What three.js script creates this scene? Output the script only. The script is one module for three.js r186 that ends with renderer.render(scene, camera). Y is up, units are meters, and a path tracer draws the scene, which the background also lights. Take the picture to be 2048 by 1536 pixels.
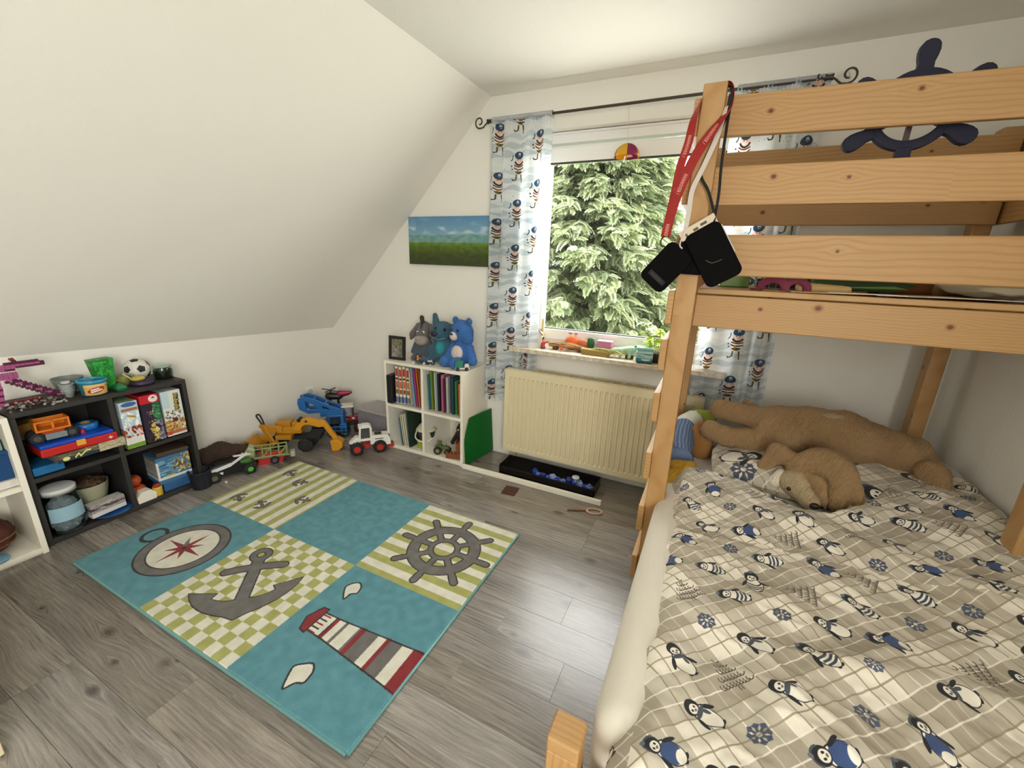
import * as THREE from 'three';
import { RoundedBoxGeometry } from 'three/addons/geometries/RoundedBoxGeometry.js';
import { MarchingCubes } from 'three/addons/objects/MarchingCubes.js';
import { RectAreaLightUniformsLib } from 'three/addons/lights/RectAreaLightUniformsLib.js';
import { mergeGeometries, mergeVertices } from 'three/addons/utils/BufferGeometryUtils.js';
import { ImprovedNoise } from 'three/addons/math/ImprovedNoise.js';

// ---------------------------------------------------------------- camera, sky, large lights, exposure
const scene = new THREE.Scene();
const camera = new THREE.PerspectiveCamera(85.25, 2048 / 1536, 0.02, 200);
camera.position.set(0, 1.42, 0);
camera.rotation.order = 'YXZ';
camera.rotation.set(-0.28189, 0.44291, 0.03593);
const renderer = new THREE.WebGLRenderer({ antialias: true });
renderer.toneMapping = THREE.LinearToneMapping;
renderer.toneMappingExposure = 1.06;
renderer.shadowMap.enabled = true;
RectAreaLightUniformsLib.init();
{ // overcast sky: bright, a little brighter overhead (CIE overcast)
  const W = 64, H = 32, d = new Float32Array(W * H * 4), S = 6.4;
  for (let j = 0; j < H; j++) for (let i = 0; i < W; i++) {
    const el = Math.max(0, Math.sin(((j + 0.5) / H - 0.5) * Math.PI)), b = S * (0.62 + 0.38 * el);
    d.set([b * 0.985, b * 1.0, b * 1.02, 1], (j * W + i) * 4);
  }
  const t = new THREE.DataTexture(d, W, H, THREE.RGBAFormat, THREE.FloatType);
  t.mapping = THREE.EquirectangularReflectionMapping; t.magFilter = THREE.LinearFilter; t.minFilter = THREE.LinearFilter; t.needsUpdate = true;
  scene.background = t;
}
function windowLight(name, w, h, x, y, z, tx, ty, tz, power, color) { // daylight that enters through a window opening
  const l = new THREE.RectAreaLight(color, power, w, h);
  l.name = name; l.position.set(x, y, z); l.lookAt(tx, ty, tz); scene.add(l); return l;
}
windowLight('window_daylight', 1.16, 1.04, -0.56, 1.52, -2.715, -0.56, 1.1, 0, 5.0, new THREE.Color(1.0, 0.99, 0.95));
windowLight('side_window_daylight', 1.3, 1.3, 1.0, 1.5, 1.2, -2, 1.3, 0.1, 12.0, new THREE.Color(1.0, 0.985, 0.94));

// ---------------------------------------------------------------- helpers
const PI = Math.PI, V = (x, y, z) => new THREE.Vector3(x, y, z), V2 = (x, y) => new THREE.Vector2(x, y);
let rs = 12345;
const rnd = () => { rs = (rs + 0x6d2b79f5) | 0; let t = Math.imul(rs ^ (rs >>> 15), 1 | rs); t = (t + Math.imul(t ^ (t >>> 7), 61 | t)) ^ t; return ((t ^ (t >>> 14)) >>> 0) / 4294967296; };
const seed = (s) => { rs = s * 7919 + 17; };
const rr = (a, b) => a + (b - a) * rnd();
const perlin = new ImprovedNoise();
const nz = (x, y, z = 0) => perlin.noise(x, y, z);
const clamp = (x, a = 0, b = 1) => Math.min(b, Math.max(a, x)), mix = (a, b, t) => a + (b - a) * t, sstep = (a, b, x) => { const t = clamp((x - a) / (b - a)); return t * t * (3 - 2 * t); };
const used = new Map();
function numbered(n) { const k = used.get(n) || 0; used.set(n, k + 1); return k ? `${n}_${String(k).padStart(3, '0')}` : n; }
const shadow = (o) => { o.traverse((m) => { if (m.isMesh) { m.castShadow = true; m.receiveShadow = true; } }); return o; };
function tag(o, label, category, group, kind) { if (label) o.userData.label = label; if (category) o.userData.category = category; if (group) o.userData.group = group; if (kind) o.userData.kind = kind; return o; }
function thing(name, label, category, [x, y, z] = [0, 0, 0], turn = 0, group) {
  const o = new THREE.Group(); o.name = numbered(name); o.position.set(x, y, z); o.rotation.y = turn; scene.add(o);
  return tag(o, label, category, group);
}
function M(name, geos, mat, parent = scene, label) { // one named mesh out of one or several geometries
  const g = Array.isArray(geos) ? join(geos) : geos;
  const m = new THREE.Mesh(g, mat); m.name = parent === scene ? numbered(name) : name; m.castShadow = m.receiveShadow = true;
  if (label) m.userData.label = label;
  parent.add(m); return m;
}
function single(name, label, category, geos, mat, pos, turn = 0, group) { const m = M(name, geos, mat); if (pos) m.position.set(...pos); m.rotation.y = turn; return tag(m, label, category, group); }
function struct(name, geos, mat, parent = scene) { const m = M(name, geos, mat, parent); if (parent === scene) m.userData.kind = 'structure'; return m; }
function copyOf(o, label, pos, turn, group, name) {
  const c = o.clone(); c.name = numbered(name || o.name.replace(/_\d{3}$/, '')); c.userData = { ...o.userData }; scene.add(c);
  if (pos) c.position.set(...pos); if (turn !== undefined) c.rotation.y = turn;
  if (label) c.userData.label = label; if (group) c.userData.group = group; return c;
}
function join(list) {
  const flat = list.flat(3).map((g) => { let h = g.index ? g.toNonIndexed() : g; for (const k of Object.keys(h.attributes)) if (!['position', 'normal', 'uv'].includes(k)) h.deleteAttribute(k); if (!h.attributes.uv) h.setAttribute('uv', new THREE.BufferAttribute(new Float32Array(h.attributes.position.count * 2), 2)); return h; });
  return flat.length === 1 ? flat[0] : mergeGeometries(flat);
}
// uv in metres from the direction each face looks; grain: axis along which u runs
function metricUV(g, grain = 0, ou = 0, ov = 0, su = 1, sv = 1) {
  const p = g.attributes.position, n = g.attributes.normal, uv = new Float32Array(p.count * 2);
  for (let i = 0; i < p.count; i++) {
    const q = [p.getX(i), p.getY(i), p.getZ(i)], a = [Math.abs(n.getX(i)), Math.abs(n.getY(i)), Math.abs(n.getZ(i))];
    const main = a[0] >= a[1] && a[0] >= a[2] ? 0 : a[1] >= a[2] ? 1 : 2;
    const rest = [0, 1, 2].filter((k) => k !== main);
    let u, v;
    if (rest[0] === grain) { u = q[rest[0]]; v = q[rest[1]]; } else if (rest[1] === grain) { u = q[rest[1]]; v = q[rest[0]]; } else { u = q[rest[0]] * 0.2; v = q[rest[1]]; }
    uv[2 * i] = (u + ou) * su; uv[2 * i + 1] = (v + ov) * sv;
  }
  g.setAttribute('uv', new THREE.BufferAttribute(uv, 2)); return g;
}
const at = (g, x, y, z, rx = 0, ry = 0, rz = 0) => { if (rx) g.rotateX(rx); if (ry) g.rotateY(ry); if (rz) g.rotateZ(rz); return g.translate(x, y, z); };
const box = (w, h, d, x = 0, y = 0, z = 0) => new THREE.BoxGeometry(w, h, d).translate(x, y, z);
const rbox = (w, h, d, x = 0, y = 0, z = 0, r = 0.004, s = 2) => new RoundedBoxGeometry(w, h, d, s, Math.min(r, w / 2.02, h / 2.02, d / 2.02)).translate(x, y, z);
const b2 = (x0, x1, y0, y1, z0, z1, r) => (r ? rbox : box)(x1 - x0, y1 - y0, z1 - z0, (x0 + x1) / 2, (y0 + y1) / 2, (z0 + z1) / 2, r);
const cyl = (r0, r1, h, x = 0, y = 0, z = 0, s = 20, open = false) => new THREE.CylinderGeometry(r0, r1, h, s, 1, open).translate(x, y, z);
const sph = (r, x = 0, y = 0, z = 0, sx = 1, sy = 1, sz = 1, s = 20) => new THREE.SphereGeometry(r, s, Math.round(s * 0.7)).scale(sx, sy, sz).translate(x, y, z);
const lathe = (pts, s = 28) => new THREE.LatheGeometry(pts.map((p) => V2(p[0], p[1])), s);
const tube = (pts, r, seg = 24, rs2 = 8, closed = false) => new THREE.TubeGeometry(new THREE.CatmullRomCurve3(pts.map((p) => V(...p)), closed), seg, r, rs2, closed);
const rod = (a, b, r, s = 8, r2 = r) => { const A = V(...a), B = V(...b), d = B.clone().sub(A), L = d.length(); const g = new THREE.CylinderGeometry(r2, r, L, s); g.applyQuaternion(new THREE.Quaternion().setFromUnitVectors(V(0, 1, 0), d.normalize())); return g.translate((A.x + B.x) / 2, (A.y + B.y) / 2, (A.z + B.z) / 2); };
const bar = (a, b, w, h) => { const A = V(...a), B = V(...b), d = B.clone().sub(A), L = d.length(); const g = new THREE.BoxGeometry(w, h, L); const m = new THREE.Matrix4().lookAt(A, B, Math.abs(d.y) / L > 0.95 ? V(1, 0, 0) : V(0, 1, 0)); g.applyMatrix4(m); return g.translate((A.x + B.x) / 2, (A.y + B.y) / 2, (A.z + B.z) / 2); };
function extr(pts, depth, bevel = 0.002, holes = []) {
  const s = new THREE.Shape(pts.map((p) => V2(p[0], p[1]))); for (const h of holes) s.holes.push(new THREE.Path(h.map((p) => V2(p[0], p[1]))));
  return new THREE.ExtrudeGeometry(s, { depth, bevelEnabled: bevel > 0, bevelSize: bevel, bevelThickness: bevel, bevelSegments: 2, curveSegments: 12 });
}
const circlePts = (r, n = 24, cx = 0, cy = 0) => Array.from({ length: n }, (_, i) => [cx + r * Math.cos((i / n) * 2 * PI), cy + r * Math.sin((i / n) * 2 * PI)]);
const grayStd = new THREE.MeshStandardMaterial();
// smooth union of tapered capsules / ellipsoids, meshed: the soft bodies
function soft(prims, cell = 0.008, k = 0.02, fluff = 0, ff = 60) {
  const lo = V(1e9, 1e9, 1e9), hi = V(-1e9, -1e9, -1e9);
  for (const p of prims) for (const q of [p.a, p.b]) { const r = Math.max(p.r, p.r2 ?? p.r) * Math.max(1, ...(p.s || [1])) + 2.5 * cell + fluff; lo.min(V(q[0] - r, q[1] - r, q[2] - r)); hi.max(V(q[0] + r, q[1] + r, q[2] + r)); }
  const size = Math.max(hi.x - lo.x, hi.y - lo.y, hi.z - lo.z), N = Math.min(110, Math.ceil(size / cell) + 4);
  const mc = new MarchingCubes(N, grayStd, false, false, 400000), c = lo.clone().add(hi).multiplyScalar(0.5), half = size / 2 * 1.04;
  const dist = (x, y, z) => {
    let d = 1e9;
    for (const p of prims) {
      const [ax, ay, az] = p.a, [bx, by, bz] = p.b, r0 = p.r, r1 = p.r2 ?? p.r; let e;
      if (p.s) { const dx = (x - ax) / p.s[0], dy = (y - ay) / p.s[1], dz = (z - az) / p.s[2], l = Math.hypot(dx, dy, dz); const g2 = Math.hypot(dx / p.s[0], dy / p.s[1], dz / p.s[2]); e = l < 1e-9 ? -r0 : (l - r0) * l / Math.max(1e-6, g2); } else {
        const vx = bx - ax, vy = by - ay, vz = bz - az, L2 = vx * vx + vy * vy + vz * vz, t = L2 ? clamp(((x - ax) * vx + (y - ay) * vy + (z - az) * vz) / L2) : 0;
        e = Math.hypot(x - ax - vx * t, y - ay - vy * t, z - az - vz * t) - mix(r0, r1, t);
      }
      const kk = p.k ?? k, h = clamp(0.5 + 0.5 * (d - e) / kk); d = d > 1e8 ? e : mix(d, e, h) - kk * h * (1 - h);
    }
    if (fluff) d += fluff * (nz(x * ff, y * ff, z * ff) + 0.5 * nz(x * ff * 2.1, y * ff * 2.1, z * ff * 2.1));
    return d;
  };
  for (let i = 0; i < N; i++) for (let j = 0; j < N; j++) for (let l = 0; l < N; l++) {
    const f = (q) => (q / (N / 2) - 1) * half;
    mc.field[l * N * N + j * N + i] = -dist(c.x + f(i), c.y + f(j), c.z + f(l));
  }
  mc.isolation = 0; mc.update();
  const n = mc.count ?? mc.geometry.drawRange.count, pos = mc.positionArray.slice(0, n * 3);
  for (let i = 0; i < n; i++) { pos[3 * i] = pos[3 * i] * half + c.x; pos[3 * i + 1] = pos[3 * i + 1] * half + c.y; pos[3 * i + 2] = pos[3 * i + 2] * half + c.z; }
  let g = new THREE.BufferGeometry(); g.setAttribute('position', new THREE.BufferAttribute(pos, 3));
  g = mergeVertices(g, 1e-5); g.computeVertexNormals();
  const nn = g.attributes.normal, pp = g.attributes.position; // make normals look outward
  let s = 0; for (let i = 0; i < pp.count; i += 7) { const x = pp.getX(i), y = pp.getY(i), z = pp.getZ(i), e = 0.004; s += dist(x + nn.getX(i) * e, y + nn.getY(i) * e, z + nn.getZ(i) * e) > dist(x - nn.getX(i) * e, y - nn.getY(i) * e, z - nn.getZ(i) * e) ? 1 : -1; }
  if (s < 0) { const ix = g.index.array; for (let i = 0; i < ix.length; i += 3) { const t = ix[i]; ix[i] = ix[i + 1]; ix[i + 1] = t; } g.computeVertexNormals(); }
  const uv = new Float32Array(pp.count * 2); for (let i = 0; i < pp.count; i++) { uv[2 * i] = pp.getX(i) + pp.getZ(i) * 0.6; uv[2 * i + 1] = pp.getY(i) + pp.getZ(i) * 0.6; }
  g.setAttribute('uv', new THREE.BufferAttribute(uv, 2)); return g;
}
const cap = (a, b, r, r2, k) => ({ a, b, r, r2: r2 ?? r, k }), ell = (c, r, s, k) => ({ a: c, b: c, r, s, k });

// ---------------------------------------------------------------- textures and materials
const canvas = (w, h) => { const c = document.createElement('canvas'); c.width = w; c.height = h; return c; };
function tex(c, rx = 1, ry = 1, srgb = true) { const t = new THREE.CanvasTexture(c); if (srgb) t.colorSpace = THREE.SRGBColorSpace; t.wrapS = t.wrapT = THREE.RepeatWrapping; t.repeat.set(rx, ry); t.anisotropy = 8; return t; }
function paint(w, h, f, srgb = true, rx = 1, ry = 1) { // f(x, y) -> [r, g, b] 0..255
  const d = new Uint8Array(w * h * 4); for (let y = 0; y < h; y++) for (let x = 0; x < w; x++) { const c = f(x, y); const i = ((h - 1 - y) * w + x) * 4; d[i] = clamp(c[0], 0, 255); d[i + 1] = clamp(c[1], 0, 255); d[i + 2] = clamp(c[2], 0, 255); d[i + 3] = 255; }
  const t = new THREE.DataTexture(d, w, h); if (srgb) t.colorSpace = THREE.SRGBColorSpace; t.wrapS = t.wrapT = THREE.RepeatWrapping; t.magFilter = THREE.LinearFilter; t.minFilter = THREE.LinearMipmapLinearFilter; t.generateMipmaps = true; t.repeat.set(rx, ry); t.needsUpdate = true; return t;
}
const hash = (x, y) => { const s = Math.sin(x * 127.1 + y * 311.7) * 43758.5453; return s - Math.floor(s); };
const std = (color, roughness = 0.6, extra = {}) => new THREE.MeshStandardMaterial({ color, roughness, ...extra });
const phys = (color, roughness = 0.6, extra = {}) => new THREE.MeshPhysicalMaterial({ color, roughness, ...extra });
const cache = new Map();
const plastic = (color, roughness = 0.38) => { const k = color + '|' + roughness; if (!cache.has(k)) cache.set(k, std(color, roughness)); return cache.get(k); };
const grain = paint(256, 256, () => { const v = 128 + (rnd() - 0.5) * 150; return [v, v, v]; }, false, 8, 8);
const plasterBump = paint(512, 512, (x, y) => { const v = 128 + 60 * nz(x * 0.11, y * 0.11, 3.3) + 40 * nz(x * 0.31, y * 0.31, 1.3) + (rnd() - 0.5) * 36; return [v, v, v]; }, false, 2, 2);
const furBump = paint(512, 512, (x, y) => { const v = 128 + 90 * nz(x * 0.06, y * 0.035, 7.7) + 60 * nz(x * 0.15, y * 0.09, 2.2) + 30 * nz(x * 0.4, y * 0.25, 4) + (rnd() - 0.5) * 40; return [v, v, v]; }, false, 5, 5);
const weave = paint(128, 128, (x, y) => { const v = 128 + 45 * Math.sin(x * PI / 4) + 45 * Math.sin(y * PI / 4) + (rnd() - 0.5) * 40; return [v, v, v]; }, false, 30, 30);
const fur = (color, bump = 0.006) => phys(color, 0.95, { bumpMap: furBump, bumpScale: bump, sheen: 0.6, sheenColor: new THREE.Color(color).lerp(new THREE.Color('#ffffff'), 0.25), sheenRoughness: 0.6 });
const wallMat = std('#ece9e0', 0.93, { bumpMap: plasterBump, bumpScale: 0.0012 });
const ceilMat = std('#eeece4', 0.95, { bumpMap: plasterBump, bumpScale: 0.0018 });
const whiteLac = std('#ece7d8', 0.45), whitePvc = std('#f1f1ee', 0.35);
// pine: eight board-wide bands on one sheet, each with its own grain and knots
const pineTex = (() => {
  seed(5); const W = 2048, H = 1024, rows = 8, knots = [];
  for (let r = 0; r < rows; r++) { const n = 2 + Math.floor(rnd() * 3); for (let i = 0; i < n; i++) knots.push([(i + rr(0.1, 0.9)) * W / n, (r + rr(0.2, 0.8)) * 128, rr(4, 9), rr(0.6, 1)]); }
  const off = Array.from({ length: rows }, () => [rr(0, 50), rr(2.2, 5), rr(-6, 6)]);
  return paint(W, H, (x, y) => {
    const r = Math.floor(y / 128), [o, f, tint] = off[r]; let v = (y % 128) / 128, core = 0, ring = 0, bend = 0;
    for (const k of knots) { if (Math.floor(k[1] / 128) !== r) continue; let dx = Math.abs(x - k[0]); dx = Math.min(dx, W - dx); const dy = y - k[1], d = Math.hypot(dx / 1.7, dy); if (d > 90) continue; bend += Math.sign(dy || 1) * Math.exp(-d / 26) * 0.26 * k[3]; core = Math.max(core, sstep(k[2], k[2] * 0.55, d)); ring = Math.max(ring, sstep(k[2] * 1.9, k[2] * 0.9, d)); }
    const w = v - bend + 0.10 * nz(x * 0.0022, o, r) + 0.03 * nz(x * 0.008, y * 0.02, o);
    const g = Math.sin((w * f * 5 + o) * 2 * PI * 0.62 + 1.4 * nz(x * 0.001, w * 4, o + 3)), line = Math.pow(0.5 + 0.5 * g, 3), fib = nz(x * 0.02, y * 0.9, o) * 5 + nz(x * 0.004, y * 0.3, 9) * 7;
    let c = [230 - 11 * line + fib + tint, 196 - 17 * line + fib * 1.1 + tint * 0.8, 146 - 24 * line + fib * 1.2 + tint * 0.5];
    const q = ring * 0.5; c = [mix(c[0], 178, q), mix(c[1], 118, q), mix(c[2], 60, q)];
    return [mix(c[0], 118, core * 0.9), mix(c[1], 66, core * 0.9), mix(c[2], 34, core * 0.9)];
  });
})();
const pine = std('#cdbda7', 0.5, { map: pineTex });
let pineRow = 0;
// a pine board along an axis (0 x, 1 y, 2 z); its face takes one band of the sheet
function board(x0, x1, y0, y1, z0, z1, axis, r = 0.004) {
  const g = b2(x0, x1, y0, y1, z0, z1, r); const row = pineRow++ % 8; const size = [x1 - x0, y1 - y0, z1 - z0], cross = [0, 1, 2].filter((k) => k !== axis).map((k) => size[k]), wd = Math.max(...cross);
  const lo = [x0, y0, z0], ax = [0, 1, 2].filter((k) => k !== axis), wAxis = cross[0] >= cross[1] ? ax[0] : ax[1], tAxis = ax[0] === wAxis ? ax[1] : ax[0];
  const p = g.attributes.position, n = g.attributes.normal, uv = new Float32Array(p.count * 2), off = hash(row, axis * 3 + pineRow);
  for (let i = 0; i < p.count; i++) {
    const q = [p.getX(i), p.getY(i), p.getZ(i)], nn = [Math.abs(n.getX(i)), Math.abs(n.getY(i)), Math.abs(n.getZ(i))];
    const wface = nn[wAxis] > 0.7; const v = wface ? (q[tAxis] - lo[tAxis]) * 0.7 + 0.03 : (q[wAxis] - lo[wAxis]) / Math.max(wd, 0.1) * 0.86 + 0.07;
    uv[2 * i] = q[axis] / 1.5 + off; uv[2 * i + 1] = (row + clamp(v, 0.04, 0.96)) / 8;
  }
  g.setAttribute('uv', new THREE.BufferAttribute(uv, 2)); return g;
}

// ---------------------------------------------------------------- the room
const XL = -3.05, XR = 1.035, ZB = -2.66, ZF = 1.95, YC = 2.425, XS = -1.478;
const WX0 = -1.18, WX1 = 0.06, WY0 = 0.865, WY1 = 2.205;             // window opening in the far wall
{
  // far wall with its window opening (0.3 m thick)
  const sh = [[XL - 0.3, -0.02], [XR + 0.2, -0.02], [XR + 0.2, 2.75], [XL - 0.3, 2.75]];
  const hole = [[WX0, WY0], [WX0, WY1], [WX1, WY1], [WX1, WY0]];
  struct('wall_back', metricUV(at(extr(sh, 0.3, 0, [hole]), 0, 0, ZB - 0.3)), wallMat);
  struct('wall_front', metricUV(at(extr(sh, 0.3, 0), 0, 0, ZF)), wallMat);
  // right wall; its window stands beside the camera, outside the frame
  const rw0 = [[-ZF - 0.3, -0.02], [-ZB + 0.3, -0.02], [-ZB + 0.3, 2.75], [-ZF - 0.3, 2.75]], hole2 = [[-1.85, 0.85], [-1.85, 2.15], [-0.55, 2.15], [-0.55, 0.85]];
  struct('wall_right', metricUV(extr(rw0, 0.2, 0, [hole2]).rotateY(PI / 2).translate(XR, 0, 0)), wallMat);
  // knee wall and slope: their joint runs a little downhill toward the window, as built
  const k0 = 0.905, k1 = 0.812, zf = -0.6, zb = ZB, kz = (z) => k1 + (k0 - k1) * clamp((z - zb) / (zf - zb), -0.2, 1.0);
  const quad = (P, t) => { // a slab: polygon P (ccw seen from the room) pushed back by vector t
    const n = P.length, pos = [], tri = (a, b, c) => pos.push(...a, ...b, ...c), Q = P.map((p) => [p[0] + t[0], p[1] + t[1], p[2] + t[2]]);
    for (let i = 1; i < n - 1; i++) { tri(P[0], P[i], P[i + 1]); tri(Q[0], Q[i + 1], Q[i]); }
    for (let i = 0; i < n; i++) { const j = (i + 1) % n; tri(P[i], Q[i], Q[j]); tri(P[i], Q[j], P[j]); }
    const g = new THREE.BufferGeometry(); g.setAttribute('position', new THREE.BufferAttribute(new Float32Array(pos), 3)); g.computeVertexNormals(); return metricUV(g, 2);
  };
  struct('wall_left', quad([[XL, -0.02, ZF], [XL, -0.02, ZB], [XL, k1, ZB], [XL, k0, zf], [XL, k0, ZF]], [-0.2, 0, 0]), wallMat);
  struct('ceiling_slope', [quad([[XL, k0, zf], [XL, k1, ZB], [XS, YC, ZB], [XS, YC, zf]], [-0.15, 0.15, 0]), quad([[XL, k0, ZF], [XL, k0, zf], [XS, YC, zf], [XS, YC, ZF]], [-0.15, 0.15, 0])], wallMat);
  struct('ceiling', metricUV(b2(XS - 0.02, XR + 0.2, YC, YC + 0.2, ZB - 0.3, ZF + 0.3)), ceilMat);
  // side window beside the camera (outside the frame): it lets the second daylight in
  const rw = tag(new THREE.Group(), null, null, null, 'structure'); rw.name = 'window_2'; scene.add(rw);
  M('window_frame', [b2(XR + 0.08, XR + 0.15, 0.85, 0.92, 0.55, 1.85), b2(XR + 0.08, XR + 0.15, 2.08, 2.15, 0.55, 1.85), ...[0.55, 1.165, 1.78].map((z) => b2(XR + 0.08, XR + 0.15, 0.85, 2.15, z, z + 0.07))], whitePvc, rw);
  // ground far below the window
  struct('ground', box(80, 0.2, 80, 0, -3.2, -20), std('#6f7a58', 0.95));
}
// floor: grey oak planks laid along x, each its own piece
const planks = thing('floor'); planks.userData.kind = 'structure';
{
  seed(9);
  const W = 2048, H = 1024, R = 8, kn = []; for (let i = 0; i < 22; i++) kn.push([rr(0, W), rr(0, H), rr(4, 12), rr(0.35, 0.9)]);
  const ph = Array.from({ length: R }, () => [rr(0, 90), rr(-11, 11)]);
  const t = paint(W, H, (x, y) => {
    const r = Math.floor(y / 128), v = (y % 128) / 128; let bend = 0, dark = 0;
    for (const k of kn) { if (Math.floor(k[1] / 128) !== r) continue; const dx = x - k[0], dy = y - k[1], d = Math.hypot(dx / 2.6, dy); if (d > 70) continue; bend += Math.sign(dy || 1) * Math.exp(-d / 20) * 0.2; dark = Math.max(dark, sstep(k[2] * 2.2, 0, d) * k[3]); }
    const w = v - bend + 0.06 * nz(x * 0.003, r * 9, 2), g = nz(x * 0.0025, w * 22, ph[r][0]), h = nz(x * 0.012, w * 60, ph[r][0] + 5), f = nz(x * 0.05, y * 0.8, 3), p = nz(x * 0.004, v * 3, ph[r][0] + 11);
    const s = g * 22 + h * 15 + f * 9 + p * 16 - dark * 62 - 26 * sstep(0.25, 0.6, nz(x * 0.006, w * 34, ph[r][0] + 21)) + ph[r][1];
    return [137 + s, 131 + s * 0.99, 124 + s * 0.98];
  });
  const bmp = paint(512, 256, (x, y) => { const v = 128 + 60 * nz(x * 0.03, y * 0.7, 4) + (rnd() - 0.5) * 30; return [v, v, v]; }, false);
  const mats = ['#ffffff', '#f0eeea', '#e0ddd8', '#fbf7f1'].map((c) => phys(c, 0.27, { ior: 1.68, map: t, bumpMap: bmp, bumpScale: 0.0004 }));
  const w = 0.16, L = 1.28, first = { '-1': -0.595, 0: -1.875, 1: -1.42, 7: -0.377, 5: -0.305 - 1.28, 10: -0.438, 6: -0.95, 8: -0.05, 9: -1.0, 2: -0.72, 3: -0.2, 4: -1.1 };
  for (let r = -14; r <= 16; r++) {
    const z1 = -0.225 - w * r, z0 = Math.max(z1 - w, ZB), z1c = Math.min(z1, ZF); if (z0 >= ZF || z1 <= ZB) continue;
    let s = first[r] ?? -hash(r, 3) * L; while (s > XL) s -= L;
    for (let x = s, i = 0; x < XR; x += L, i++) {
      const a = Math.max(x, XL), b = Math.min(x + L, XR); if (b - a < 0.03) continue;
      const g = b2(a + 0.0005, b - 0.0005, -0.016, 0, z0 + 0.0005, z1c - 0.0005), row = Math.floor(hash(r, i + 7) * 8), off = hash(r + 3, i), p = g.attributes.position, uv = g.attributes.uv;
      for (let q = 0; q < p.count; q++) uv.setXY(q, (p.getX(q) - x) / 1.7 + off, (row + 0.04 + 0.92 * clamp((p.getZ(q) - z0) / w)) / 8);
      M('plank', g, mats[Math.floor(hash(r * 5, i * 3 + 1) * 4)], planks);
    }
  }
  M('subfloor', b2(XL - 0.3, XR + 0.2, -0.2, -0.0165, ZB - 0.3, ZF + 0.3), std('#3a3632', 0.9), planks);
}
// the window: fixed pane in a white frame, shutter head above, stone sill
{
  const win = tag(new THREE.Group(), null, null, null, 'structure'); win.name = 'window_1'; scene.add(win);
  const zf = -2.735, zb = -2.80, f = (x0, x1, y0, y1, dz = 0) => b2(x0, x1, y0, y1, zb, zf + dz, 0.006);
  M('window_frame', [f(WX0, WX1, WY0, WY0 + 0.062), f(WX0, WX1, WY1 - 0.062, WY1), f(WX0, WX0 + 0.06, WY0, WY1), f(WX1 - 0.06, WX1, WY0, WY1), b2(WX0, WX1, 2.115, 2.124, zb, zf + 0.012), b2(WX0, WX1, 2.19, 2.2, zb, zf + 0.02)], whitePvc, win);
  M('window_sash', [f(WX0 + 0.05, WX1 - 0.05, WY0 + 0.055, 0.992, 0.016), f(WX0 + 0.05, WX1 - 0.05, 2.036, 2.118, 0.016), f(WX0 + 0.05, -1.1 + 0.02, 0.96, 2.06, 0.016), f(WX1 - 0.13, WX1 - 0.05, 0.96, 2.06, 0.016)], whitePvc, win);
  M('window_gasket', [b2(-1.085, WX1 - 0.125, 0.988, 0.997, zf - 0.02, zf + 0.006), b2(-1.085, WX1 - 0.125, 2.03, 2.038, zf - 0.02, zf + 0.006)], std('#3b3b38', 0.8), win);
  const pane = new THREE.PlaneGeometry(1.04, 1.06); pane.translate(-0.575, 1.515, -2.76);
  M('window_pane', pane, phys('#ffffff', 0.02, { transmission: 1, thickness: 0, ior: 1.3 }), win);
  const stone = paint(512, 256, (x, y) => { const v = 30 * nz(x * 0.03, y * 0.03, 1) + 26 * nz(x * 0.11, y * 0.11, 2) + 22 * nz(x * 0.3, y * 0.3, 3) + (rnd() - 0.5) * 26; return [206 + v, 194 + v, 174 + v * 1.1]; });
  M('window_sill', metricUV(b2(WX0 - 0.04, WX1 + 0.04, 0.842, 0.872, -2.76, -2.52, 0.004), 0, 0, 0, 2, 2), std('#ffffff', 0.3, { map: stone }), win);
}

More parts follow.
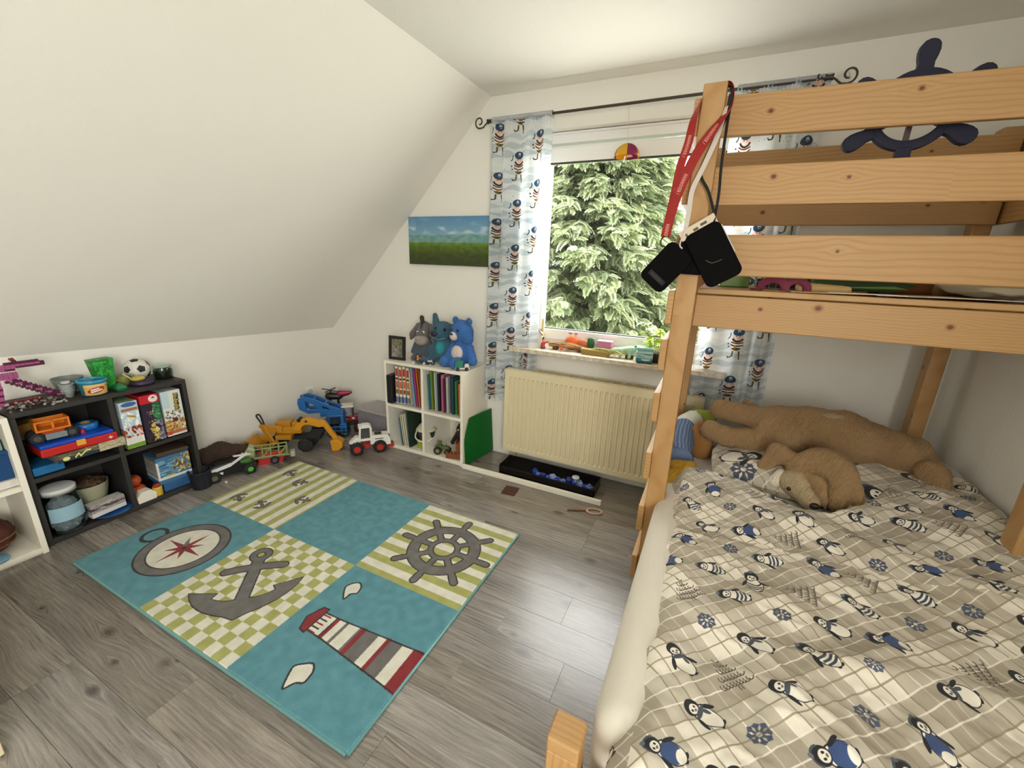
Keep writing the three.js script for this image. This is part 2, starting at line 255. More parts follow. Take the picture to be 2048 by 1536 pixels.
// ---------------------------------------------------------------- bunk bed
function rebase(o, x, y, z) { o.position.set(x, y, z); for (const c of o.children) { c.position.x -= x; c.position.y -= y; c.position.z -= z; } return o; }
{
  const bed = thing('bunk_bed', 'pine bunk bed with plank guard rails and a ladder of boards on its left end', 'bed');
  const X0 = -0.142, X1 = 0.955;
  const P = (n, g, mat = pine, parent = bed) => M(n, g, mat, parent);
  P('post', board(X0, X0 + 0.07, 0, 1.99, -1.715, -1.645, 1)); P('post', board(X1 - 0.03, X1 + 0.04, 0, 1.985, -1.72, -1.65, 1));
  P('post', board(X0, X0 + 0.07, 0, 1.985, -2.51, -2.44, 1)); P('post', board(X1 - 0.066, X1 - 0.008, 0, 1.985, -2.51, -2.44, 1));
  for (const [y0, y1, tilt] of [[1.842, 1.963, -0.018], [1.634, 1.757, -0.006], [1.403, 1.541, 0.0]]) { // guard boards, room side
    const m = P('guard_board', board(-0.56, 0.535, -(y1 - y0) / 2, (y1 - y0) / 2, -0.011, 0.011, 0)); m.position.set((X0 + X1) / 2, (y0 + y1) / 2, -1.728); m.rotation.z = tilt;
  }
  for (const [y0, y1] of [[1.836, 1.957], [1.632, 1.745], [1.403, 1.535]]) P('guard_board', board(X0, X1 - 0.01, y0, y1, -2.44, -2.418, 0));
  for (const [y0, y1] of [[1.845, 1.955], [1.635, 1.75], [1.405, 1.53]]) P('guard_board', board(X0 - 0.022, X0, y0, y1, -2.51, -1.66, 2));
  for (const [y0, y1] of [[1.845, 1.955], [1.635, 1.75], [1.405, 1.53]]) P('guard_board', board(X1, X1 + 0.022, y0, y1, -2.51, -1.66, 2));
  P('deck_rail', board(X0 + 0.07, X1 - 0.07, 1.216, 1.333, -1.737, -1.712, 0)); P('deck_rail', board(X0 + 0.07, X1 - 0.07, 1.216, 1.333, -2.45, -2.425, 0));
  P('deck_rail', board(X0 - 0.022, X0, 1.223, 1.345, -2.51, -1.64, 2)); P('deck_rail', board(X1, X1 + 0.022, 1.223, 1.345, -2.51, -1.64, 2));
  P('deck', board(X0 + 0.071, X1 - 0.071, 1.337, 1.356, -2.43, -1.709, 0));
  for (const y of [0.104, 0.348, 0.591, 0.842, 1.05]) P('ladder_rung', board(X0 - 0.024, X0, y, y + 0.117, -2.51, -1.628, 2));
  // lower bed: side rails, foot posts, foot board
  P('side_rail', board(X0 + 0.045, X0 + 0.069, 0.2, 0.32, -1.65, -0.66, 2)); P('side_rail', board(X1 - 0.069, X1 - 0.045, 0.2, 0.32, -1.65, -0.66, 2));
  P('side_rail', board(X0 + 0.002, X0 + 0.024, 0.2, 0.32, -2.44, -1.715, 2)); P('side_rail', board(X1 - 0.03, X1 - 0.008, 0.2, 0.32, -2.44, -1.715, 2));
  P('foot_post', board(-0.177, -0.11, 0, 0.462, -0.663, -0.598, 1)); P('foot_post_cap', board(-0.178, -0.109, 0.4625, 0.5, -0.664, -0.597, 0, 0.006));
  P('foot_post', board(X1 - 0.068, X1, 0, 0.5, -0.663, -0.598, 1));
  P('foot_board', board(-0.108, X1 - 0.07, 0.2, 0.4, -0.645, -0.62, 0));
  P('bed_base', board(X0 + 0.075, X1 - 0.075, 0.235, 0.255, -2.42, -0.66, 2));
  rebase(bed, 0.4, 0, -1.6);
}
// mattress under a cream sheet
const sheetMat = phys('#ded7c8', 0.9, { bumpMap: weave, bumpScale: 0.0006, sheen: 0.3, sheenColor: new THREE.Color('#fff6e0') });
{
  const g = new RoundedBoxGeometry(1.045, 0.26, 1.76, 6, 0.06); const p = g.attributes.position;
  for (let i = 0; i < p.count; i++) { const x = p.getX(i), y = p.getY(i), z = p.getZ(i); const w = nz(z * 3.1, y * 7, 1) * 0.012 + nz(z * 9, y * 3, 5) * 0.006; p.setX(i, x + (x < 0 ? w : 0)); }
  g.computeVertexNormals();
  single('mattress', 'thick mattress in a cream fitted sheet under the penguin duvet', 'mattress', metricUV(g), sheetMat, [0.418, 0.388, -1.545]);
}
// printed cotton: plaid lines at a slant, penguins, snowflakes, firs and little houses
function penguin(g, x, y, s, a, kind) {
  g.save(); g.translate(x, y); g.rotate(a); g.scale(s, s); const E = (cx, cy, rx, ry, c, r = 0) => { g.fillStyle = c; g.beginPath(); g.ellipse(cx, cy, rx, ry, r, 0, 2 * PI); g.fill(); };
  const ink = '#1d2024', belly = '#efe8da', blue = '#3a4f7c';
  E(-5, 44, 7, 4, ink); E(8, 44, 7, 4, ink);
  E(0, 10, 25, 36, ink); E(0, 11, 22.5, 33.5, belly);
  if (kind === 0) { g.fillStyle = blue; g.beginPath(); g.ellipse(0, 12, 23, 26, 0, 0, 2 * PI); g.fill(); E(0, 32, 16, 11, belly); }
  if (kind === 2) { g.strokeStyle = '#3c4658'; g.lineWidth = 6; for (const q of [4, 16, 27]) { g.beginPath(); g.moveTo(-20, q); g.quadraticCurveTo(0, q + 9, 20, q); g.stroke(); } }
  E(-26, 6, 5, 17, ink, 0.5); E(26, 4, 5, 17, ink, -0.7);
  E(0, -28, 20, 18, ink); E(0, -23, 13, 11, belly); E(-6, -24, 2.6, 3, ink); E(6, -24, 2.6, 3, ink); E(0, -18, 4, 2.5, '#6e6a5c');
  if (kind === 1) { E(0, -8, 19, 6, '#4a515c'); E(12, 4, 5, 11, '#4a515c', -0.3); }
  if (kind !== 1) { g.strokeStyle = '#4a515c'; g.lineWidth = 5; g.beginPath(); g.arc(0, -28, 20, PI * 1.05, PI * 1.95); g.stroke(); E(0, -49, 6, 6, '#6c7380'); }
  g.restore();
}
function flake(g, x, y, r, c) { g.save(); g.translate(x, y); g.strokeStyle = c; g.lineWidth = r * 0.22; g.rotate(x); for (let i = 0; i < 8; i++) { g.rotate(PI / 4); g.beginPath(); g.moveTo(0, r * 0.22); g.lineTo(0, r); g.moveTo(0, r * 0.6); g.lineTo(r * 0.25, r * 0.85); g.moveTo(0, r * 0.6); g.lineTo(-r * 0.25, r * 0.85); g.stroke(); } g.restore(); }
function firTree(g, x, y, s, a) { g.save(); g.translate(x, y); g.rotate(a); g.scale(s, s); g.strokeStyle = '#5b544a'; g.lineWidth = 2.4; for (let l = 0; l < 5; l++) for (let k = -l; k <= l; k++) { g.beginPath(); g.arc(k * 8, -34 + l * 15, 6.5, 0.1 * PI, 1.2 * PI); g.stroke(); } g.beginPath(); g.moveTo(-3, 44); g.lineTo(-3, 34); g.moveTo(3, 44); g.lineTo(3, 34); g.stroke(); g.restore(); }
function hut(g, x, y, s, a) { g.save(); g.translate(x, y); g.rotate(a); g.scale(s, s); g.strokeStyle = '#6a6257'; g.lineWidth = 2.4; g.beginPath(); g.moveTo(-24, 4); g.lineTo(0, -28); g.lineTo(24, 4); g.lineTo(-24, 4); g.moveTo(-19, 4); g.lineTo(-19, 32); g.lineTo(19, 32); g.lineTo(19, 4); g.moveTo(-6, 32); g.lineTo(-6, 14); g.lineTo(6, 14); g.lineTo(6, 32); g.moveTo(-14, -4); g.lineTo(14, -4); g.stroke(); g.restore(); }
function plaid(W, per, big) { // per: pixels per metre
  const c = canvas(W, W), g = c.getContext('2d'); g.fillStyle = '#ece4d4'; g.fillRect(0, 0, W, W);
  const D = W * 1.5, band = per * 0.1;
  for (const a of [PI / 4 + 0.05, -PI / 4 + 0.05]) {
    g.save(); g.translate(W / 2, W / 2); g.rotate(a);
    for (let q = -D; q < D; q += band * 2) { g.fillStyle = 'rgba(128,116,98,0.38)'; g.fillRect(-D, q, D * 2, band); }
    for (let q = -D, i = 0; q < D; q += band / 3, i++) { const dark = Math.floor(i / 3) % 2; g.fillStyle = dark ? 'rgba(150,137,112,0.8)' : 'rgba(244,238,224,0.85)'; g.fillRect(-D, q - per * 0.0016, D * 2, per * 0.0032 * (dark ? 1.1 : 1)); }
    g.restore();
  }
  seed(big ? 71 : 31);
  const n = big ? 3 : 12, st = W / n; let k = 0;
  for (let j = 0; j < n; j++) for (let i = 0; i < n; i++) {
    const x = (i + 0.5 + (j % 2) * 0.5 + rr(-0.14, 0.14)) * st % W, y = (j + 0.5 + rr(-0.14, 0.14)) * st, t = k++ % 5, a = -PI / 2.7 + rr(-0.75, 0.75);
    if (t === 0 || t === 2) penguin(g, x, y, st / 138, a, (i + 2 * j) % 3); else if (t === 1) flake(g, x, y, st * 0.19, '#4c5568'); else if (t === 3) penguin(g, x, y, st / 128, a + rr(-0.6, 0.6), (i + j) % 3); else if (rnd() < 0.5) firTree(g, x, y, st / 110, a); else (rnd() < 0.5 ? hut : (gg, X, Y) => flake(gg, X, Y, st * 0.16, '#56607a'))(g, x, y, st / 90, a);
  }
  if (big) { penguin(g, 130, 690, 2.4, 1.2, 1); penguin(g, 780, 800, 2.5, -1.3, 0); }
  return tex(c);
}
const duvetTex = plaid(2048, 2048 / 1.42, false), pillowTex = plaid(1024, 1024 / 0.8, true);
const duvetMat = phys('#ffffff', 0.92, { map: duvetTex, bumpMap: weave, bumpScale: 0.0005, sheen: 0.25, sheenColor: new THREE.Color('#fff6e6') });
const pillowMat = phys('#ffffff', 0.92, { map: pillowTex, bumpMap: weave, bumpScale: 0.0005, sheen: 0.25, sheenColor: new THREE.Color('#fff6e6') });
{ // duvet: a closed quilt, puffy and creased, draped over the mattress edge
  const nu = 150, nv = 190, pos = [], uv = [], idx = [];
  const zTop = (x) => -1.9 + 0.15 * Math.exp(-Math.pow((x - 0.42) / 0.17, 2)) + 0.05 * sstep(0, 0.3, x) - 0.36 * sstep(0.55, 0.92, x);
  for (let s = 0; s < 2; s++) for (let j = 0; j <= nv; j++) for (let i = 0; i <= nu; i++) {
    const u = i / nu, v = j / nv, edge = Math.min(u * 1.12, (1 - u) * 1.12, v * 1.5, (1 - v) * 1.5), round = Math.sqrt(1 - Math.pow(1 - clamp(edge / 0.05), 2));
    const bulge = 0.014 * nz(v * 5, 3, 1) + 0.004 * nz(v * 15, 1, 2);
    let x = -0.058 + bulge * (1 - u) + u * (1.072 - bulge), z = mix(zTop(clamp(x, -0.1, 1)), -0.575 + 0.03 * nz(u * 5, 1), v);
    const wr = 0.015 * nz(x * 4.2 + z * 2.5, z * 4.6 - x * 2, 1) + 0.011 * nz(x * 11 + z * 5, z * 7, 4) + 0.008 * Math.abs(nz(x * 17 - z * 10, z * 16 + x * 6, 8)) + 0.0035 * nz(x * 38, z * 30, 3) + 0.007 * Math.pow(1 - Math.abs(nz(x * 6 - z * 9, z * 5 + x * 3, 12)), 6);
    const ridge = 0.02 * Math.exp(-Math.pow((z + 0.15 * x + 0.95) / 0.05, 2)) * sstep(0.15, 0.4, x) + 0.02 * Math.exp(-Math.pow((z - 0.4 * x + 1.75) / 0.07, 2)) * sstep(0.0, 0.3, x);
    let y = 0.532 + 0.03 * sstep(0, 0.35, x) + 0.05 * sstep(-1.35, -1.95, z) + 0.035 * sstep(0.6, 1.0, x) + wr + ridge;
    const droop = sstep(0.09, -0.0, u); y -= 0.06 * droop * droop; x -= 0.004 * droop;
    const bottom = y - 0.05 - 0.01 * (1 - droop), mid = (y + bottom) / 2;
    pos.push(x, s === 0 ? mix(mid, y, round) : Math.max(mix(mid, bottom, round), 0.40), z);
    uv.push((x + 0.02) / 1.42, (-z + 0.35 * 0) / 1.42);
  }
  const N = (nu + 1) * (nv + 1), id = (s, i, j) => s * N + j * (nu + 1) + i;
  for (let j = 0; j < nv; j++) for (let i = 0; i < nu; i++) { idx.push(id(0, i, j), id(0, i, j + 1), id(0, i + 1, j + 1), id(0, i, j), id(0, i + 1, j + 1), id(0, i + 1, j)); idx.push(id(1, i, j), id(1, i + 1, j + 1), id(1, i, j + 1), id(1, i, j), id(1, i + 1, j), id(1, i + 1, j + 1)); }
  const g = new THREE.BufferGeometry(); g.setAttribute('position', new THREE.Float32BufferAttribute(pos, 3)); g.setAttribute('uv', new THREE.Float32BufferAttribute(uv, 2)); g.setIndex(idx); g.computeVertexNormals();
  single('duvet', 'plaid duvet printed with penguins, snowflakes and firs on the lower bed', 'duvet', g, duvetMat);
}
function pillowGeo(w, h, d, s = 40, wr = 0.012) {
  const pos = [], uv = [], idx = [];
  for (let k = 0; k < 2; k++) for (let j = 0; j <= s; j++) for (let i = 0; i <= s; i++) {
    const u = (i / s) * 2 - 1, v = (j / s) * 2 - 1, q = Math.pow(Math.max(0, (1 - Math.pow(Math.abs(u), 2.6)) * (1 - Math.pow(Math.abs(v), 2.6))), 0.42);
    const pinch = 1 - 0.06 * (u * u * v * v) - 0.05 * (1 - u * u) * v * v * 0.5, x = u * w / 2 * pinch, z = v * d / 2 * pinch, n = (nz(x * 7, z * 7, k * 5 + 2) + 0.5 * nz(x * 17, z * 17, k)) * wr * q;
    pos.push(x, (k ? -1 : 1) * h / 2 * q + n, z); uv.push(x / 0.8 + 0.5, -z / 0.8 + 0.5);
  }
  const N = (s + 1) * (s + 1), id = (k, i, j) => k * N + j * (s + 1) + i;
  for (let j = 0; j < s; j++) for (let i = 0; i < s; i++) { idx.push(id(0, i, j), id(0, i, j + 1), id(0, i + 1, j + 1), id(0, i, j), id(0, i + 1, j + 1), id(0, i + 1, j)); idx.push(id(1, i, j), id(1, i + 1, j + 1), id(1, i, j + 1), id(1, i, j), id(1, i + 1, j), id(1, i + 1, j + 1)); }
  const g = new THREE.BufferGeometry(); g.setAttribute('position', new THREE.Float32BufferAttribute(pos, 3)); g.setAttribute('uv', new THREE.Float32BufferAttribute(uv, 2)); g.setIndex(idx); g.computeVertexNormals(); return g;
}
single('pillow', 'large plaid pillow with big printed penguins under the two plush dogs', 'pillow', pillowGeo(0.84, 0.15, 0.58), pillowMat, [0.51, 0.575, -2.13], -0.05).rotation.x = 0.06;
single('towel', 'crumpled white cotton cloth against the wall beside the plush dogs', 'cloth', pillowGeo(0.2, 0.16, 0.26, 30, 0.03), phys('#d5d2c6', 0.95, { bumpMap: weave, bumpScale: 0.001 }), [0.915, 0.59, -2.29], 0.3);
// plush dogs, lying
const tanFur = fur('#c29c6c', 0.022), tanPale = fur('#cfb78f', 0.016), darkNose = std('#1c1512', 0.35);
{
  const d = thing('plush_dog', 'long tan plush dog lying stretched across the head of the lower bed', 'soft toy', [0.5, 0.68, -2.25]), o = [0.5, 0.68, -2.25], L = (x, y, z) => [x - o[0], y - o[1], z - o[2]];
  M('body', soft([
    cap(L(0.36, 0.715, -2.24), L(0.60, 0.728, -2.25), 0.1, 0.102), cap(L(0.6, 0.728, -2.25), L(0.78, 0.70, -2.26), 0.098, 0.075), cap(L(0.78, 0.70, -2.26), L(0.86, 0.7, -2.26), 0.062, 0.058), // trunk
    ell(L(0.345, 0.685, -2.17), 0.112, [1.05, 0.95, 0.9]), ell(L(0.6, 0.71, -2.2), 0.112, [1.35, 0.95, 0.9]), ell(L(0.79, 0.69, -2.22), 0.088, [1.0, 0.95, 0.9]), ell(L(0.47, 0.775, -2.26), 0.06, [1.3, 0.8, 1]),
    cap(L(0.31, 0.742, -2.22), L(0.17, 0.758, -2.2), 0.06, 0.046), cap(L(0.17, 0.758, -2.2), L(0.10, 0.765, -2.2), 0.046, 0.05), // upper hind leg
    cap(L(0.27, 0.665, -2.12), L(0.13, 0.668, -2.1), 0.06, 0.042), cap(L(0.13, 0.668, -2.1), L(0.07, 0.685, -2.1), 0.042, 0.047),  // lower hind leg
    cap(L(0.84, 0.69, -2.22), L(0.89, 0.62, -2.12), 0.05, 0.036), cap(L(0.88, 0.7, -2.28), L(0.915, 0.655, -2.22), 0.05, 0.04), // front legs
  ], 0.009, 0.022, 0.0055, 62), tanFur, d);
  M('patch', soft([ell(L(0.56, 0.812, -2.21), 0.035, [1.6, 0.35, 0.9])], 0.006, 0.01, 0.004, 90), tanPale, d, 'paler fur patch on the flank');
  M('head', soft([ell(L(0.885, 0.66, -2.12), 0.058, [1, 0.95, 1]), cap(L(0.9, 0.64, -2.08), L(0.915, 0.615, -2.03), 0.036, 0.028)], 0.008, 0.02, 0.003, 70), tanFur, d);
  M('tail', soft([cap(L(0.26, 0.77, -2.26), L(0.2, 0.8, -2.28), 0.02, 0.014)], 0.006, 0.01, 0.002), tanFur, d);
}
{
  const o = [0.48, 0.6, -1.95], L = (x, y, z) => [x - o[0], y - o[1], z - o[2]];
  const d = thing('plush_dog', 'smaller tan plush dog with floppy ears and black nose curled up on the pillow edge', 'soft toy', o);
  M('body', soft([
    ell(L(0.5, 0.665, -1.97), 0.085, [1.1, 0.85, 0.95]), cap(L(0.46, 0.655, -1.96), L(0.41, 0.625, -1.93), 0.062, 0.05),
    cap(L(0.4, 0.655, -1.96), L(0.325, 0.695, -1.965), 0.036, 0.031), cap(L(0.33, 0.69, -1.965), L(0.288, 0.61, -1.95), 0.032, 0.03), // raised foreleg
    cap(L(0.56, 0.66, -1.94), L(0.6, 0.575, -1.88), 0.046, 0.036), cap(L(0.53, 0.64, -1.9), L(0.535, 0.565, -1.85), 0.036, 0.033),
  ], 0.009, 0.022, 0.004, 65), tanFur, d);
  M('head', soft([ell(L(0.395, 0.6, -1.885), 0.056, [1.05, 0.95, 1]), cap(L(0.41, 0.588, -1.86), L(0.445, 0.565, -1.815), 0.041, 0.034)], 0.007, 0.016, 0.0025, 80), tanPale, d);
  M('ear', soft([cap(L(0.43, 0.64, -1.885), L(0.465, 0.63, -1.86), 0.02, 0.026), cap(L(0.465, 0.63, -1.86), L(0.485, 0.57, -1.83), 0.027, 0.02)], 0.007, 0.012, 0.002), tanFur, d);
  M('ear', soft([cap(L(0.345, 0.62, -1.9), L(0.325, 0.585, -1.88), 0.02, 0.024)], 0.007, 0.012, 0.002), fur('#e6dcc6'), d);
  M('eye', sph(0.0085, ...L(0.372, 0.592, -1.834)), darkNose, d); M('eye', sph(0.0085, ...L(0.43, 0.612, -1.845)), darkNose, d);
  M('nose', sph(0.015, ...L(0.455, 0.566, -1.783), 1.25, 0.85, 0.8), darkNose, d);
}
{ // bolster of coloured sections curving up the bed's left edge
  const pts = [[0.07, 0.635, -2.36], [0.0, 0.64, -2.34], [-0.05, 0.62, -2.25], [-0.06, 0.585, -2.1], [-0.05, 0.56, -1.98]], curve = new THREE.CatmullRomCurve3(pts.map((p) => V(...p)));
  const b = thing('bolster', 'curved bolster cushion in green, white and striped blue cloth beside the bed post', 'cushion');
  const c = canvas(256, 256), g = c.getContext('2d'); g.fillStyle = '#5b6d8e'; g.fillRect(0, 0, 256, 256); g.fillStyle = '#7d8da8'; for (let i = 0; i < 256; i += 22) g.fillRect(0, i, 256, 7); g.fillStyle = '#46567a'; for (let i = 10; i < 256; i += 22) g.fillRect(0, i, 256, 3);
  const secs = [[0, 0.3, std('#8f9a3a', 0.95)], [0.3, 0.52, std('#d7dccb', 0.95)], [0.52, 1, std('#ffffff', 0.95, { map: tex(c, 4, 2) })]];
  for (const [t0, t1, m] of secs) { const q = []; for (let i = 0; i <= 10; i++) q.push(curve.getPoint(mix(t0, t1, i / 10)).toArray()); const tg = tube(q, 0.062, 24, 20); const pp = tg.attributes.position; for (let i = 0; i < pp.count; i++) { const x = pp.getX(i), y = pp.getY(i), z = pp.getZ(i); pp.setXYZ(i, x + 0.006 * nz(x * 30, y * 30, z * 20), y + 0.006 * nz(z * 24, x * 30, 3), z); } tg.computeVertexNormals(); M('section', [tg, sph(0.061, ...q[10], 1, 1, 0.4), sph(0.061, ...q[0], 0.4, 1, 1)], m, b); }
  rebase(b, -0.02, 0.55, -2.2);
}
single('oval_cushion', 'oval brown plush cushion leaning on the striped bolster', 'cushion', soft([cap([0, -0.05, 0.01], [0, 0.055, -0.01], 0.055, 0.05)], 0.008, 0.02, 0.004, 70), fur('#a9773f', 0.008), [0.035, 0.585, -2.18], 0.2);
{
  const t = thing('yellow_plush', 'mustard yellow plush lying between the bed post and the duvet corner', 'soft toy', [-0.035, 0.52, -1.83]);
  M('body', soft([cap([-0.015, -0.05, 0.0], [0.03, 0.03, -0.05], 0.05, 0.045), ell([-0.02, -0.01, -0.03], 0.055, [1, 1, 1])], 0.008, 0.02, 0.004, 60), fur('#b58a1f', 0.008), t);
  M('flap', soft([cap([-0.03, 0.06, -0.03], [0.045, 0.055, -0.07], 0.02, 0.018)], 0.007, 0.012, 0.003), fur('#a37b1c', 0.008), t);
}

// ---------------------------------------------------------------- rug: six woven squares with seaside figures
{
  const S = 1184, W = 2048, H = 1403, c = canvas(W, H), g = c.getContext('2d'), m = (v) => v * S; // metres to pixels
  const blue = '#5b98a3', olive = '#b3b366', cream = '#ece9d6', grey = '#726e69', red = '#8f1f28', ink = '#262320';
  const cw = 1.73 / 3, ch = 1.185 / 2;
  g.fillStyle = blue; g.fillRect(0, 0, W, H);
  const cell = (i, j, f) => { g.save(); g.beginPath(); g.rect(m(i * cw), m(j * ch), m(cw), m(ch)); g.clip(); g.translate(m(i * cw), m(j * ch)); f(); g.restore(); };
  const R = (col, x, y, w, h) => { g.fillStyle = col; g.fillRect(m(x), m(y), m(w), m(h)); };
  const jag = (pts, fill, lw = 0.007, close = true) => { // outlined woven figure, points in metres
    g.beginPath(); pts.forEach((p, i) => (i ? g.lineTo(m(p[0]), m(p[1])) : g.moveTo(m(p[0]), m(p[1])))); if (close) g.closePath();
    if (fill) { g.fillStyle = fill; g.fill(); } if (lw) { g.strokeStyle = ink; g.lineWidth = m(lw); g.lineJoin = 'round'; g.stroke(); }
  };
  const smooth = (pts) => new THREE.CatmullRomCurve3(pts.map((p) => V(p[0], p[1], 0)), true, 'catmullrom', 0.4).getPoints(90).map((p) => [p.x, p.y]);
  const anchor = (cx, cy, a, s, lw) => {
    g.save(); g.translate(m(cx), m(cy)); g.rotate(a); g.scale(s, s);
    g.lineCap = 'round'; g.lineJoin = 'round';
    for (const [col, ex] of [[ink, lw * 2], [grey, 0]]) {
      g.fillStyle = g.strokeStyle = col;
      g.lineWidth = m(0.028 + ex); g.beginPath(); g.arc(0, m(-0.205), m(0.036), 0, 2 * PI); g.stroke();
      g.lineWidth = m(0.052 + ex); g.beginPath(); g.moveTo(0, m(-0.155)); g.lineTo(0, m(0.12)); g.stroke();
      g.lineWidth = m(0.042 + ex); g.beginPath(); g.moveTo(m(-0.13), m(-0.1)); g.quadraticCurveTo(0, m(-0.12), m(0.13), m(-0.1)); g.stroke();
      g.beginPath(); const o = ex / 2; // crown and flukes
      g.moveTo(m(-0.24 - o), m(0.02 - o)); g.lineTo(m(-0.12 + o), m(0.045 - o * 0.3)); g.lineTo(m(-0.135 + o), m(0.075)); g.quadraticCurveTo(m(-0.05), m(0.13 - o), 0, m(0.09 - o)); g.quadraticCurveTo(m(0.05), m(0.13 - o), m(0.135 - o), m(0.075)); g.lineTo(m(0.12 - o), m(0.045 - o * 0.3)); g.lineTo(m(0.24 + o), m(0.02 - o));
      g.quadraticCurveTo(m(0.2 + o), m(0.14 + o), m(0.05), m(0.195 + o)); g.lineTo(0, m(0.225 + o)); g.lineTo(m(-0.05), m(0.195 + o)); g.quadraticCurveTo(m(-0.2 - o), m(0.14 + o), m(-0.24 - o), m(0.02 - o)); g.fill();
    }
    g.restore();
  };
  cell(0, 0, () => { R(cream, 0, 0, 1, 1); for (let i = 0; i < 8; i++) R(olive, i * 0.0825 - 0.012, 0, 0.041, 1); for (const [x, y, a] of [[0.115, 0.145, 1.9], [0.27, 0.2, 1.0], [0.11, 0.49, 2.0], [0.3, 0.475, -1.2], [0.46, 0.33, 1.2]]) anchor(x, y, a, 0.19, 0.02); });
  cell(1, 0, () => { const q = canvas(64, 64), k = q.getContext('2d'); R(blue, 0, 0, 1, 1); seed(3); for (let i = 0; i < 420; i++) { g.strokeStyle = ['rgba(120,190,185,0.16)', 'rgba(60,130,165,0.2)', 'rgba(110,175,150,0.16)'][i % 3]; g.lineWidth = m(rr(0.002, 0.007)); const x = rr(0.02, 0.45), y = rr(0, 0.5); g.beginPath(); g.moveTo(m(x), m(y)); g.quadraticCurveTo(m(x + 0.04), m(y + rr(-0.02, 0.02)), m(x + rr(0.05, 0.12)), m(y + rr(-0.02, 0.03))); g.stroke(); } });
  cell(2, 0, () => {
    R(cream, 0, 0, 1, 1); for (let i = 0; i < 8; i++) R(olive, 0, i * 0.0845 - 0.032, 1, 0.042);
    const cx = 0.303, cy = 0.297;
    for (const [col, ex] of [[ink, 0.006], [grey, 0]]) {
      g.strokeStyle = g.fillStyle = col; g.lineCap = 'round';
      for (let i = 0; i < 8; i++) { const a = i * PI / 4, s = (r) => [m(cx + r * Math.cos(a)), m(cy + r * Math.sin(a))]; g.lineWidth = m(0.026 + 2 * ex); g.beginPath(); g.moveTo(...s(0.07)); g.lineTo(...s(0.2)); g.stroke(); g.lineWidth = m(0.03 + 2 * ex); g.beginPath(); g.moveTo(...s(0.205)); g.lineTo(...s(0.242)); g.stroke(); }
      g.lineWidth = m(0.052 + 2 * ex); g.beginPath(); g.arc(m(cx), m(cy), m(0.155), 0, 2 * PI); g.stroke();
      g.lineWidth = m(0.022 + 2 * ex); g.beginPath(); g.arc(m(cx), m(cy), m(0.068), 0, 2 * PI); g.stroke();
    }
  });
  cell(0, 1, () => {
    const cx = 0.332, cy = 0.304, C = (r, col, lw) => { g.beginPath(); g.arc(m(cx), m(cy), m(r), 0, 2 * PI); g.fillStyle = col; g.fill(); if (lw) { g.strokeStyle = ink; g.lineWidth = m(lw); g.stroke(); } };
    g.strokeStyle = ink; g.lineWidth = m(0.017); g.beginPath(); g.arc(m(cx - 0.235), m(cy + 0.015), m(0.052), 0.6, 5.6); g.stroke();
    g.lineWidth = m(0.04); g.strokeStyle = grey; g.beginPath(); g.moveTo(m(cx - 0.2), m(cy + 0.02)); g.lineTo(m(cx - 0.16), m(cy + 0.01)); g.stroke();
    C(0.192, grey, 0.008); C(0.147, cream, 0.006);
    g.save(); g.translate(m(cx), m(cy)); for (let i = 0; i < 8; i++) { const a = i * PI / 4 + PI / 4 * 0.0 + PI, l = i % 2 ? 0.085 : 0.125; g.save(); g.rotate(a); g.fillStyle = i === 1 ? grey : red; g.beginPath(); g.moveTo(m(0.008), 0); g.lineTo(m(0.02), m(0.013)); g.lineTo(m(l), 0); g.lineTo(m(0.02), m(-0.013)); g.fill(); g.restore(); } g.restore();
    C(0.012, ink);
  });
  cell(1, 1, () => { R(cream, 0, 0, 1, 1); for (let i = 0; i < 12; i++) for (let j = 0; j < 12; j++) if ((i + j) % 2) R(olive, i * cw / 12, j * ch / 12, cw / 12, ch / 12); anchor(0.252, 0.302, -0.72, 0.92, 0.006); });
  cell(2, 1, () => {
    const u = (x, y) => [(x - 0.6667) * 1.73, (y - 0.5) * 1.185];
    for (const pts of [[[0.728, 0.563], [0.742, 0.578], [0.747, 0.605], [0.735, 0.62], [0.733, 0.648], [0.718, 0.628], [0.706, 0.6], [0.714, 0.575]], [[0.812, 0.873], [0.826, 0.89], [0.83, 0.925], [0.815, 0.94], [0.804, 0.966], [0.79, 0.935], [0.782, 0.905], [0.796, 0.885]]]) jag(smooth(pts.map((p) => u(...p))), cream, 0.007);
    const t = (x, k) => mix(mix(0.719, 0.8, k), mix(0.691, 0.834, k), (x - 0.766) / 0.24); // tower edges
    const bands = [[0.766, 0.776, red], [0.776, 0.794, cream], [0.794, 0.802, grey], [0.802, 0.832, cream], [0.832, 0.838, grey], [0.838, 0.85, red], [0.85, 0.884, grey], [0.884, 0.906, cream], [0.906, 0.916, red], [0.916, 0.947, grey], [0.947, 0.975, cream], [0.975, 1.01, red]];
    for (const [a, b, col] of bands) { const e = col === red ? 0.004 : 0; jag([u(a, t(a, 0) - e), u(b, t(b, 0) - e), u(b, t(b, 1) + e), u(a, t(a, 1) + e)], col, 0); }
    jag([u(0.766, t(0.766, 0)), u(1.01, t(1.01, 0)), u(1.01, t(1.01, 1)), u(0.766, t(0.766, 1))], null, 0.006);
    jag([u(0.728, 0.721), u(0.766, 0.718), u(0.766, 0.801), u(0.728, 0.798)], cream, 0.006);
    for (let i = 0; i < 5; i++) jag([u(0.731, 0.727 + i * 0.0165), u(0.752, 0.7255 + i * 0.017), u(0.752, 0.731 + i * 0.017), u(0.731, 0.732 + i * 0.0165)], i % 2 ? ink : red, 0);
    jag([u(0.698, 0.76), u(0.712, 0.707), u(0.729, 0.705), u(0.729, 0.81), u(0.712, 0.806)], red, 0.006);
  });
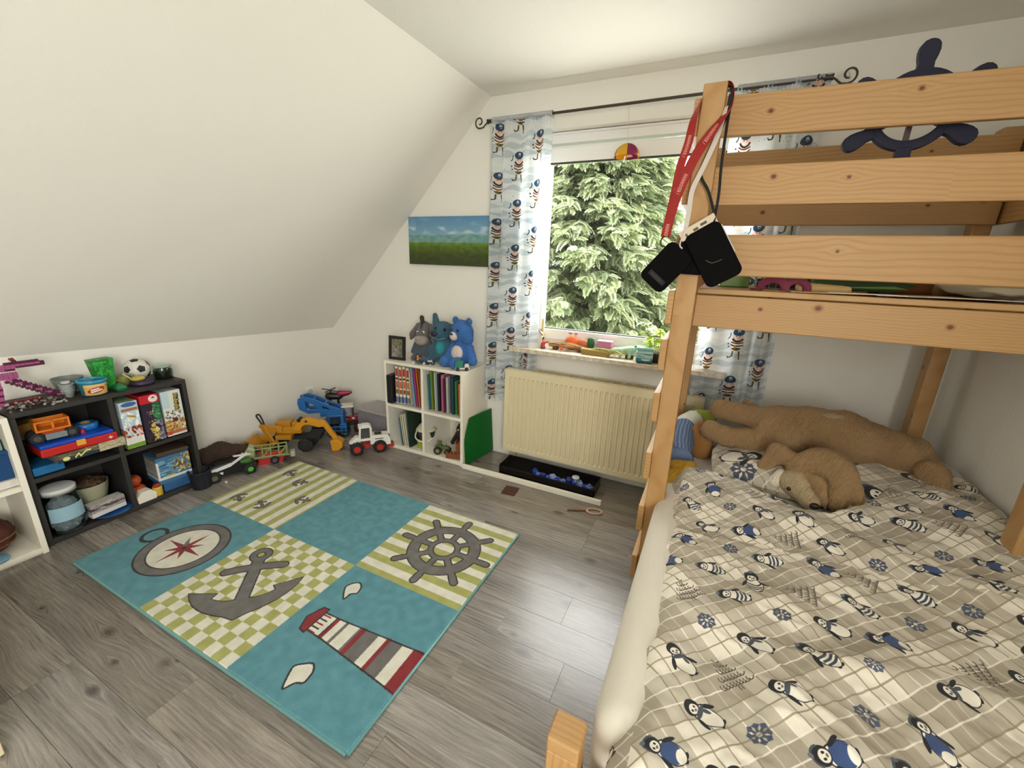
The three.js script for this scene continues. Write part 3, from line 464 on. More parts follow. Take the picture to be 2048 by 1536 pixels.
  const pile = paint(512, 512, () => { const v = 128 + (rnd() - 0.5) * 200; return [v, v, v]; }, false, 7, 5);
  // ragged weave: blend each dot toward its neighbour, so edges step like knots
  const id = g.getImageData(0, 0, W, H), src = new Uint8ClampedArray(id.data); seed(8);
  for (let y = 0; y < H; y++) for (let x = 0; x < W; x++) { const X = clamp(x + Math.round(nz(x * 0.35, y * 0.35, 1) * 4), 0, W - 1), Y = clamp(y + Math.round(nz(x * 0.35, y * 0.35, 6) * 4), 0, H - 1), i = (y * W + x) * 4, k = (Y * W + X) * 4, s = (rnd() - 0.5) * 26 + 14 * nz(x * 0.02, y * 0.02, 3); for (let q = 0; q < 3; q++) id.data[i + q] = src[k + q] + s; }
  g.putImageData(id, 0, 0);
  const t = tex(c); t.wrapS = t.wrapT = THREE.ClampToEdgeWrapping;
  const mat = phys('#ffffff', 0.95, { map: t, bumpMap: pile, bumpScale: 0.004, sheen: 0.25, sheenColor: new THREE.Color('#ffffff'), sheenRoughness: 0.7 });
  const rug = thing('rug', 'children\'s rug of six squares with compass, anchors, ship wheel and lighthouse', 'rug', [-1.645, 0, -1.1925]);
  const nx = 60, ny = 42, geo = new RoundedBoxGeometry(1.73, 0.014, 1.185, 3, 0.005); const p = geo.attributes.position, uv = geo.attributes.uv;
  for (let i = 0; i < p.count; i++) uv.setXY(i, clamp(p.getX(i) / 1.73 + 0.5, 0.002, 0.998), clamp(0.5 - p.getZ(i) / 1.185, 0.003, 0.997));
  geo.translate(0, 0.009, 0); M('pile', geo, mat, rug);
  const hem = std('#7fb4b2', 0.9, { bumpMap: weave, bumpScale: 0.001 });
  for (const q of [0.594, -0.594]) M('hem', tube([[-0.862, 0.006, q], [0, 0.006, q * 1.004], [0.862, 0.006, q]], 0.006, 20, 8), hem, rug);
  for (const q of [0.867, -0.867]) M('hem', tube([[q, 0.006, -0.594], [q * 1.001, 0.006, 0], [q, 0.006, 0.594]], 0.006, 20, 8), hem, rug);
}
// ---------------------------------------------------------------- curtains, rod, picture, radiator
function pirate(g, x, y, s) { // a small printed pirate
  g.save(); g.translate(x, y); g.scale(s * 1.28, s * 0.9); const E = (cx, cy, rx, ry, c, r = 0, a0 = 0, a1 = 2 * PI) => { g.fillStyle = c; g.beginPath(); g.ellipse(cx, cy, rx, ry, r, a0, a1); g.fill(); };
  const brown = '#5b4a12', navy = '#27455f', ink = '#2b211d', skin = '#f3d3c8', red = '#5f2a22';
  g.strokeStyle = brown; g.lineWidth = 8; g.beginPath(); g.moveTo(-14, 50); g.lineTo(-16, 76); g.moveTo(15, 50); g.lineTo(19, 74); g.stroke();
  g.strokeStyle = ink; g.lineWidth = 5; g.beginPath(); g.moveTo(-16, 76); g.lineTo(-34, 80); g.lineTo(-40, 72); g.moveTo(19, 74); g.lineTo(20, 92); g.stroke();
  E(0, 12, 31, 36, '#f4f1ea'); g.save(); g.beginPath(); g.ellipse(0, 12, 31, 36, 0, 0, 2 * PI); g.clip(); g.strokeStyle = red; g.lineWidth = 6; for (const q of [6, 20]) { g.beginPath(); g.moveTo(-34, q - 6); g.quadraticCurveTo(0, q + 18, 34, q - 6); g.stroke(); } g.fillStyle = brown; g.fillRect(-34, 34, 70, 24); g.fillStyle = '#b08a20'; g.fillRect(-12, 24, 9, 14); g.restore();
  E(0, -20, 26, 23, skin); g.strokeStyle = ink; g.lineWidth = 9; g.beginPath(); g.arc(0, -24, 27, 0.12 * PI, 0.88 * PI); g.stroke();
  E(-8, -22, 2.5, 2.5, ink); E(9, -22, 3.5, 3, '#d98d84');
  E(0, -44, 28, 19, navy); g.fillStyle = navy; g.beginPath(); g.moveTo(-34, -46); g.quadraticCurveTo(0, -22, 36, -50); g.quadraticCurveTo(20, -38, 0, -36); g.quadraticCurveTo(-20, -38, -34, -46); g.fill(); E(2, -48, 8, 9, '#cfd8e0'); E(2, -44, 5, 3, navy);
  g.strokeStyle = '#34506a'; g.lineWidth = 5; g.beginPath(); g.arc(-58, -34, 20, -0.5, 1.1); g.stroke(); E(-44, 10, 4, 4, ink); E(-40, 24, 5, 3, ink);
  g.restore();
}
const curtainTex = (() => { // 0.62 m of cloth: soft wave bands with rows of pirates
  const W = 1024, H = 2048, c = canvas(W, H), g = c.getContext('2d'), per = W / 0.62; g.fillStyle = '#e9edef'; g.fillRect(0, 0, W, H); seed(14);
  for (let j = 0; j * 52 < H; j++) { g.fillStyle = ['rgba(176,192,200,0.6)', 'rgba(240,243,244,0.7)', 'rgba(188,204,208,0.55)', 'rgba(170,186,190,0.5)'][j % 4]; g.beginPath(); const y = j * 52; g.moveTo(0, y); for (let x = 0; x <= W; x += 16) g.lineTo(x, y + 8 * Math.sin(x * 0.03 + j) + 4 * Math.sin(x * 0.011 * (j % 3 + 1))); for (let x = W; x >= 0; x -= 16) g.lineTo(x, y + 28 + 8 * Math.sin(x * 0.026 + j * 2)); g.fill(); }
  for (let i = 0; i < 300; i++) { g.fillStyle = 'rgba(90,110,120,0.4)'; g.beginPath(); g.arc(rnd() * W, rnd() * H, rr(1.5, 5), 0, 7); g.fill(); }
  for (let i = 0; i < 26; i++) { g.strokeStyle = 'rgba(120,140,150,0.55)'; g.lineWidth = 3; const x = rnd() * W, y = rnd() * H; g.beginPath(); g.arc(x, y, 26, 0, 7); g.moveTo(x - 26, y); g.lineTo(x + 26, y); g.moveTo(x, y - 26); g.lineTo(x, y + 26); g.stroke(); }
  const st = H / 7; for (let j = -1; j < 8; j++) for (let i = 0; i < 4; i++) pirate(g, (i + 0.42) * 256, (j + 0.5) * st + ((i * 2) % 4) / 4 * st + i * 30 - 40, 1.36);
  return tex(c);
})();
const curtainMat = phys('#ffffff', 0.9, { map: curtainTex, transmission: 0.54, thickness: 0, side: THREE.DoubleSide, bumpMap: weave, bumpScale: 0.0003 });
function curtain(name, label, xt0, xt1, xb0, xb1, yt, yb0, yb1, z, flip) {
  const n = 150, m = 70, pos = [], uv = [], idx = [];
  for (let j = 0; j <= m; j++) for (let i = 0; i <= n; i++) {
    const u = i / n, v = j / m, f = 3.6, ph = u * f * 2 * PI + 0.9 * Math.sin(u * 7 + flip) + 0.35 * nz(u * 4, v * 1.5, flip), amp = (0.012 + 0.012 * sstep(0, 0.4, v)) * (0.6 + 0.55 * nz(u * 3 + 5, 0.3, flip + 2) + 0.4), gather = v < 0.03 ? 0.006 * Math.sin(u * 150) : 0;
    const x = mix(mix(xt0, xt1, u), mix(xb0, xb1, u), v) + 0.006 * Math.sin(ph * 0.5 + 1) * v, y = mix(yt, mix(yb0, yb1, u), v) + (j === 0 ? 0.006 * Math.sin(u * 90) : 0);
    pos.push(x, y, z + amp * Math.sin(ph) + gather + 0.006 * nz(x * 8, y * 3, flip)); uv.push(u * 0.74 + flip * 0.21, 1 - v * (yt - yb0) / 1.92);
  }
  for (let j = 0; j < m; j++) for (let i = 0; i < n; i++) { const a = j * (n + 1) + i; idx.push(a, a + n + 1, a + 1, a + 1, a + n + 1, a + n + 2); }
  const g = new THREE.BufferGeometry(); g.setAttribute('position', new THREE.Float32BufferAttribute(pos, 3)); g.setAttribute('uv', new THREE.Float32BufferAttribute(uv, 2)); g.setIndex(idx); g.computeVertexNormals();
  const t = thing(name, label, 'curtain', [0, 0, 0], 0); M('cloth', g, curtainMat, t);
  M('heading', tube([[xt0 + 0.004, yt - 0.006, z], [(xt0 + xt1) / 2, yt - 0.006, z], [xt1 - 0.004, yt - 0.006, z]], 0.0135, 40, 10), std('#dde2e3', 0.9, { bumpMap: weave, bumpScale: 0.002 }), t);
  return rebase(t, (xb0 + xb1) / 2, yb0, z);
}
curtain('curtain', 'white and pale blue pirate print curtain hanging beside the landscape picture', -1.425, -1.018, -1.447, -1.06, 2.272, 0.445, 0.478, -2.575, 0);
curtain('curtain', 'white and pale blue pirate print curtain hanging behind the bunk bed', -0.068, 0.315, -0.072, 0.31, 2.282, 0.6, 0.65, -2.585, 1);
{
  const iron = std('#4c463e', 0.42, { metalness: 0.75 }), t = thing('curtain_rod', 'dark iron curtain rod with curled ends above the window', 'curtain rod');
  M('rod', rod([-1.44, 2.262, -2.58], [0.3, 2.272, -2.58], 0.0075, 12), iron, t);
  for (const [x, s, y] of [[-1.44, -1, 2.262], [0.3, 1, 2.272]]) {
    const p = []; p.push([x, y, -2.58], [x + s * 0.02, y - 0.006, -2.58], [x + s * 0.05, y - 0.03, -2.58]);
    for (let i = 0; i <= 26; i++) { const a = -PI * 0.62 + i / 26 * PI * 2.15, r = 0.036 - 0.024 * i / 26; p.push([x + s * (0.075 + r * Math.cos(a) * 0.95 + 0.0), y + 0.002 + r * Math.sin(a), -2.58]); }
    M('finial', tube(p, 0.0045, 90, 8), iron, t);
    M('collar', [cyl(0.011, 0.011, 0.03).rotateZ(PI / 2).translate(x + s * 0.002, y, -2.58), cyl(0.014, 0.014, 0.006).rotateZ(PI / 2).translate(x + s * 0.014, y, -2.58), cyl(0.014, 0.014, 0.006).rotateZ(PI / 2).translate(x - s * 0.012, y, -2.58)], iron, t);
    M('bracket', [rod([x - s * 0.03, y, -2.58], [x - s * 0.03, y, -2.66], 0.006), cyl(0.018, 0.018, 0.004).rotateX(PI / 2).translate(x - s * 0.03, y, -2.658)], iron, t);
  }
  rebase(t, -0.57, 2.26, -2.66);
}
{
  seed(44); const W = 1024, H = 400, c = paint(W, H, (x, y) => {
    const v = 1 - y / H, hz = 0.47 + 0.012 * nz(x * 0.01, 1), n = nz(x * 0.02, y * 0.03, 1), f = nz(x * 0.15, y * 0.06, 4), cl = sstep(0.05, 0.5, nz(x * 0.011, y * 0.02, 8) + 0.15 * f);
    if (v > hz) { const h = (v - hz) / (1 - hz), hill = h < 0.3 + 0.14 * nz(x * 0.008, 3) ; const s = [88 + 60 * (1 - h), 140 + 46 * (1 - h), 182 + 14 * (1 - h)]; if (hill) return [112 + 26 * n, 156 + 24 * n + 12 * f, 152 + 18 * n]; const k = cl * (h < 0.6 ? 0.7 : 0.15); return [mix(s[0], 214, k), mix(s[1], 222, k), mix(s[2], 222, k)]; }
    const d = v / hz, dk = 0.5 + 0.5 * nz(x * 0.006, d * 2, 5), g = 0.42 + 0.58 * Math.pow(d, 2.4); return [(96 + 34 * n) * g + 10 + 14 * f, (132 + 26 * n) * g + 8 + 16 * f, (18 + 10 * f) * g + 6 * dk];
  });
  const t = thing('landscape_picture', 'canvas picture of a green field under blue sky beside the curtain', 'picture', [-1.66, 1.555, -2.645]);
  const g = rbox(0.976, 0.334, 0.026, 0, 0, 0, 0.003), p = g.attributes.position, uv = g.attributes.uv; for (let i = 0; i < p.count; i++) uv.setXY(i, p.getX(i) / 0.976 + 0.5, p.getY(i) / 0.334 + 0.5);
  M('canvas', g, std('#ffffff', 0.55, { map: c, bumpMap: weave, bumpScale: 0.0004 }), t);
  M('stretcher', [b2(-0.47, 0.47, -0.15, -0.12, -0.0145, -0.0125), b2(-0.47, 0.47, 0.12, 0.15, -0.0145, -0.0125)], pine, t);
}
{
  const t = thing('radiator', 'cream ribbed panel radiator under the window sill', 'radiator', [-0.6, 0, -2.6]), X0 = -1.255 + 0.6, X1 = 0.02 + 0.6, Y0 = 0.1, Y1 = 0.712, mat = std('#e0d4b0', 0.45);
  const rib = (z, dir) => { // pressed steel front: flat bands above and below, upright channels between
    const n = 36, prof = []; const pitch = (X1 - X0 - 0.06) / n, ys = [Y0, Y0 + 0.03, Y0 + 0.045, Y1 - 0.065, Y1 - 0.05, Y1], pos = [], idx = [], xs = [X0, X0 + 0.03]; const dep = [0, 0];
    for (let i = 0; i < n; i++) { const a = X0 + 0.03 + i * pitch; for (const [f, d] of [[0.08, 0], [0.26, 1], [0.5, 1], [0.68, 0]]) { xs.push(a + f * pitch); dep.push(d); } } xs.push(X1 - 0.03, X1); dep.push(0, 0);
    ys.forEach((y, j) => xs.forEach((x, i) => pos.push(x, y, z + dir * (j > 1 && j < 4 ? -dep[i] * 0.009 : 0))));
    for (let j = 0; j < ys.length - 1; j++) for (let i = 0; i < xs.length - 1; i++) { const a = j * xs.length + i, b = a + xs.length; idx.push(a, a + 1, b + 1, a, b + 1, b); }
    const g = new THREE.BufferGeometry(); g.setAttribute('position', new THREE.Float32BufferAttribute(pos, 3)); g.setIndex(idx); const h = g.toNonIndexed(); h.computeVertexNormals(); return h;
  };
  M('front_panel', [rib(0.07, 1), b2(X0, X1, Y1 - 0.012, Y1, 0.05, 0.0692), b2(X0, X1, Y0, Y0 + 0.012, 0.05, 0.0692), b2(X0, X0 + 0.012, Y0, Y1, 0.05, 0.0692), b2(X1 - 0.012, X1, Y0, Y1, 0.05, 0.0692)], mat, t);
  M('back_panel', rbox(X1 - X0, Y1 - Y0, 0.02, (X0 + X1) / 2, (Y0 + Y1) / 2, -0.03, 0.006), mat, t);
  const bars = []; for (let x = X0 + 0.02; x < X1 - 0.01; x += 0.0125) bars.push(box(0.005, 0.004, 0.072, x, Y1 + 0.001, 0.014)); 
  M('top_grille', [bars, box(X1 - X0, 0.008, 0.006, (X0 + X1) / 2, Y1, 0.052), box(X1 - X0, 0.008, 0.006, (X0 + X1) / 2, Y1, -0.024), box(X1 - X0, 0.006, 0.005, (X0 + X1) / 2, Y1 - 0.002, 0.014)], mat, t);
  M('side_cover', b2(X0 - 0.004, X0, Y0, Y1, -0.04, 0.066), mat, t); M('side_cover', b2(X1, X1 + 0.004, Y0, Y1, -0.04, 0.066), mat, t);
  M('fins', Array.from({ length: 40 }, (_, i) => box(0.002, 0.52, 0.06, X0 + 0.03 + i * 0.031, 0.4, 0.012)), std('#a89c80', 0.6), t);
  for (const x of [X0 + 0.15, X1 - 0.18]) M('wall_bracket', b2(x, x + 0.03, 0.08, 0.6, -0.06, -0.04), std('#d8ccac', 0.5), t);
  for (const x of [X0 + 0.05, X0 + 0.1]) M('supply_pipe', rod([x, 0.1, 0.01], [x, 0.0, 0.01], 0.008), std('#cfc5a8', 0.4), t);
}
// ---------------------------------------------------------------- spruce outside the window
function spruce(x, y, z, h, label, nb, s) {
  seed(Math.round(x * 100) + 77); const t = thing('spruce_tree', label, 'tree', [x, y, z]);
  M('trunk', new THREE.CylinderGeometry(0.03, 0.2, h, 10).translate(0, h / 2, 0), std('#5a4e40', 0.95), t);
  const sp = []; // one drooping spray: a twig with two rows of needle brushes
  const needle = (ax, az, len, w, dy) => { const g = new THREE.BufferGeometry(), a = Math.hypot(ax, az) || 1, nx = -az / a * w, nzz = ax / a * w, v = [0, 0, 0, ax * len * 0.5 + nx, w * 0.5, az * len * 0.5 + nzz, ax * len, dy, az * len, ax * len * 0.5 - nx, w * 0.5, az * len * 0.5 - nzz]; g.setAttribute('position', new THREE.Float32BufferAttribute(v, 3)); g.setIndex([0, 1, 2, 0, 2, 3]); g.computeVertexNormals(); return g.toNonIndexed(); };
  for (let i = 0; i < 9; i++) for (const k of [-1, 1]) { const q = i / 9, l = 0.115 * (1 - q * 0.6); sp.push(needle(0.55, k * 0.85, l, 0.02, -0.02).translate(q * 0.3, -0.09 * q * q, 0)); sp.push(needle(0.8, k * 0.35, l * 0.7, 0.015, 0.012).translate(q * 0.3, 0.006 - 0.09 * q * q, 0)); }
  sp.push(needle(1, 0, 0.1, 0.02, -0.02).translate(0.28, -0.08, 0));
  const spray = join(sp), cols = ['#c3cd9c', '#d2d9ac', '#b0be8e', '#dce1bd', '#a0af82'].map((c) => new THREE.Color(c));
  const im = new THREE.InstancedMesh(spray, phys('#ffffff', 0.85, { transmission: 0.5, thickness: 0, side: THREE.DoubleSide }), nb); im.name = 'foliage'; im.castShadow = im.receiveShadow = true; im.userData.kind = 'stuff';
  const o = new THREE.Object3D();
  for (let i = 0; i < nb; i++) {
    const v = Math.pow(rnd(), 0.8), yy = h * (0.12 + 0.86 * v), Rm = (1 - v) * s + 0.25, whorl = Math.round(yy / 0.32) * 0.32, a = Math.floor(rnd() * 11) / 11 * 2 * PI + whorl * 2.3 + rr(-0.16, 0.16), q = Math.pow(rnd(), 0.45), r = Rm * q * (0.8 + 0.25 * hash(whorl, Math.floor(a * 3)));
    o.position.set(r * Math.cos(a), mix(yy, whorl, 0.75) - 0.16 * q * Rm * 0.6 + rr(-0.09, 0.09), r * Math.sin(a)); o.rotation.set(rr(-0.5, 0.5), -a + rr(-0.75, 0.75), rr(-0.5, 0.2), 'YXZ'); o.scale.setScalar(rr(0.42, 0.86)); o.updateMatrix(); im.setMatrixAt(i, o.matrix); im.setColorAt(i, cols[Math.floor(rnd() * 5)]);
  }
  t.add(im);
}
spruce(-2.1, -3.1, -7.2, 8.6, 'dense pale green spruce filling the window view outside', 46000, 2.75);
spruce(0.9, -3.1, -9.6, 6.2, 'smaller spruce standing farther off to the side outside the window', 14000, 1.9);

// ---------------------------------------------------------------- shelves
function shelf(name, label, mat, w, h, d, th, pos, turn, back) { // 2 x 2 cube shelf; local x along the front, z toward the room
  const t = thing(name, label, 'shelf', pos, turn);
  M('top_panel', rbox(w, th, d, 0, h - th / 2, 0, 0.0015), mat, t); M('bottom_panel', rbox(w - 2 * th, th, d, 0, th / 2 + 0.012, 0, 0.0015), mat, t);
  M('plinth', box(w - 2 * th, 0.012, 0.02, 0, 0.006, d / 2 - 0.02), mat, t);
  for (const s of [-1, 1]) M('side_panel', rbox(th, h - th, d, s * (w - th) / 2, (h - th) / 2, 0, 0.0015), mat, t);
  M('divider', rbox(th, h - 2 * th - 0.012, d - 0.006, 0, h / 2 + 0.006, 0.001, 0.0015), mat, t);
  for (const s of [-1, 1]) M('shelf_board', rbox(w / 2 - th * 1.5, th, d - 0.006, s * (w / 4 - th * 0.25), h / 2 + 0.005, 0.001, 0.0015), mat, t);
  if (back) M('back_panel', box(w - 2 * th, h - 2 * th, 0.004, 0, h / 2, -d / 2 + 0.004), mat, t);
  return t;
}
const chip = paint(256, 256, (x, y) => { const v = 9 * nz(x * 0.02, y * 0.35, 2) + (rnd() - 0.5) * 8; return [45 + v, 42 + v, 40 + v]; }, true, 1, 1);
const darkWood = std('#ffffff', 0.55, { map: chip });
shelf('white_shelf', 'white four-cube bookshelf with three plush toys sitting on top', whiteLac, 0.69, 0.7, 0.35, 0.021, [-1.807, 0, -2.479], 0, true);
shelf('dark_shelf', 'dark anthracite four-cube shelf full of games below the sloped ceiling', darkWood, 0.712, 0.692, 0.28, 0.022, [-2.905, 0, -0.95], PI / 2, true);
shelf('white_shelf', 'white cube shelf cut by the picture edge beside the dark shelf', whiteLac, 0.7, 0.69, 0.3, 0.022, [-2.875, 0, -0.235], PI / 2, true);

// books: cover and pages; tilt leans the book to its side
function book(label, x, y, z, w, h, d, color, turn, tilt, group, spine) {
  const t = thing('book', label, 'book', [x, y, z], turn, group), m = spine || plastic(color, 0.5);
  const inner = new THREE.Group(); const c = 0.0025;
  const cover = [box(w, h, c, 0, h / 2, d / 2 - c / 2), box(c, h, d, -w / 2 + c / 2, h / 2, 0), box(c, h, d, w / 2 - c / 2, h / 2, 0)].map((g) => { if (tilt) g.rotateZ(tilt); return g; });
  const pages = box(w - 2 * c, h - 0.006, d - 0.006, 0, h / 2, -0.001); if (tilt) pages.rotateZ(tilt);
  if (tilt) { const lift = Math.abs(Math.sin(tilt)) * w / 2; t.position.y += lift; }
  M('cover', cover, m, t); M('pages', pages, plastic('#e9e1cd', 0.9), t); return t;
}
function spineTex(base, marks, W = 64, H = 512) { const c = canvas(W, H), g = c.getContext('2d'); g.fillStyle = base; g.fillRect(0, 0, W, H); for (const [col, y, h, x = 0.15, w = 0.7] of marks) { g.fillStyle = col; g.fillRect(x * W, y * H, w * W, h * H); } return std('#ffffff', 0.5, { map: tex(c) }); }
{
  const zF = -2.325, D = 0.21, gr = 'books in the white cube shelf';
  const B = (label, x, w, h, col, tilt = 0, y = 0.377, dz = 0, spine) => book(label, x, y, zF - D / 2 + dz, w, h, D, col, 0, tilt, gr, spine);
  const redSpots = spineTex('#e9ddc8', [['#b23a24', 0.06, 0.2], ['#7e1f18', 0.3, 0.06], ['#c76a3a', 0.4, 0.18], ['#96501f', 0.62, 0.12], ['#6d7fa5', 0.82, 0.16, 0, 1]]);
  // upper left cube
  for (const [i, n] of [[0, 'first'], [1, 'second'], [2, 'third'], [3, 'fourth']]) B(`${n} of the four white books with red and blue spine print, from the left`, -2.052 + i * 0.031, 0.029, 0.285 - (i % 2) * 0.006, '#fff', 0, 0.377, -0.004 * i, redSpots);
  B('thin cream book beside the red-spotted white books', -1.925, 0.012, 0.26, '#d9c9a0', 0.03);
  B('light blue book leaning beside the purple one', -1.889, 0.017, 0.29, '#7fa3c4', 0.1);
  B('purple-pink book leaning in the upper left cube', -1.865, 0.019, 0.285, '#9b2d72', 0.1);
  B('orange book leaning beside the purple-pink one', -1.846, 0.017, 0.295, '#b8622a', 0.09);
  B('brown-orange book leaning in the upper left cube', -1.827, 0.017, 0.29, '#8c4a1c', 0.075);
  B('dark red book against the shelf divider', -1.809, 0.016, 0.285, '#8e2b1d', 0.05);
  single('dark_box', 'flat dark navy box standing out of the upper left cube', 'box', [rbox(0.045, 0.215, 0.2, 0, 0.1075, 0, 0.004)], std('#191d24', 0.4), [-2.104, 0.377, -2.39], 0.05);
  const fl = book('white booklet lying slanted on top of the red-spotted books', -1.985, 0.672, zF - 0.09, 0.008, 0.11, 0.16, '#e6dfce', 0, 1.42, gr); fl.position.x = -1.93; fl.position.y = 0.667;
  // upper right cube
  const RC = [['thin teal book at the divider', 0.010, 0.26, '#3e7f8c'], ['olive green book in the upper right cube', 0.017, 0.285, '#7c8f2c'], ['lime green book in the upper right cube', 0.013, 0.29, '#a4b545'], ['slim white book with blue edge', 0.012, 0.285, '#c9d4d6'], ['black book in the upper right cube', 0.018, 0.275, '#22242a'], ['pink book in the upper right cube', 0.03, 0.268, '#bc5f86'], ['slim plum book beside the pink one', 0.012, 0.25, '#6d3350'], ['pale grey book with lettered spine', 0.024, 0.262, '#a9aca4'], ['navy blue book in the upper right cube', 0.024, 0.27, '#263a5c'], ['dark teal book in the upper right cube', 0.016, 0.26, '#1c4a4a'], ['grass green book in the upper right cube', 0.014, 0.245, '#4c8a3a'], ['small dark red book in the upper right cube', 0.012, 0.235, '#7a1f1c'], ['red and white book near the right side panel', 0.022, 0.23, '#c9604c'], ['brick red book against the right side panel', 0.014, 0.225, '#93402f']];
  let x = -1.762; RC.forEach(([l, w, h, c], i) => { B(l, x + w / 2, w, h, c, i > 5 ? 0.02 : 0.045 - i * 0.006, 0.377, -0.012 * (i % 3)); x += w + 0.0043; });
  // lower left cube
  const BL = [['blue book in the lower left cube', 0.014, 0.225, '#4a7296', 0.1], ['pale yellow book in the lower left cube', 0.014, 0.25, '#d8cf9c', 0.12], ['cream book in the lower left cube', 0.016, 0.255, '#e3dbc0', 0.12], ['white book in the lower left cube', 0.014, 0.262, '#cfd2c4', 0.12], ['tall dark green book in the lower left cube', 0.017, 0.29, '#2a3b2c', 0.08]];
  x = -2.028; for (const [l, w, h, c, tl] of BL) { B(l, x + w / 2, w, h, c, tl, 0.034); x += w + 0.003; }
  single('brown_folder', 'dark brown folder standing upright behind the sun cap', 'folder', rbox(0.13, 0.28, 0.02, 0, 0.14, 0, 0.003), std('#3a2018', 0.5), [-1.868, 0.034, -2.52], 0);
  // basket with a pale lid and a handle, lime box below
  const bs = thing('play_basket', 'small basket with pale domed lid and white hoop in the lower left cube', 'basket', [-1.855, 0.125, -2.41]);
  M('lid', lathe([[0, 0.105], [0.03, 0.102], [0.055, 0.088], [0.072, 0.062], [0.08, 0.055], [0.08, 0.05], [0, 0.05]]), plastic('#c9c4a4', 0.6), bs);
  M('bowl', lathe([[0, -0.03], [0.045, -0.03], [0.062, 0.0], [0.07, 0.05], [0.066, 0.05], [0, 0.04]]), std('#3a3d33', 0.6), bs);
  M('hoop', tube([[-0.078, 0.03, 0.02], [-0.06, -0.008, 0.06], [0, -0.02, 0.08], [0.055, -0.016, 0.065], [0.076, 0.0, 0.03]], 0.006, 30, 8), plastic('#e2ddcb'), bs);
  const lb = thing('lime_box', 'lime green lidded box on the lower left cube floor', 'box', [-1.862, 0.034, -2.375], 0.15); M('box', rbox(0.068, 0.05, 0.06, 0, 0.025, 0, 0.006), plastic('#8f9a2c'), lb); M('lid', rbox(0.073, 0.012, 0.065, 0, 0.057, 0, 0.004), plastic('#9fab38'), lb); lb.position.y = 0.034;
  // lower right cube: small tractor, shaggy dark toy, rusty crate
  const tr = thing('toy_tractor', 'small olive green toy tractor in the lower right cube', 'toy tractor', [-1.68, 0.034, -2.37], 0.35), oliveP = plastic('#5c6b34');
  M('body', [rbox(0.075, 0.024, 0.03, 0.012, 0.045, 0, 0.004), rbox(0.035, 0.02, 0.036, -0.02, 0.058, 0, 0.004)], oliveP, tr); M('cab', [rbox(0.03, 0.004, 0.034, -0.022, 0.09, 0, 0.002), rod([-0.036, 0.06, 0.015], [-0.034, 0.09, 0.015], 0.002), rod([-0.036, 0.06, -0.015], [-0.034, 0.09, -0.015], 0.002), rod([-0.008, 0.06, 0.015], [-0.012, 0.09, 0.015], 0.002), rod([-0.008, 0.06, -0.015], [-0.012, 0.09, -0.015], 0.002)], oliveP, tr); M('exhaust', rod([0.03, 0.055, 0.006], [0.03, 0.085, 0.006], 0.002), plastic('#222'), tr);
  for (const [wx, wz, r] of [[-0.03, 0.03, 0.029], [-0.03, -0.03, 0.029], [0.04, 0.026, 0.02], [0.04, -0.026, 0.02]]) wheelPart(tr, wx, r, wz, r, 0.016, '#7c8a3a');
  const sh = thing('shaggy_toy', 'dark shaggy toy creature leaning in the lower right cube', 'soft toy', [-1.535, 0.034, -2.44]);
  M('body', soft([cap([0, 0.06, 0], [0.01, 0.18, -0.01], 0.05, 0.05), ell([0.0, 0.2, 0.0], 0.055, [1, 0.9, 1]), cap([-0.03, 0.17, 0.02], [-0.075, 0.09, 0.04], 0.02, 0.016)], 0.008, 0.02, 0.009, 90), fur('#211a17', 0.01), sh);
  for (const s of [-1, 1]) M('eye', sph(0.007, s * 0.018, 0.205, 0.05), plastic('#d8cfb8'), sh);
  const cr = thing('rust_crate', 'rust brown toy castle piece beside the shaggy toy', 'toy', [-1.53, 0.034, -2.36], 0.2), rust = std('#7d4526', 0.7);
  M('tower', [rbox(0.055, 0.12, 0.04, 0.01, 0.06, 0, 0.004), ...[-0.018, 0.01, 0.038].map((q) => rbox(0.012, 0.018, 0.04, q, 0.128, 0, 0.002))], rust, cr); M('wall', [rbox(0.12, 0.04, 0.02, -0.03, 0.02, 0.025, 0.004), ...[-0.08, -0.05, -0.02, 0.01].map((q) => rbox(0.014, 0.014, 0.02, q, 0.046, 0.025, 0.002))], rust, cr);
}
function wheelPart(parent, x, y, z, r, w, hub, axis = 'z') { // tyre (with hub) as a part
  const tr = new THREE.TorusGeometry(r - w * 0.42, w * 0.5, 10, 22).scale(1, 1, 1.05), lugs = [];
  for (let i = 0; i < 14; i++) { const a = i / 14 * 2 * PI; lugs.push(box(w * 0.5, w * 0.2, w * 0.9).rotateY(i % 2 ? 0.5 : -0.5).translate(0, r - w * 0.06, 0).rotateZ(a)); }
  const g = join([tr, cyl(r - w * 0.6, r - w * 0.6, w * 0.5, 0, 0, 0, 20).rotateX(PI / 2), ...lugs]);
  const m = M('wheel', axis === 'x' ? g.rotateY(PI / 2) : g, std('#1d1c1b', 0.75), parent); m.position.set(x, y, z);
  const h = join([cyl(r * 0.52, r * 0.56, w * 0.95, 0, 0, 0, 18).rotateX(PI / 2), cyl(r * 0.2, r * 0.2, w * 1.12, 0, 0, 0, 12).rotateX(PI / 2)]);
  M('hub', axis === 'x' ? h.rotateY(PI / 2) : h, plastic(hub), m); return m;
}
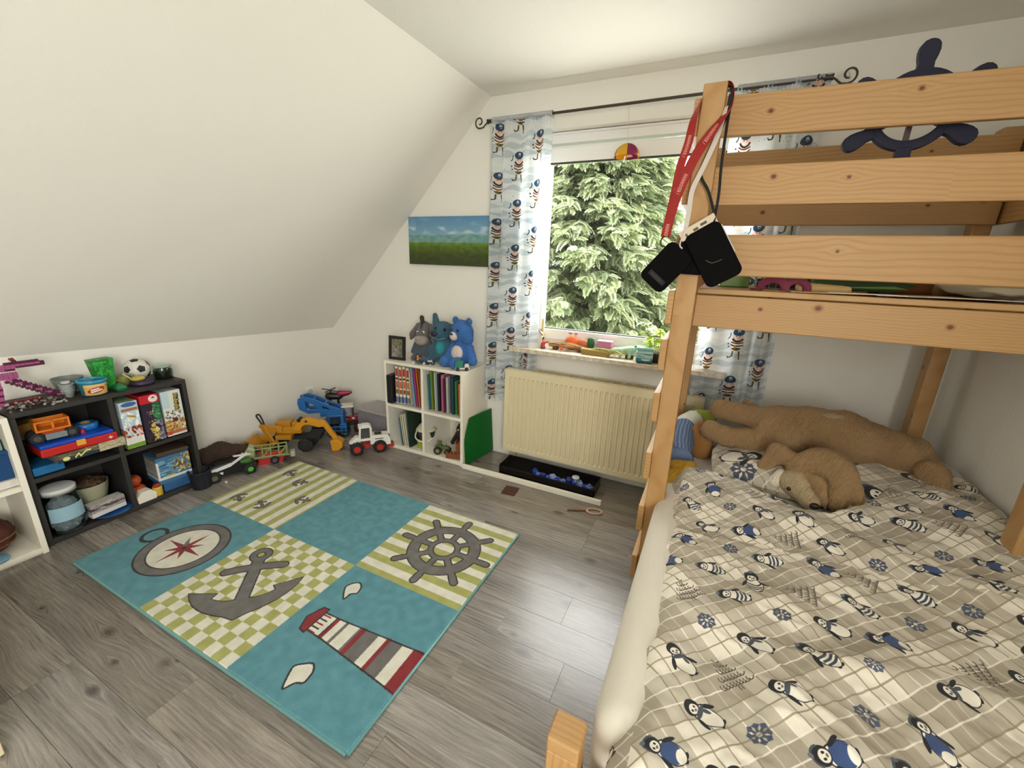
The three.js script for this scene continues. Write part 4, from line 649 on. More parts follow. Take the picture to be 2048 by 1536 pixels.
// plush toys on the white shelf (plain soft toys of the same size and colours)
{
  const T = 0.7;
  const a = thing('plush_donkey', 'grey plush donkey with pale muzzle, floppy ears and dark tuft behind the photo frame', 'soft toy', [-1.93, T, -2.5], 0.25), gf = fur('#6f6a68', 0.006), pf = fur('#a39a91', 0.005);
  M('body', soft([cap([0.02, 0.06, 0], [0.0, 0.15, -0.01], 0.062, 0.05), cap([-0.03, 0.05, 0.03], [-0.045, 0.022, 0.085], 0.026, 0.022), cap([0.05, 0.05, 0.03], [0.07, 0.022, 0.08], 0.026, 0.022), cap([0.045, 0.13, 0.01], [0.08, 0.06, 0.03], 0.022, 0.02), cap([-0.045, 0.13, 0.01], [-0.07, 0.06, 0.03], 0.022, 0.02)], 0.008, 0.018, 0.002, 90), fur('#555d66', 0.006), a);
  M('head', soft([cap([0.0, 0.235, -0.005], [0.0, 0.185, 0.02], 0.052, 0.05)], 0.007, 0.015, 0.002, 90), gf, a); M('muzzle', soft([ell([0.002, 0.152, 0.045], 0.05, [1.05, 0.8, 0.9])], 0.007, 0.015, 0.001, 90), pf, a);
  M('ear', soft([cap([-0.045, 0.25, -0.015], [-0.095, 0.18, -0.02], 0.02, 0.024), cap([-0.095, 0.18, -0.02], [-0.105, 0.15, -0.01], 0.022, 0.012)], 0.007, 0.012, 0.001), gf, a); M('ear', soft([cap([0.045, 0.25, -0.015], [0.085, 0.17, -0.005], 0.02, 0.024), cap([0.085, 0.17, -0.005], [0.09, 0.135, 0.0], 0.022, 0.012)], 0.007, 0.012, 0.001), gf, a);
  M('tuft', soft([cap([-0.012, 0.31, -0.005], [0.003, 0.28, 0.02], 0.017, 0.014), cap([0.003, 0.28, 0.02], [0.004, 0.235, 0.052], 0.013, 0.004)], 0.005, 0.008, 0.002, 140), fur('#3a3634', 0.008), a);
  for (const s of [-1, 1]) { const e = M('eye', sph(0.011, s * 0.02, 0.212, 0.053, 1, 0.9, 0.6), plastic('#e8e4da'), a); M('pupil', sph(0.005, s * 0.018, 0.209, 0.059), plastic('#15120f'), e); const n = M('nostril', sph(0.004, s * 0.012, 0.158, 0.089), plastic('#5c5550'), a); }
  const b = thing('plush_dog', 'teal blue plush dog with pale chest sitting between the grey donkey and the blue bear', 'soft toy', [-1.755, T, -2.5], 0.1), tf = fur('#3d6375', 0.006), tc = fur('#2f93a0', 0.005);
  M('body', soft([cap([0, 0.07, 0], [0, 0.15, -0.01], 0.066, 0.052), cap([-0.05, 0.04, 0.04], [-0.075, 0.024, 0.095], 0.03, 0.03), cap([0.05, 0.045, 0.05], [0.06, 0.03, 0.105], 0.032, 0.034), cap([0.05, 0.14, 0.01], [0.085, 0.07, 0.03], 0.024, 0.022), cap([-0.05, 0.14, 0.01], [-0.085, 0.08, 0.04], 0.024, 0.022)], 0.008, 0.018, 0.002, 90), tf, b);
  M('chest', soft([ell([0, 0.105, 0.036], 0.05, [0.75, 1.15, 0.7])], 0.007, 0.01, 0.001), tc, b); M('head', soft([ell([0.0, 0.235, 0.0], 0.075, [1.1, 0.88, 0.92]), cap([-0.01, 0.215, 0.04], [-0.02, 0.21, 0.06], 0.035, 0.03)], 0.007, 0.02, 0.002, 90), tf, b);
  M('ear', soft([cap([-0.06, 0.275, -0.01], [-0.075, 0.335, -0.02], 0.028, 0.018)], 0.007, 0.012, 0.001), tf, b);
  M('ear', soft([cap([0.07, 0.25, -0.02], [0.125, 0.285, -0.03], 0.03, 0.034), cap([0.125, 0.285, -0.03], [0.13, 0.23, -0.03], 0.03, 0.018)], 0.007, 0.012, 0.001), tf, b);
  M('nose', sph(0.021, -0.025, 0.219, 0.088, 1.25, 0.95, 0.7), std('#161a33', 0.4), b);
  for (const s of [-1, 1]) M('eye', sph(0.012, s * 0.036 + 0.012, 0.252, 0.062, 0.85, 1.1, 0.6), std('#0e0c0b', 0.12), b);
  M('mouth', tube([[-0.05, 0.187, 0.062], [0.0, 0.178, 0.07], [0.05, 0.192, 0.058]], 0.0025, 20, 6), plastic('#79b4b8'), b);
  const c = thing('plush_bear', 'bright blue plush teddy bear with white muzzle sitting near the curtain', 'soft toy', [-1.575, T, -2.47], -0.15), bf = fur('#3a6fb4', 0.008), wf = fur('#d9cbc6', 0.005);
  M('body', soft([ell([0, 0.085, 0], 0.078, [1, 1.05, 0.9]), cap([0, 0.13, 0], [0, 0.16, 0], 0.06, 0.05), cap([-0.05, 0.045, 0.05], [-0.075, 0.04, 0.095], 0.038, 0.04), cap([0.02, 0.04, 0.06], [0.02, 0.036, 0.1], 0.036, 0.038), cap([0.065, 0.14, 0.0], [0.115, 0.055, 0.02], 0.033, 0.034), cap([-0.065, 0.14, 0.01], [-0.08, 0.075, 0.05], 0.028, 0.028)], 0.008, 0.018, 0.003, 85), bf, c);
  M('belly', soft([ell([0, 0.1, 0.046], 0.052, [1, 1.1, 0.62])], 0.007, 0.01, 0.001), wf, c);
  M('head', soft([ell([0, 0.245, 0.0], 0.084, [1.02, 0.98, 0.9]), cap([0.05, 0.2, 0.0], [0.055, 0.2, 0], 0.04, 0.04), cap([-0.05, 0.2, 0.0], [-0.055, 0.2, 0], 0.04, 0.04)], 0.008, 0.02, 0.003, 85), bf, c); M('muzzle', soft([ell([-0.012, 0.222, 0.07], 0.031, [1, 1, 0.8])], 0.006, 0.01, 0.001), wf, c); M('nose', sph(0.009, -0.014, 0.237, 0.093, 1.2, 0.8, 0.8), plastic('#1a1614'), c);
  for (const s of [-1, 1]) { M('ear', soft([ell([s * 0.062, 0.322, -0.005], 0.026, [1, 1, 0.6])], 0.006, 0.01, 0.002), bf, c); M('eye', sph(0.009, s * 0.03 - 0.006, 0.265, 0.072), std('#12100e', 0.15), c); }
  // picture frame
  const ph = paint(128, 192, (x, y) => { const t = nz(x * 0.05, y * 0.04, 2), f = nz(x * 0.2, y * 0.07, 5), d = sstep(0, 0.35, nz(x * 0.08, y * 0.02, 9) + (x / 128 - 0.4) * 0.7), s = 1 - y / 192; return [mix(150 + 50 * t - 30 * s, 92 + 50 * f, d), mix(112 + 40 * t + 30 * (1 - s), 96 + 50 * f, d), mix(84 + 40 * t + 60 * (1 - s), 84 + 50 * f, d)]; });
  const f = thing('photo_frame', 'black picture frame with a woodland photo beside the donkey plush', 'picture frame', [-2.075, T, -2.37], 0.12); f.rotation.x = -0.06;
  M('frame', extr([[-0.068, 0.001], [0.068, 0.001], [0.068, 0.175], [-0.068, 0.175]], 0.012, 0.001, [[[-0.049, 0.018], [-0.049, 0.156], [0.049, 0.156], [0.049, 0.018]]]), std('#17180f', 0.4), f);
  const pg = box(0.1, 0.142, 0.003, 0, 0.087, 0.004); M('photo', pg, std('#ffffff', 0.3, { map: ph }), f); M('stand', bar([0, 0.11, -0.002], [0, 0.0035, -0.06], 0.03, 0.003), std('#17180f', 0.6), f);
  // little toys at the shelf edge
  const pl = thing('toy_plane', 'tiny grey toy plane with an orange figure on the white shelf edge', 'toy plane', [-1.86, T, -2.365], 0.5), gp = plastic('#454a55');
  M('fuselage', [rbox(0.085, 0.012, 0.02, 0, 0.017, 0, 0.005), rod([0.04, 0.018, 0], [0.075, 0.03, 0], 0.006, 8, 0.002)], gp, pl); M('wing', extr([[-0.02, -0.05], [0.01, -0.05], [0.03, 0], [0.01, 0.05], [-0.02, 0.05]], 0.005, 0.001).rotateX(-PI / 2).translate(0, 0.016, 0), gp, pl); M('fin', extr([[0, 0], [0.035, 0], [0.045, 0.05], [0.03, 0.035], [0.02, 0.045], [0.012, 0.03]], 0.005, 0.001).translate(0.0, 0.02, -0.002), gp, pl);
  M('figure', [cyl(0.007, 0.009, 0.022, -0.018, 0.036, 0, 12), sph(0.009, -0.018, 0.052, 0)], plastic('#c98a3c'), pl); for (const [wx, wz] of [[-0.045, 0.025], [-0.045, -0.02], [0.03, 0.03], [0.035, -0.02]]) M('wheel', sph(0.009, wx, 0.009, wz), plastic('#d9d6cf'), pl);
  const mc = thing('toy_motorbike', 'tiny silver and black toy motorbike beside the toy plane', 'toy motorbike', [-1.775, T, -2.365], 0.4);
  for (const q of [-0.02, 0.02]) { const w = M('wheel', new THREE.TorusGeometry(0.011, 0.004, 8, 18), plastic('#1a1a1a'), mc); w.position.set(q, 0.015, 0); } M('frame', [rbox(0.035, 0.012, 0.01, 0, 0.028, 0, 0.004), rod([0.02, 0.015, 0.006], [0.012, 0.04, 0.006], 0.002), rod([0.012, 0.04, -0.012], [0.012, 0.04, 0.012], 0.002)], plastic('#c9c9c6', 0.25), mc);
  const gc = thing('toy_truck', 'small green and white toy truck at the front right corner of the white shelf', 'toy truck', [-1.508, T, -2.36], 0.55), grn = plastic('#176e5d');
  M('box', [rbox(0.055, 0.045, 0.042, -0.014, 0.045, 0, 0.003), box(0.002, 0.03, 0.03, -0.0425, 0.045, 0)], grn, gc); M('chassis', rbox(0.1, 0.012, 0.044, 0.008, 0.016, 0, 0.003), plastic('#cfcdc4'), gc); M('cab', [rbox(0.03, 0.024, 0.04, 0.036, 0.034, 0, 0.006)], plastic('#d8d6cd'), gc); M('door_opening', box(0.002, 0.034, 0.03, -0.0435, 0.045, 0), plastic('#12100e'), gc);
  for (const [wx, wz] of [[-0.025, 0.022], [-0.025, -0.022], [0.036, 0.022], [0.036, -0.022]]) wheelPart(gc, wx, 0.0125, wz, 0.0125, 0.009, '#3a3a3a');
  // building plate leaning on the shelf side
  const bp = thing('building_plate', 'dark green studded building plate leaning on the right side of the white shelf', 'building plate', [-1.425, 0.012, -2.485]); bp.rotation.set(0, 1.42, 0.0); bp.rotation.order = 'YXZ'; bp.rotation.x = -0.07;
  M('plate', rbox(0.33, 0.34, 0.003, 0, 0.17, 0, 0.001), plastic('#0c6a26', 0.4), bp);
  const studs = new THREE.InstancedMesh(cyl(0.0036, 0.0036, 0.003, 0, 0, 0, 8).rotateX(PI / 2), plastic('#0c6a26', 0.4), 30 * 31); studs.name = 'studs'; studs.userData.kind = 'stuff'; const o = new THREE.Matrix4(); let k = 0; for (let i = 0; i < 30; i++) for (let j = 0; j < 31; j++) studs.setMatrixAt(k++, o.makeTranslation(-0.155 + i * 0.01069, 0.012 + j * 0.0107, 0.003)); bp.add(studs);
}

// ---------------------------------------------------------------- things on and in the dark shelf (local x runs along the wall toward the window)
const XD = -2.765, DY = 0.692;
const at2 = (z, y, x = -2.86) => [x, y, z];
const LS = PI / 2;
{
  // brick-built toy in pink and purple
  const t = thing('brick_toy', 'pink and purple toy built of bricks standing on the dark shelf', 'toy', at2(-0.715, DY, -2.88), LS), pk = plastic('#a2507f'), pu = plastic('#521a38'), rd = plastic('#76272b');
  const bg = rbox(0.0155, 0.0092, 0.016, 0, 0.0046, 0, 0.0008, 1), sg = cyl(0.0024, 0.0024, 0.002, 0, 0, 0, 8); const brickGeo = join([bg, sg.clone().translate(-0.004, 0.0102, 0.004), sg.clone().translate(0.004, 0.0102, 0.004), sg.clone().translate(-0.004, 0.0102, -0.004), sg.clone().translate(0.004, 0.0102, -0.004)]);
  const br = (x, y, m, z = 0) => { const b = M('brick', brickGeo, m, t); b.position.set(x, y, z); };
  for (let i = 0; i < 9; i++) br(-0.065 + i * 0.016, 0.19, i === 8 ? pu : pk); for (let i = 0; i < 7; i++) br(-0.05 + i * 0.016, 0.1995, pu); for (let i = 0; i < 9; i++) br(-0.065 + i * 0.016, 0.1805, i > 2 ? pu : pk); for (let i = 0; i < 5; i++) br(-0.1 + i * 0.016, 0.171, i > 2 ? pu : pk); br(-0.025, 0.209, pu); br(-0.03, 0.2185, rd);
  for (let i = 0; i < 7; i++) for (let k = 0; k < 2; k++) br(-0.112 + k * 0.016 + (i > 4 ? 0 : 0.004), 0.1045 + i * 0.0095, pk); for (let i = 0; i < 11; i++) br(-0.098 + 0.0008 * i, 0.0 + i * 0.0095, i % 3 ? pk : pu); for (let i = 0; i < 3; i++) for (let k = 0; k < 4; k++) br(-0.08 + k * 0.016, 0.133 + i * 0.0095, pk);
  for (let i = 0; i < 12; i++) { br(-0.055 + i * 0.0145, 0.125 - i * 0.0105, i % 2 ? pu : pk); br(-0.039 + i * 0.0145, 0.125 - i * 0.0105, pu); br(-0.062 + i * 0.0145, 0.1155 - i * 0.0105, pu); } for (let i = 0; i < 7; i++) br(-0.07 + i * 0.016, 0.02, rd); for (let i = 0; i < 7; i++) br(-0.07 + i * 0.016, 0.0105, rd); for (let i = 0; i < 13; i++) br(-0.1 + i * 0.016, 0.0, pu);
  // scatter of tiny parts
  seed(21); const cols = ['#7c776f', '#4c3a31', '#9aa09e', '#3b2f2a', '#8a857c', '#60433a', '#2b2725', '#8f8a80'], heap = cols.map(() => []);
  for (let i = 0; i < 90; i++) { const q = i % 8, s = rr(0.006, 0.016); heap[q].push((i % 3 ? rbox(s, s * 0.6, s * 0.8, 0, 0, 0, 0.001, 1) : cyl(s * 0.35, s * 0.4, s * 0.7, 0, 0, 0, 10)).rotateZ(rr(-0.8, 0.8)).rotateY(rr(0, 3)).translate(rr(-0.13, 0.13), 0.006 + rr(0, 0.02) * (rnd() < 0.4 ? 1.6 : 1), rr(-0.045, 0.045))); }
  const hp = thing('loose_brick_parts', 'scatter of tiny grey and brown toy parts in front of the pink brick toy', 'toy parts', at2(-0.69, DY, -2.815), LS); hp.userData.kind = 'stuff'; heap.forEach((g, i) => M('parts', g, plastic(cols[i], 0.4), hp));
  single('silver_whistle', 'small shiny silver piece lying at the dark shelf front edge', 'toy', [rbox(0.034, 0.013, 0.016, 0, 0.0065, 0, 0.005), cyl(0.009, 0.009, 0.014, -0.014, 0.009, 0, 14)], std('#cfcdc6', 0.2, { metalness: 0.8 }), at2(-0.772, DY, -2.795), LS);
  // grey bowl, stacked cups
  const bowl = (n, l, c, pos, r, h, inner) => { const q = thing(n, l, 'bowl', pos); M('bowl', lathe([[0, 0], [r * 0.62, 0], [r * 0.7, 0.004], [r, h], [r * 0.965, h], [r * 0.66, 0.008], [0, 0.007]]), std(c, 0.4), q); if (inner) M('filling', sph(r * 0.85, 0, h * 0.62, 0, 1, 0.22, 1), std(inner, 0.9), q); return q; };
  bowl('bowl', 'shallow grey-green bowl at the back of the dark shelf top', '#7d8884', at2(-0.88, DY, -2.985), 0.062, 0.075, '#5c5246');
  const cs = thing('cup_stack', 'stack of three pale grey toy cups beside the teal tub', 'cup stack', at2(-0.838, DY, -2.875)); for (let i = 0; i < 3; i++) M('cup', lathe([[0, 0], [0.019, 0], [0.026, 0.034], [0.029, 0.036], [0.029, 0.039], [0.024, 0.039], [0.018, 0.003], [0, 0.003]]).translate(0.002 * i, i * 0.015, 0), plastic('#a4aaa6', 0.35), cs);
  M('cup', lathe([[0, 0], [0.014, 0], [0.018, 0.012], [0, 0.012]]).translate(0, 0.069, 0), plastic('#c7c9c4'), cs);
  // teal tub with an orange label
  const tub = thing('clay_tub', 'teal tub with an orange label and bright blue lid rim', 'tub', at2(-0.921, DY, -2.83)), tl = plastic('#2f6d78', 0.35);
  M('tub', lathe([[0, 0], [0.045, 0], [0.049, 0.006], [0.053, 0.07], [0.05, 0.07], [0, 0.066]]), tl, tub); M('rim', lathe([[0.05, 0.066], [0.0585, 0.068], [0.0595, 0.078], [0.054, 0.082], [0.05, 0.078], [0.05, 0.066]]), plastic('#2a92b8', 0.25), tub); M('lid', cyl(0.051, 0.051, 0.004, 0, 0.072, 0, 28), plastic('#1d5f86', 0.3), tub);
  const lc = canvas(256, 128), lg = lc.getContext('2d'); lg.fillStyle = '#d9a55e'; lg.fillRect(0, 0, 256, 128); lg.fillStyle = '#e3b878'; lg.fillRect(0, 0, 256, 30); lg.fillStyle = '#93401a'; lg.beginPath(); lg.ellipse(112, 72, 84, 36, -0.22, 0, 7); lg.fill(); lg.fillStyle = '#efd9cb'; lg.save(); lg.translate(112, 72); lg.rotate(-0.22); lg.fillRect(-50, -22, 84, 17); lg.fillRect(-58, 2, 116, 17); lg.restore(); lg.fillStyle = '#8b6b3c'; lg.beginPath(); lg.ellipse(222, 34, 14, 8, 0, 0, 7); lg.fill();
  M('label', new THREE.CylinderGeometry(0.0535, 0.0502, 0.054, 28, 1, true, PI / 2 - 1.05, 2.1).translate(0, 0.035, 0), std('#ffffff', 0.4, { map: tex(lc), side: THREE.DoubleSide }), tub);
  // green blocky lamp-like toy and its foot
  seed(6); const gx = paint(64, 96, (x, y) => { const v = hash(Math.floor(x / 6), Math.floor(y / 6)); return [16 + 40 * v * v, 96 + 80 * v, 36 + 34 * v * v]; }); gx.magFilter = THREE.NearestFilter;
  const gb = thing('green_block_toy', 'bright green blocky cup with a mottled square pattern on the dark shelf', 'toy', at2(-0.995, DY, -2.895), LS + 0.1); { const pts = []; M('block', extr([[-0.026, 0.02], [0.026, 0.02], [0.04, 0.165], [-0.05, 0.165]], 0.06, 0.002).translate(0, 0, -0.03), std('#ffffff', 0.4, { map: (() => { const q = gx.clone(); q.repeat.set(9, 6); q.needsUpdate = true; return q; })() }), gb); M('foot', rbox(0.08, 0.02, 0.07, 0.004, 0.01, 0.0, 0.006), plastic('#1b6b34'), gb); }
  single('green_bag', 'small crumpled translucent green bag in front of the green block', 'bag', pillowGeo(0.07, 0.04, 0.05, 18, 0.012), phys('#2f8b54', 0.2, { transmission: 0.4, thickness: 0 }), at2(-1.02, DY + 0.014, -2.82));
  const can = thing('watering_can', 'small olive green watering can between the green block and the ball', 'watering can', at2(-1.075, DY, -2.9), LS); M('can', lathe([[0, 0], [0.026, 0], [0.029, 0.002], [0.026, 0.055], [0.023, 0.055], [0.024, 0.005], [0, 0.005]]), plastic('#79803f', 0.5), can); M('spout', rod([-0.02, 0.02, 0.004], [-0.05, 0.055, 0.01], 0.006, 10, 0.009), plastic('#79803f', 0.5), can); M('handle', tube([[0.024, 0.015, 0], [0.05, 0.03, 0], [0.045, 0.052, 0], [0.02, 0.053, 0]], 0.003, 20, 8), plastic('#9a9c66', 0.5), can);
  // football
  const ball = thing('football', 'white football with black pentagons on the dark shelf', 'ball', at2(-1.165, DY + 0.063, -2.955)); ball.rotation.set(0.35, 0.6, 0.25);
  const R0 = 0.0625; M('cover', sph(R0, 0, 0, 0, 1, 1, 1, 36), std('#d9d6cb', 0.45), ball);
  const ph = (1 + Math.sqrt(5)) / 2; const vs = []; for (const a of [-1, 1]) for (const b of [-ph, ph]) vs.push([0, a, b], [a, b, 0], [b, 0, a]);
  for (const v of vs) { const n = V(...v).normalize(), u = V(0.3, 1, 0.2).cross(n).normalize(), w = n.clone().cross(u), rim = [], pos = []; const put = (p) => p.clone().normalize().multiplyScalar(R0 + 0.0007).toArray(); const ring = []; for (let i = 0; i < 5; i++) { const a = i / 5 * 2 * PI; ring.push(n.clone().addScaledVector(u, 0.36 * Math.cos(a)).addScaledVector(w, 0.36 * Math.sin(a))); } for (let i = 0; i < 5; i++) for (let s = 0; s < 3; s++) { const A = ring[i].clone().lerp(ring[(i + 1) % 5], s / 3), B = ring[i].clone().lerp(ring[(i + 1) % 5], (s + 1) / 3), A2 = n.clone().lerp(A, 0.5), B2 = n.clone().lerp(B, 0.5); pos.push(...put(n), ...put(A2), ...put(B2), ...put(A2), ...put(A), ...put(B), ...put(A2), ...put(B), ...put(B2)); } const g = new THREE.BufferGeometry(); g.setAttribute('position', new THREE.Float32BufferAttribute(pos, 3)); g.computeVertexNormals(); M('patch', g, std('#171716', 0.45), ball); }
  const sc = thing('toy_scoop', 'pale yellow toy scoop resting on the purple dish in front of the football', 'toy scoop', at2(-1.115, DY + 0.03, -2.84), LS); M('bowl', sph(0.034, 0, 0.008, 0, 1, 0.42, 0.75), plastic('#b7ac45', 0.4), sc); M('handle', rod([-0.028, 0.012, -0.005], [-0.058, 0.045, -0.012], 0.0035), plastic('#c9c38a'), sc);
  single('purple_dish', 'flat dark purple dish lying in front of the football', 'dish', lathe([[0, 0], [0.05, 0], [0.058, 0.006], [0.054, 0.02], [0.046, 0.028], [0.04, 0.022], [0, 0.016]]), plastic('#33213f', 0.45), at2(-1.135, DY, -2.85));
  const jar = thing('glass_jar', 'low glass jar of dark brown beads at the shelf end', 'jar', at2(-1.262, DY, -2.895)); M('glass', lathe([[0, 0], [0.044, 0], [0.049, 0.006], [0.049, 0.05], [0.045, 0.058], [0.045, 0.068], [0.043, 0.068], [0.043, 0.057], [0.046, 0.05], [0.046, 0.007], [0, 0.003]]), phys('#dfeee8', 0.05, { transmission: 1, thickness: 0.0, ior: 1.45 }), jar); M('beads', cyl(0.0445, 0.043, 0.046, 0, 0.028, 0, 24), std('#3a2a22', 0.6, { bumpMap: furBump, bumpScale: 0.006 }), jar); M('lid', lathe([[0, 0.068], [0.046, 0.068], [0.047, 0.074], [0.04, 0.078], [0, 0.079]]), phys('#cfe2dc', 0.1, { transmission: 0.7, thickness: 0 }), jar);
}
{ // upper left cube of the dark shelf: stacked games
  const F = 0.368;
  single('tool_case', 'small bright blue plastic case under the board games', 'case', [rbox(0.11, 0.042, 0.16, 0, 0.021, 0, 0.006), rbox(0.03, 0.008, 0.006, 0, 0.022, 0.081, 0.002)], plastic('#1e6aa0', 0.3), at2(-0.675, F - 0.001, -2.855), LS);
  const bgc = canvas(512, 64), q = bgc.getContext('2d'); q.fillStyle = '#4a4334'; q.fillRect(0, 0, 512, 64); q.fillStyle = '#22303a'; q.fillRect(0, 30, 300, 34); seed(4); for (let i = 0; i < 130; i++) { q.fillStyle = ['#7a7054', '#a39472', '#5c5440', '#8b7d60'][i % 4]; q.fillRect(rnd() * 512, rnd() * 34, rr(10, 60), 3); } q.fillStyle = '#d6d98a'; q.beginPath(); q.ellipse(60, 42, 26, 14, 0, 0, 7); q.fill(); q.lineWidth = 11; q.strokeStyle = '#d9d67e'; q.beginPath(); q.moveTo(120, 50); q.lineTo(150, 26); q.lineTo(160, 48); q.lineTo(210, 18); q.lineTo(240, 22); q.stroke(); q.fillStyle = '#b5a98b'; q.fillRect(300, 0, 212, 64); for (let i = 0; i < 60; i++) { q.fillStyle = ['#8b7b60', '#cdbf9f', '#9a8a6c'][i % 3]; q.fillRect(300 + rnd() * 200, rnd() * 60, rr(10, 40), 4); }
  const flatBox = (n, l, w, h, d, c, pos, turn, map) => { const t = thing(n, l, 'game box', pos, turn); const g = rbox(w, h, d, 0, h / 2, 0, 0.0025); if (map) { const p = g.attributes.position, uv = g.attributes.uv; for (let i = 0; i < p.count; i++) uv.setXY(i, p.getX(i) / w + 0.5, p.getY(i) / h); } M('box', g, map ? std('#ffffff', 0.5, { map }) : plastic(c, 0.45), t); return t; };
  flatBox('board_game', 'wide board game box with dark printed edge jutting from the dark shelf', 0.268, 0.044, 0.22, '', at2(-0.83, F + 0.0425, -2.85), LS + 0.03, tex(bgc)).position.y = 0.412;
  const rb = thing('red_game_case', 'red toy case with a bright blue lid and yellow clasp', 'toy case', at2(-0.8, 0.4565, -2.84), LS - 0.03); M('case', rbox(0.285, 0.04, 0.2, 0, 0.02, 0, 0.008), plastic('#b8241f', 0.35), rb); M('lid', rbox(0.272, 0.018, 0.19, -0.004, 0.049, 0, 0.006), plastic('#1748b5', 0.3), rb); M('clasp', rbox(0.034, 0.03, 0.006, 0.0, 0.034, 0.102, 0.002), plastic('#e0a23c'), rb); M('emblem', [rbox(0.018, 0.005, 0.003, 0.112, 0.02, 0.1, 0.001), rbox(0.005, 0.016, 0.003, 0.112, 0.02, 0.1, 0.001)], plastic('#e7cfc9'), rb);
  const ty = 0.5155, tk = thing('toy_dump_truck', 'orange toy truck with an open two-part bed on the blue case lid', 'toy truck', at2(-0.735, ty, -2.83), LS - 0.1), og = plastic('#d9781c', 0.35), rd = plastic('#b5391c', 0.4);
  M('bed', [b2(-0.06, 0.06, 0.054, 0.06, -0.035, 0.04), b2(-0.06, -0.053, 0.054, 0.105, -0.035, 0.04), b2(0.053, 0.06, 0.054, 0.105, -0.035, 0.04), b2(-0.06, 0.06, 0.054, 0.105, -0.04, -0.034), b2(-0.06, 0.06, 0.098, 0.106, 0.037, 0.043), b2(-0.06, 0.06, 0.054, 0.062, 0.037, 0.043), b2(-0.004, 0.004, 0.054, 0.104, 0.034, 0.043)], og, tk); M('chassis', rbox(0.09, 0.035, 0.06, 0.0, 0.036, 0, 0.004), rd, tk); M('step', rbox(0.075, 0.03, 0.02, 0.004, 0.024, 0.035, 0.004), plastic('#7a8583'), tk);
  for (const x of [-0.06, 0.058]) for (const z of [-0.034, 0.034]) wheelPart(tk, x, 0.026, z, 0.026, 0.02, '#4a4a48');
  const tr = thing('tape_roll', 'thick bright blue tape roll lying behind the orange truck', 'tape roll', at2(-0.865, ty, -2.86)); M('tape', lathe([[0.022, 0], [0.05, 0], [0.05, 0.032], [0.022, 0.032], [0.022, 0]]), plastic('#1f6fb5', 0.3), tr); M('core', lathe([[0.018, -0.001], [0.022, -0.001], [0.022, 0.033], [0.018, 0.033], [0.018, -0.001]]), plastic('#b08b52', 0.8), tr);
  single('magenta_bead', 'small magenta bead block beside the blue tape roll', 'bead', cyl(0.009, 0.01, 0.02, 0, 0.01, 0, 16), plastic('#a8246b'), at2(-0.83, ty, -2.8));
  single('straw_box', 'straw coloured carton at the back of the upper left cube', 'box', rbox(0.1, 0.075, 0.08, 0, 0.0375, 0, 0.003), std('#b98e48', 0.8), at2(-0.68, 0.53, -2.96), LS + 0.1).position.y = 0.516;
}
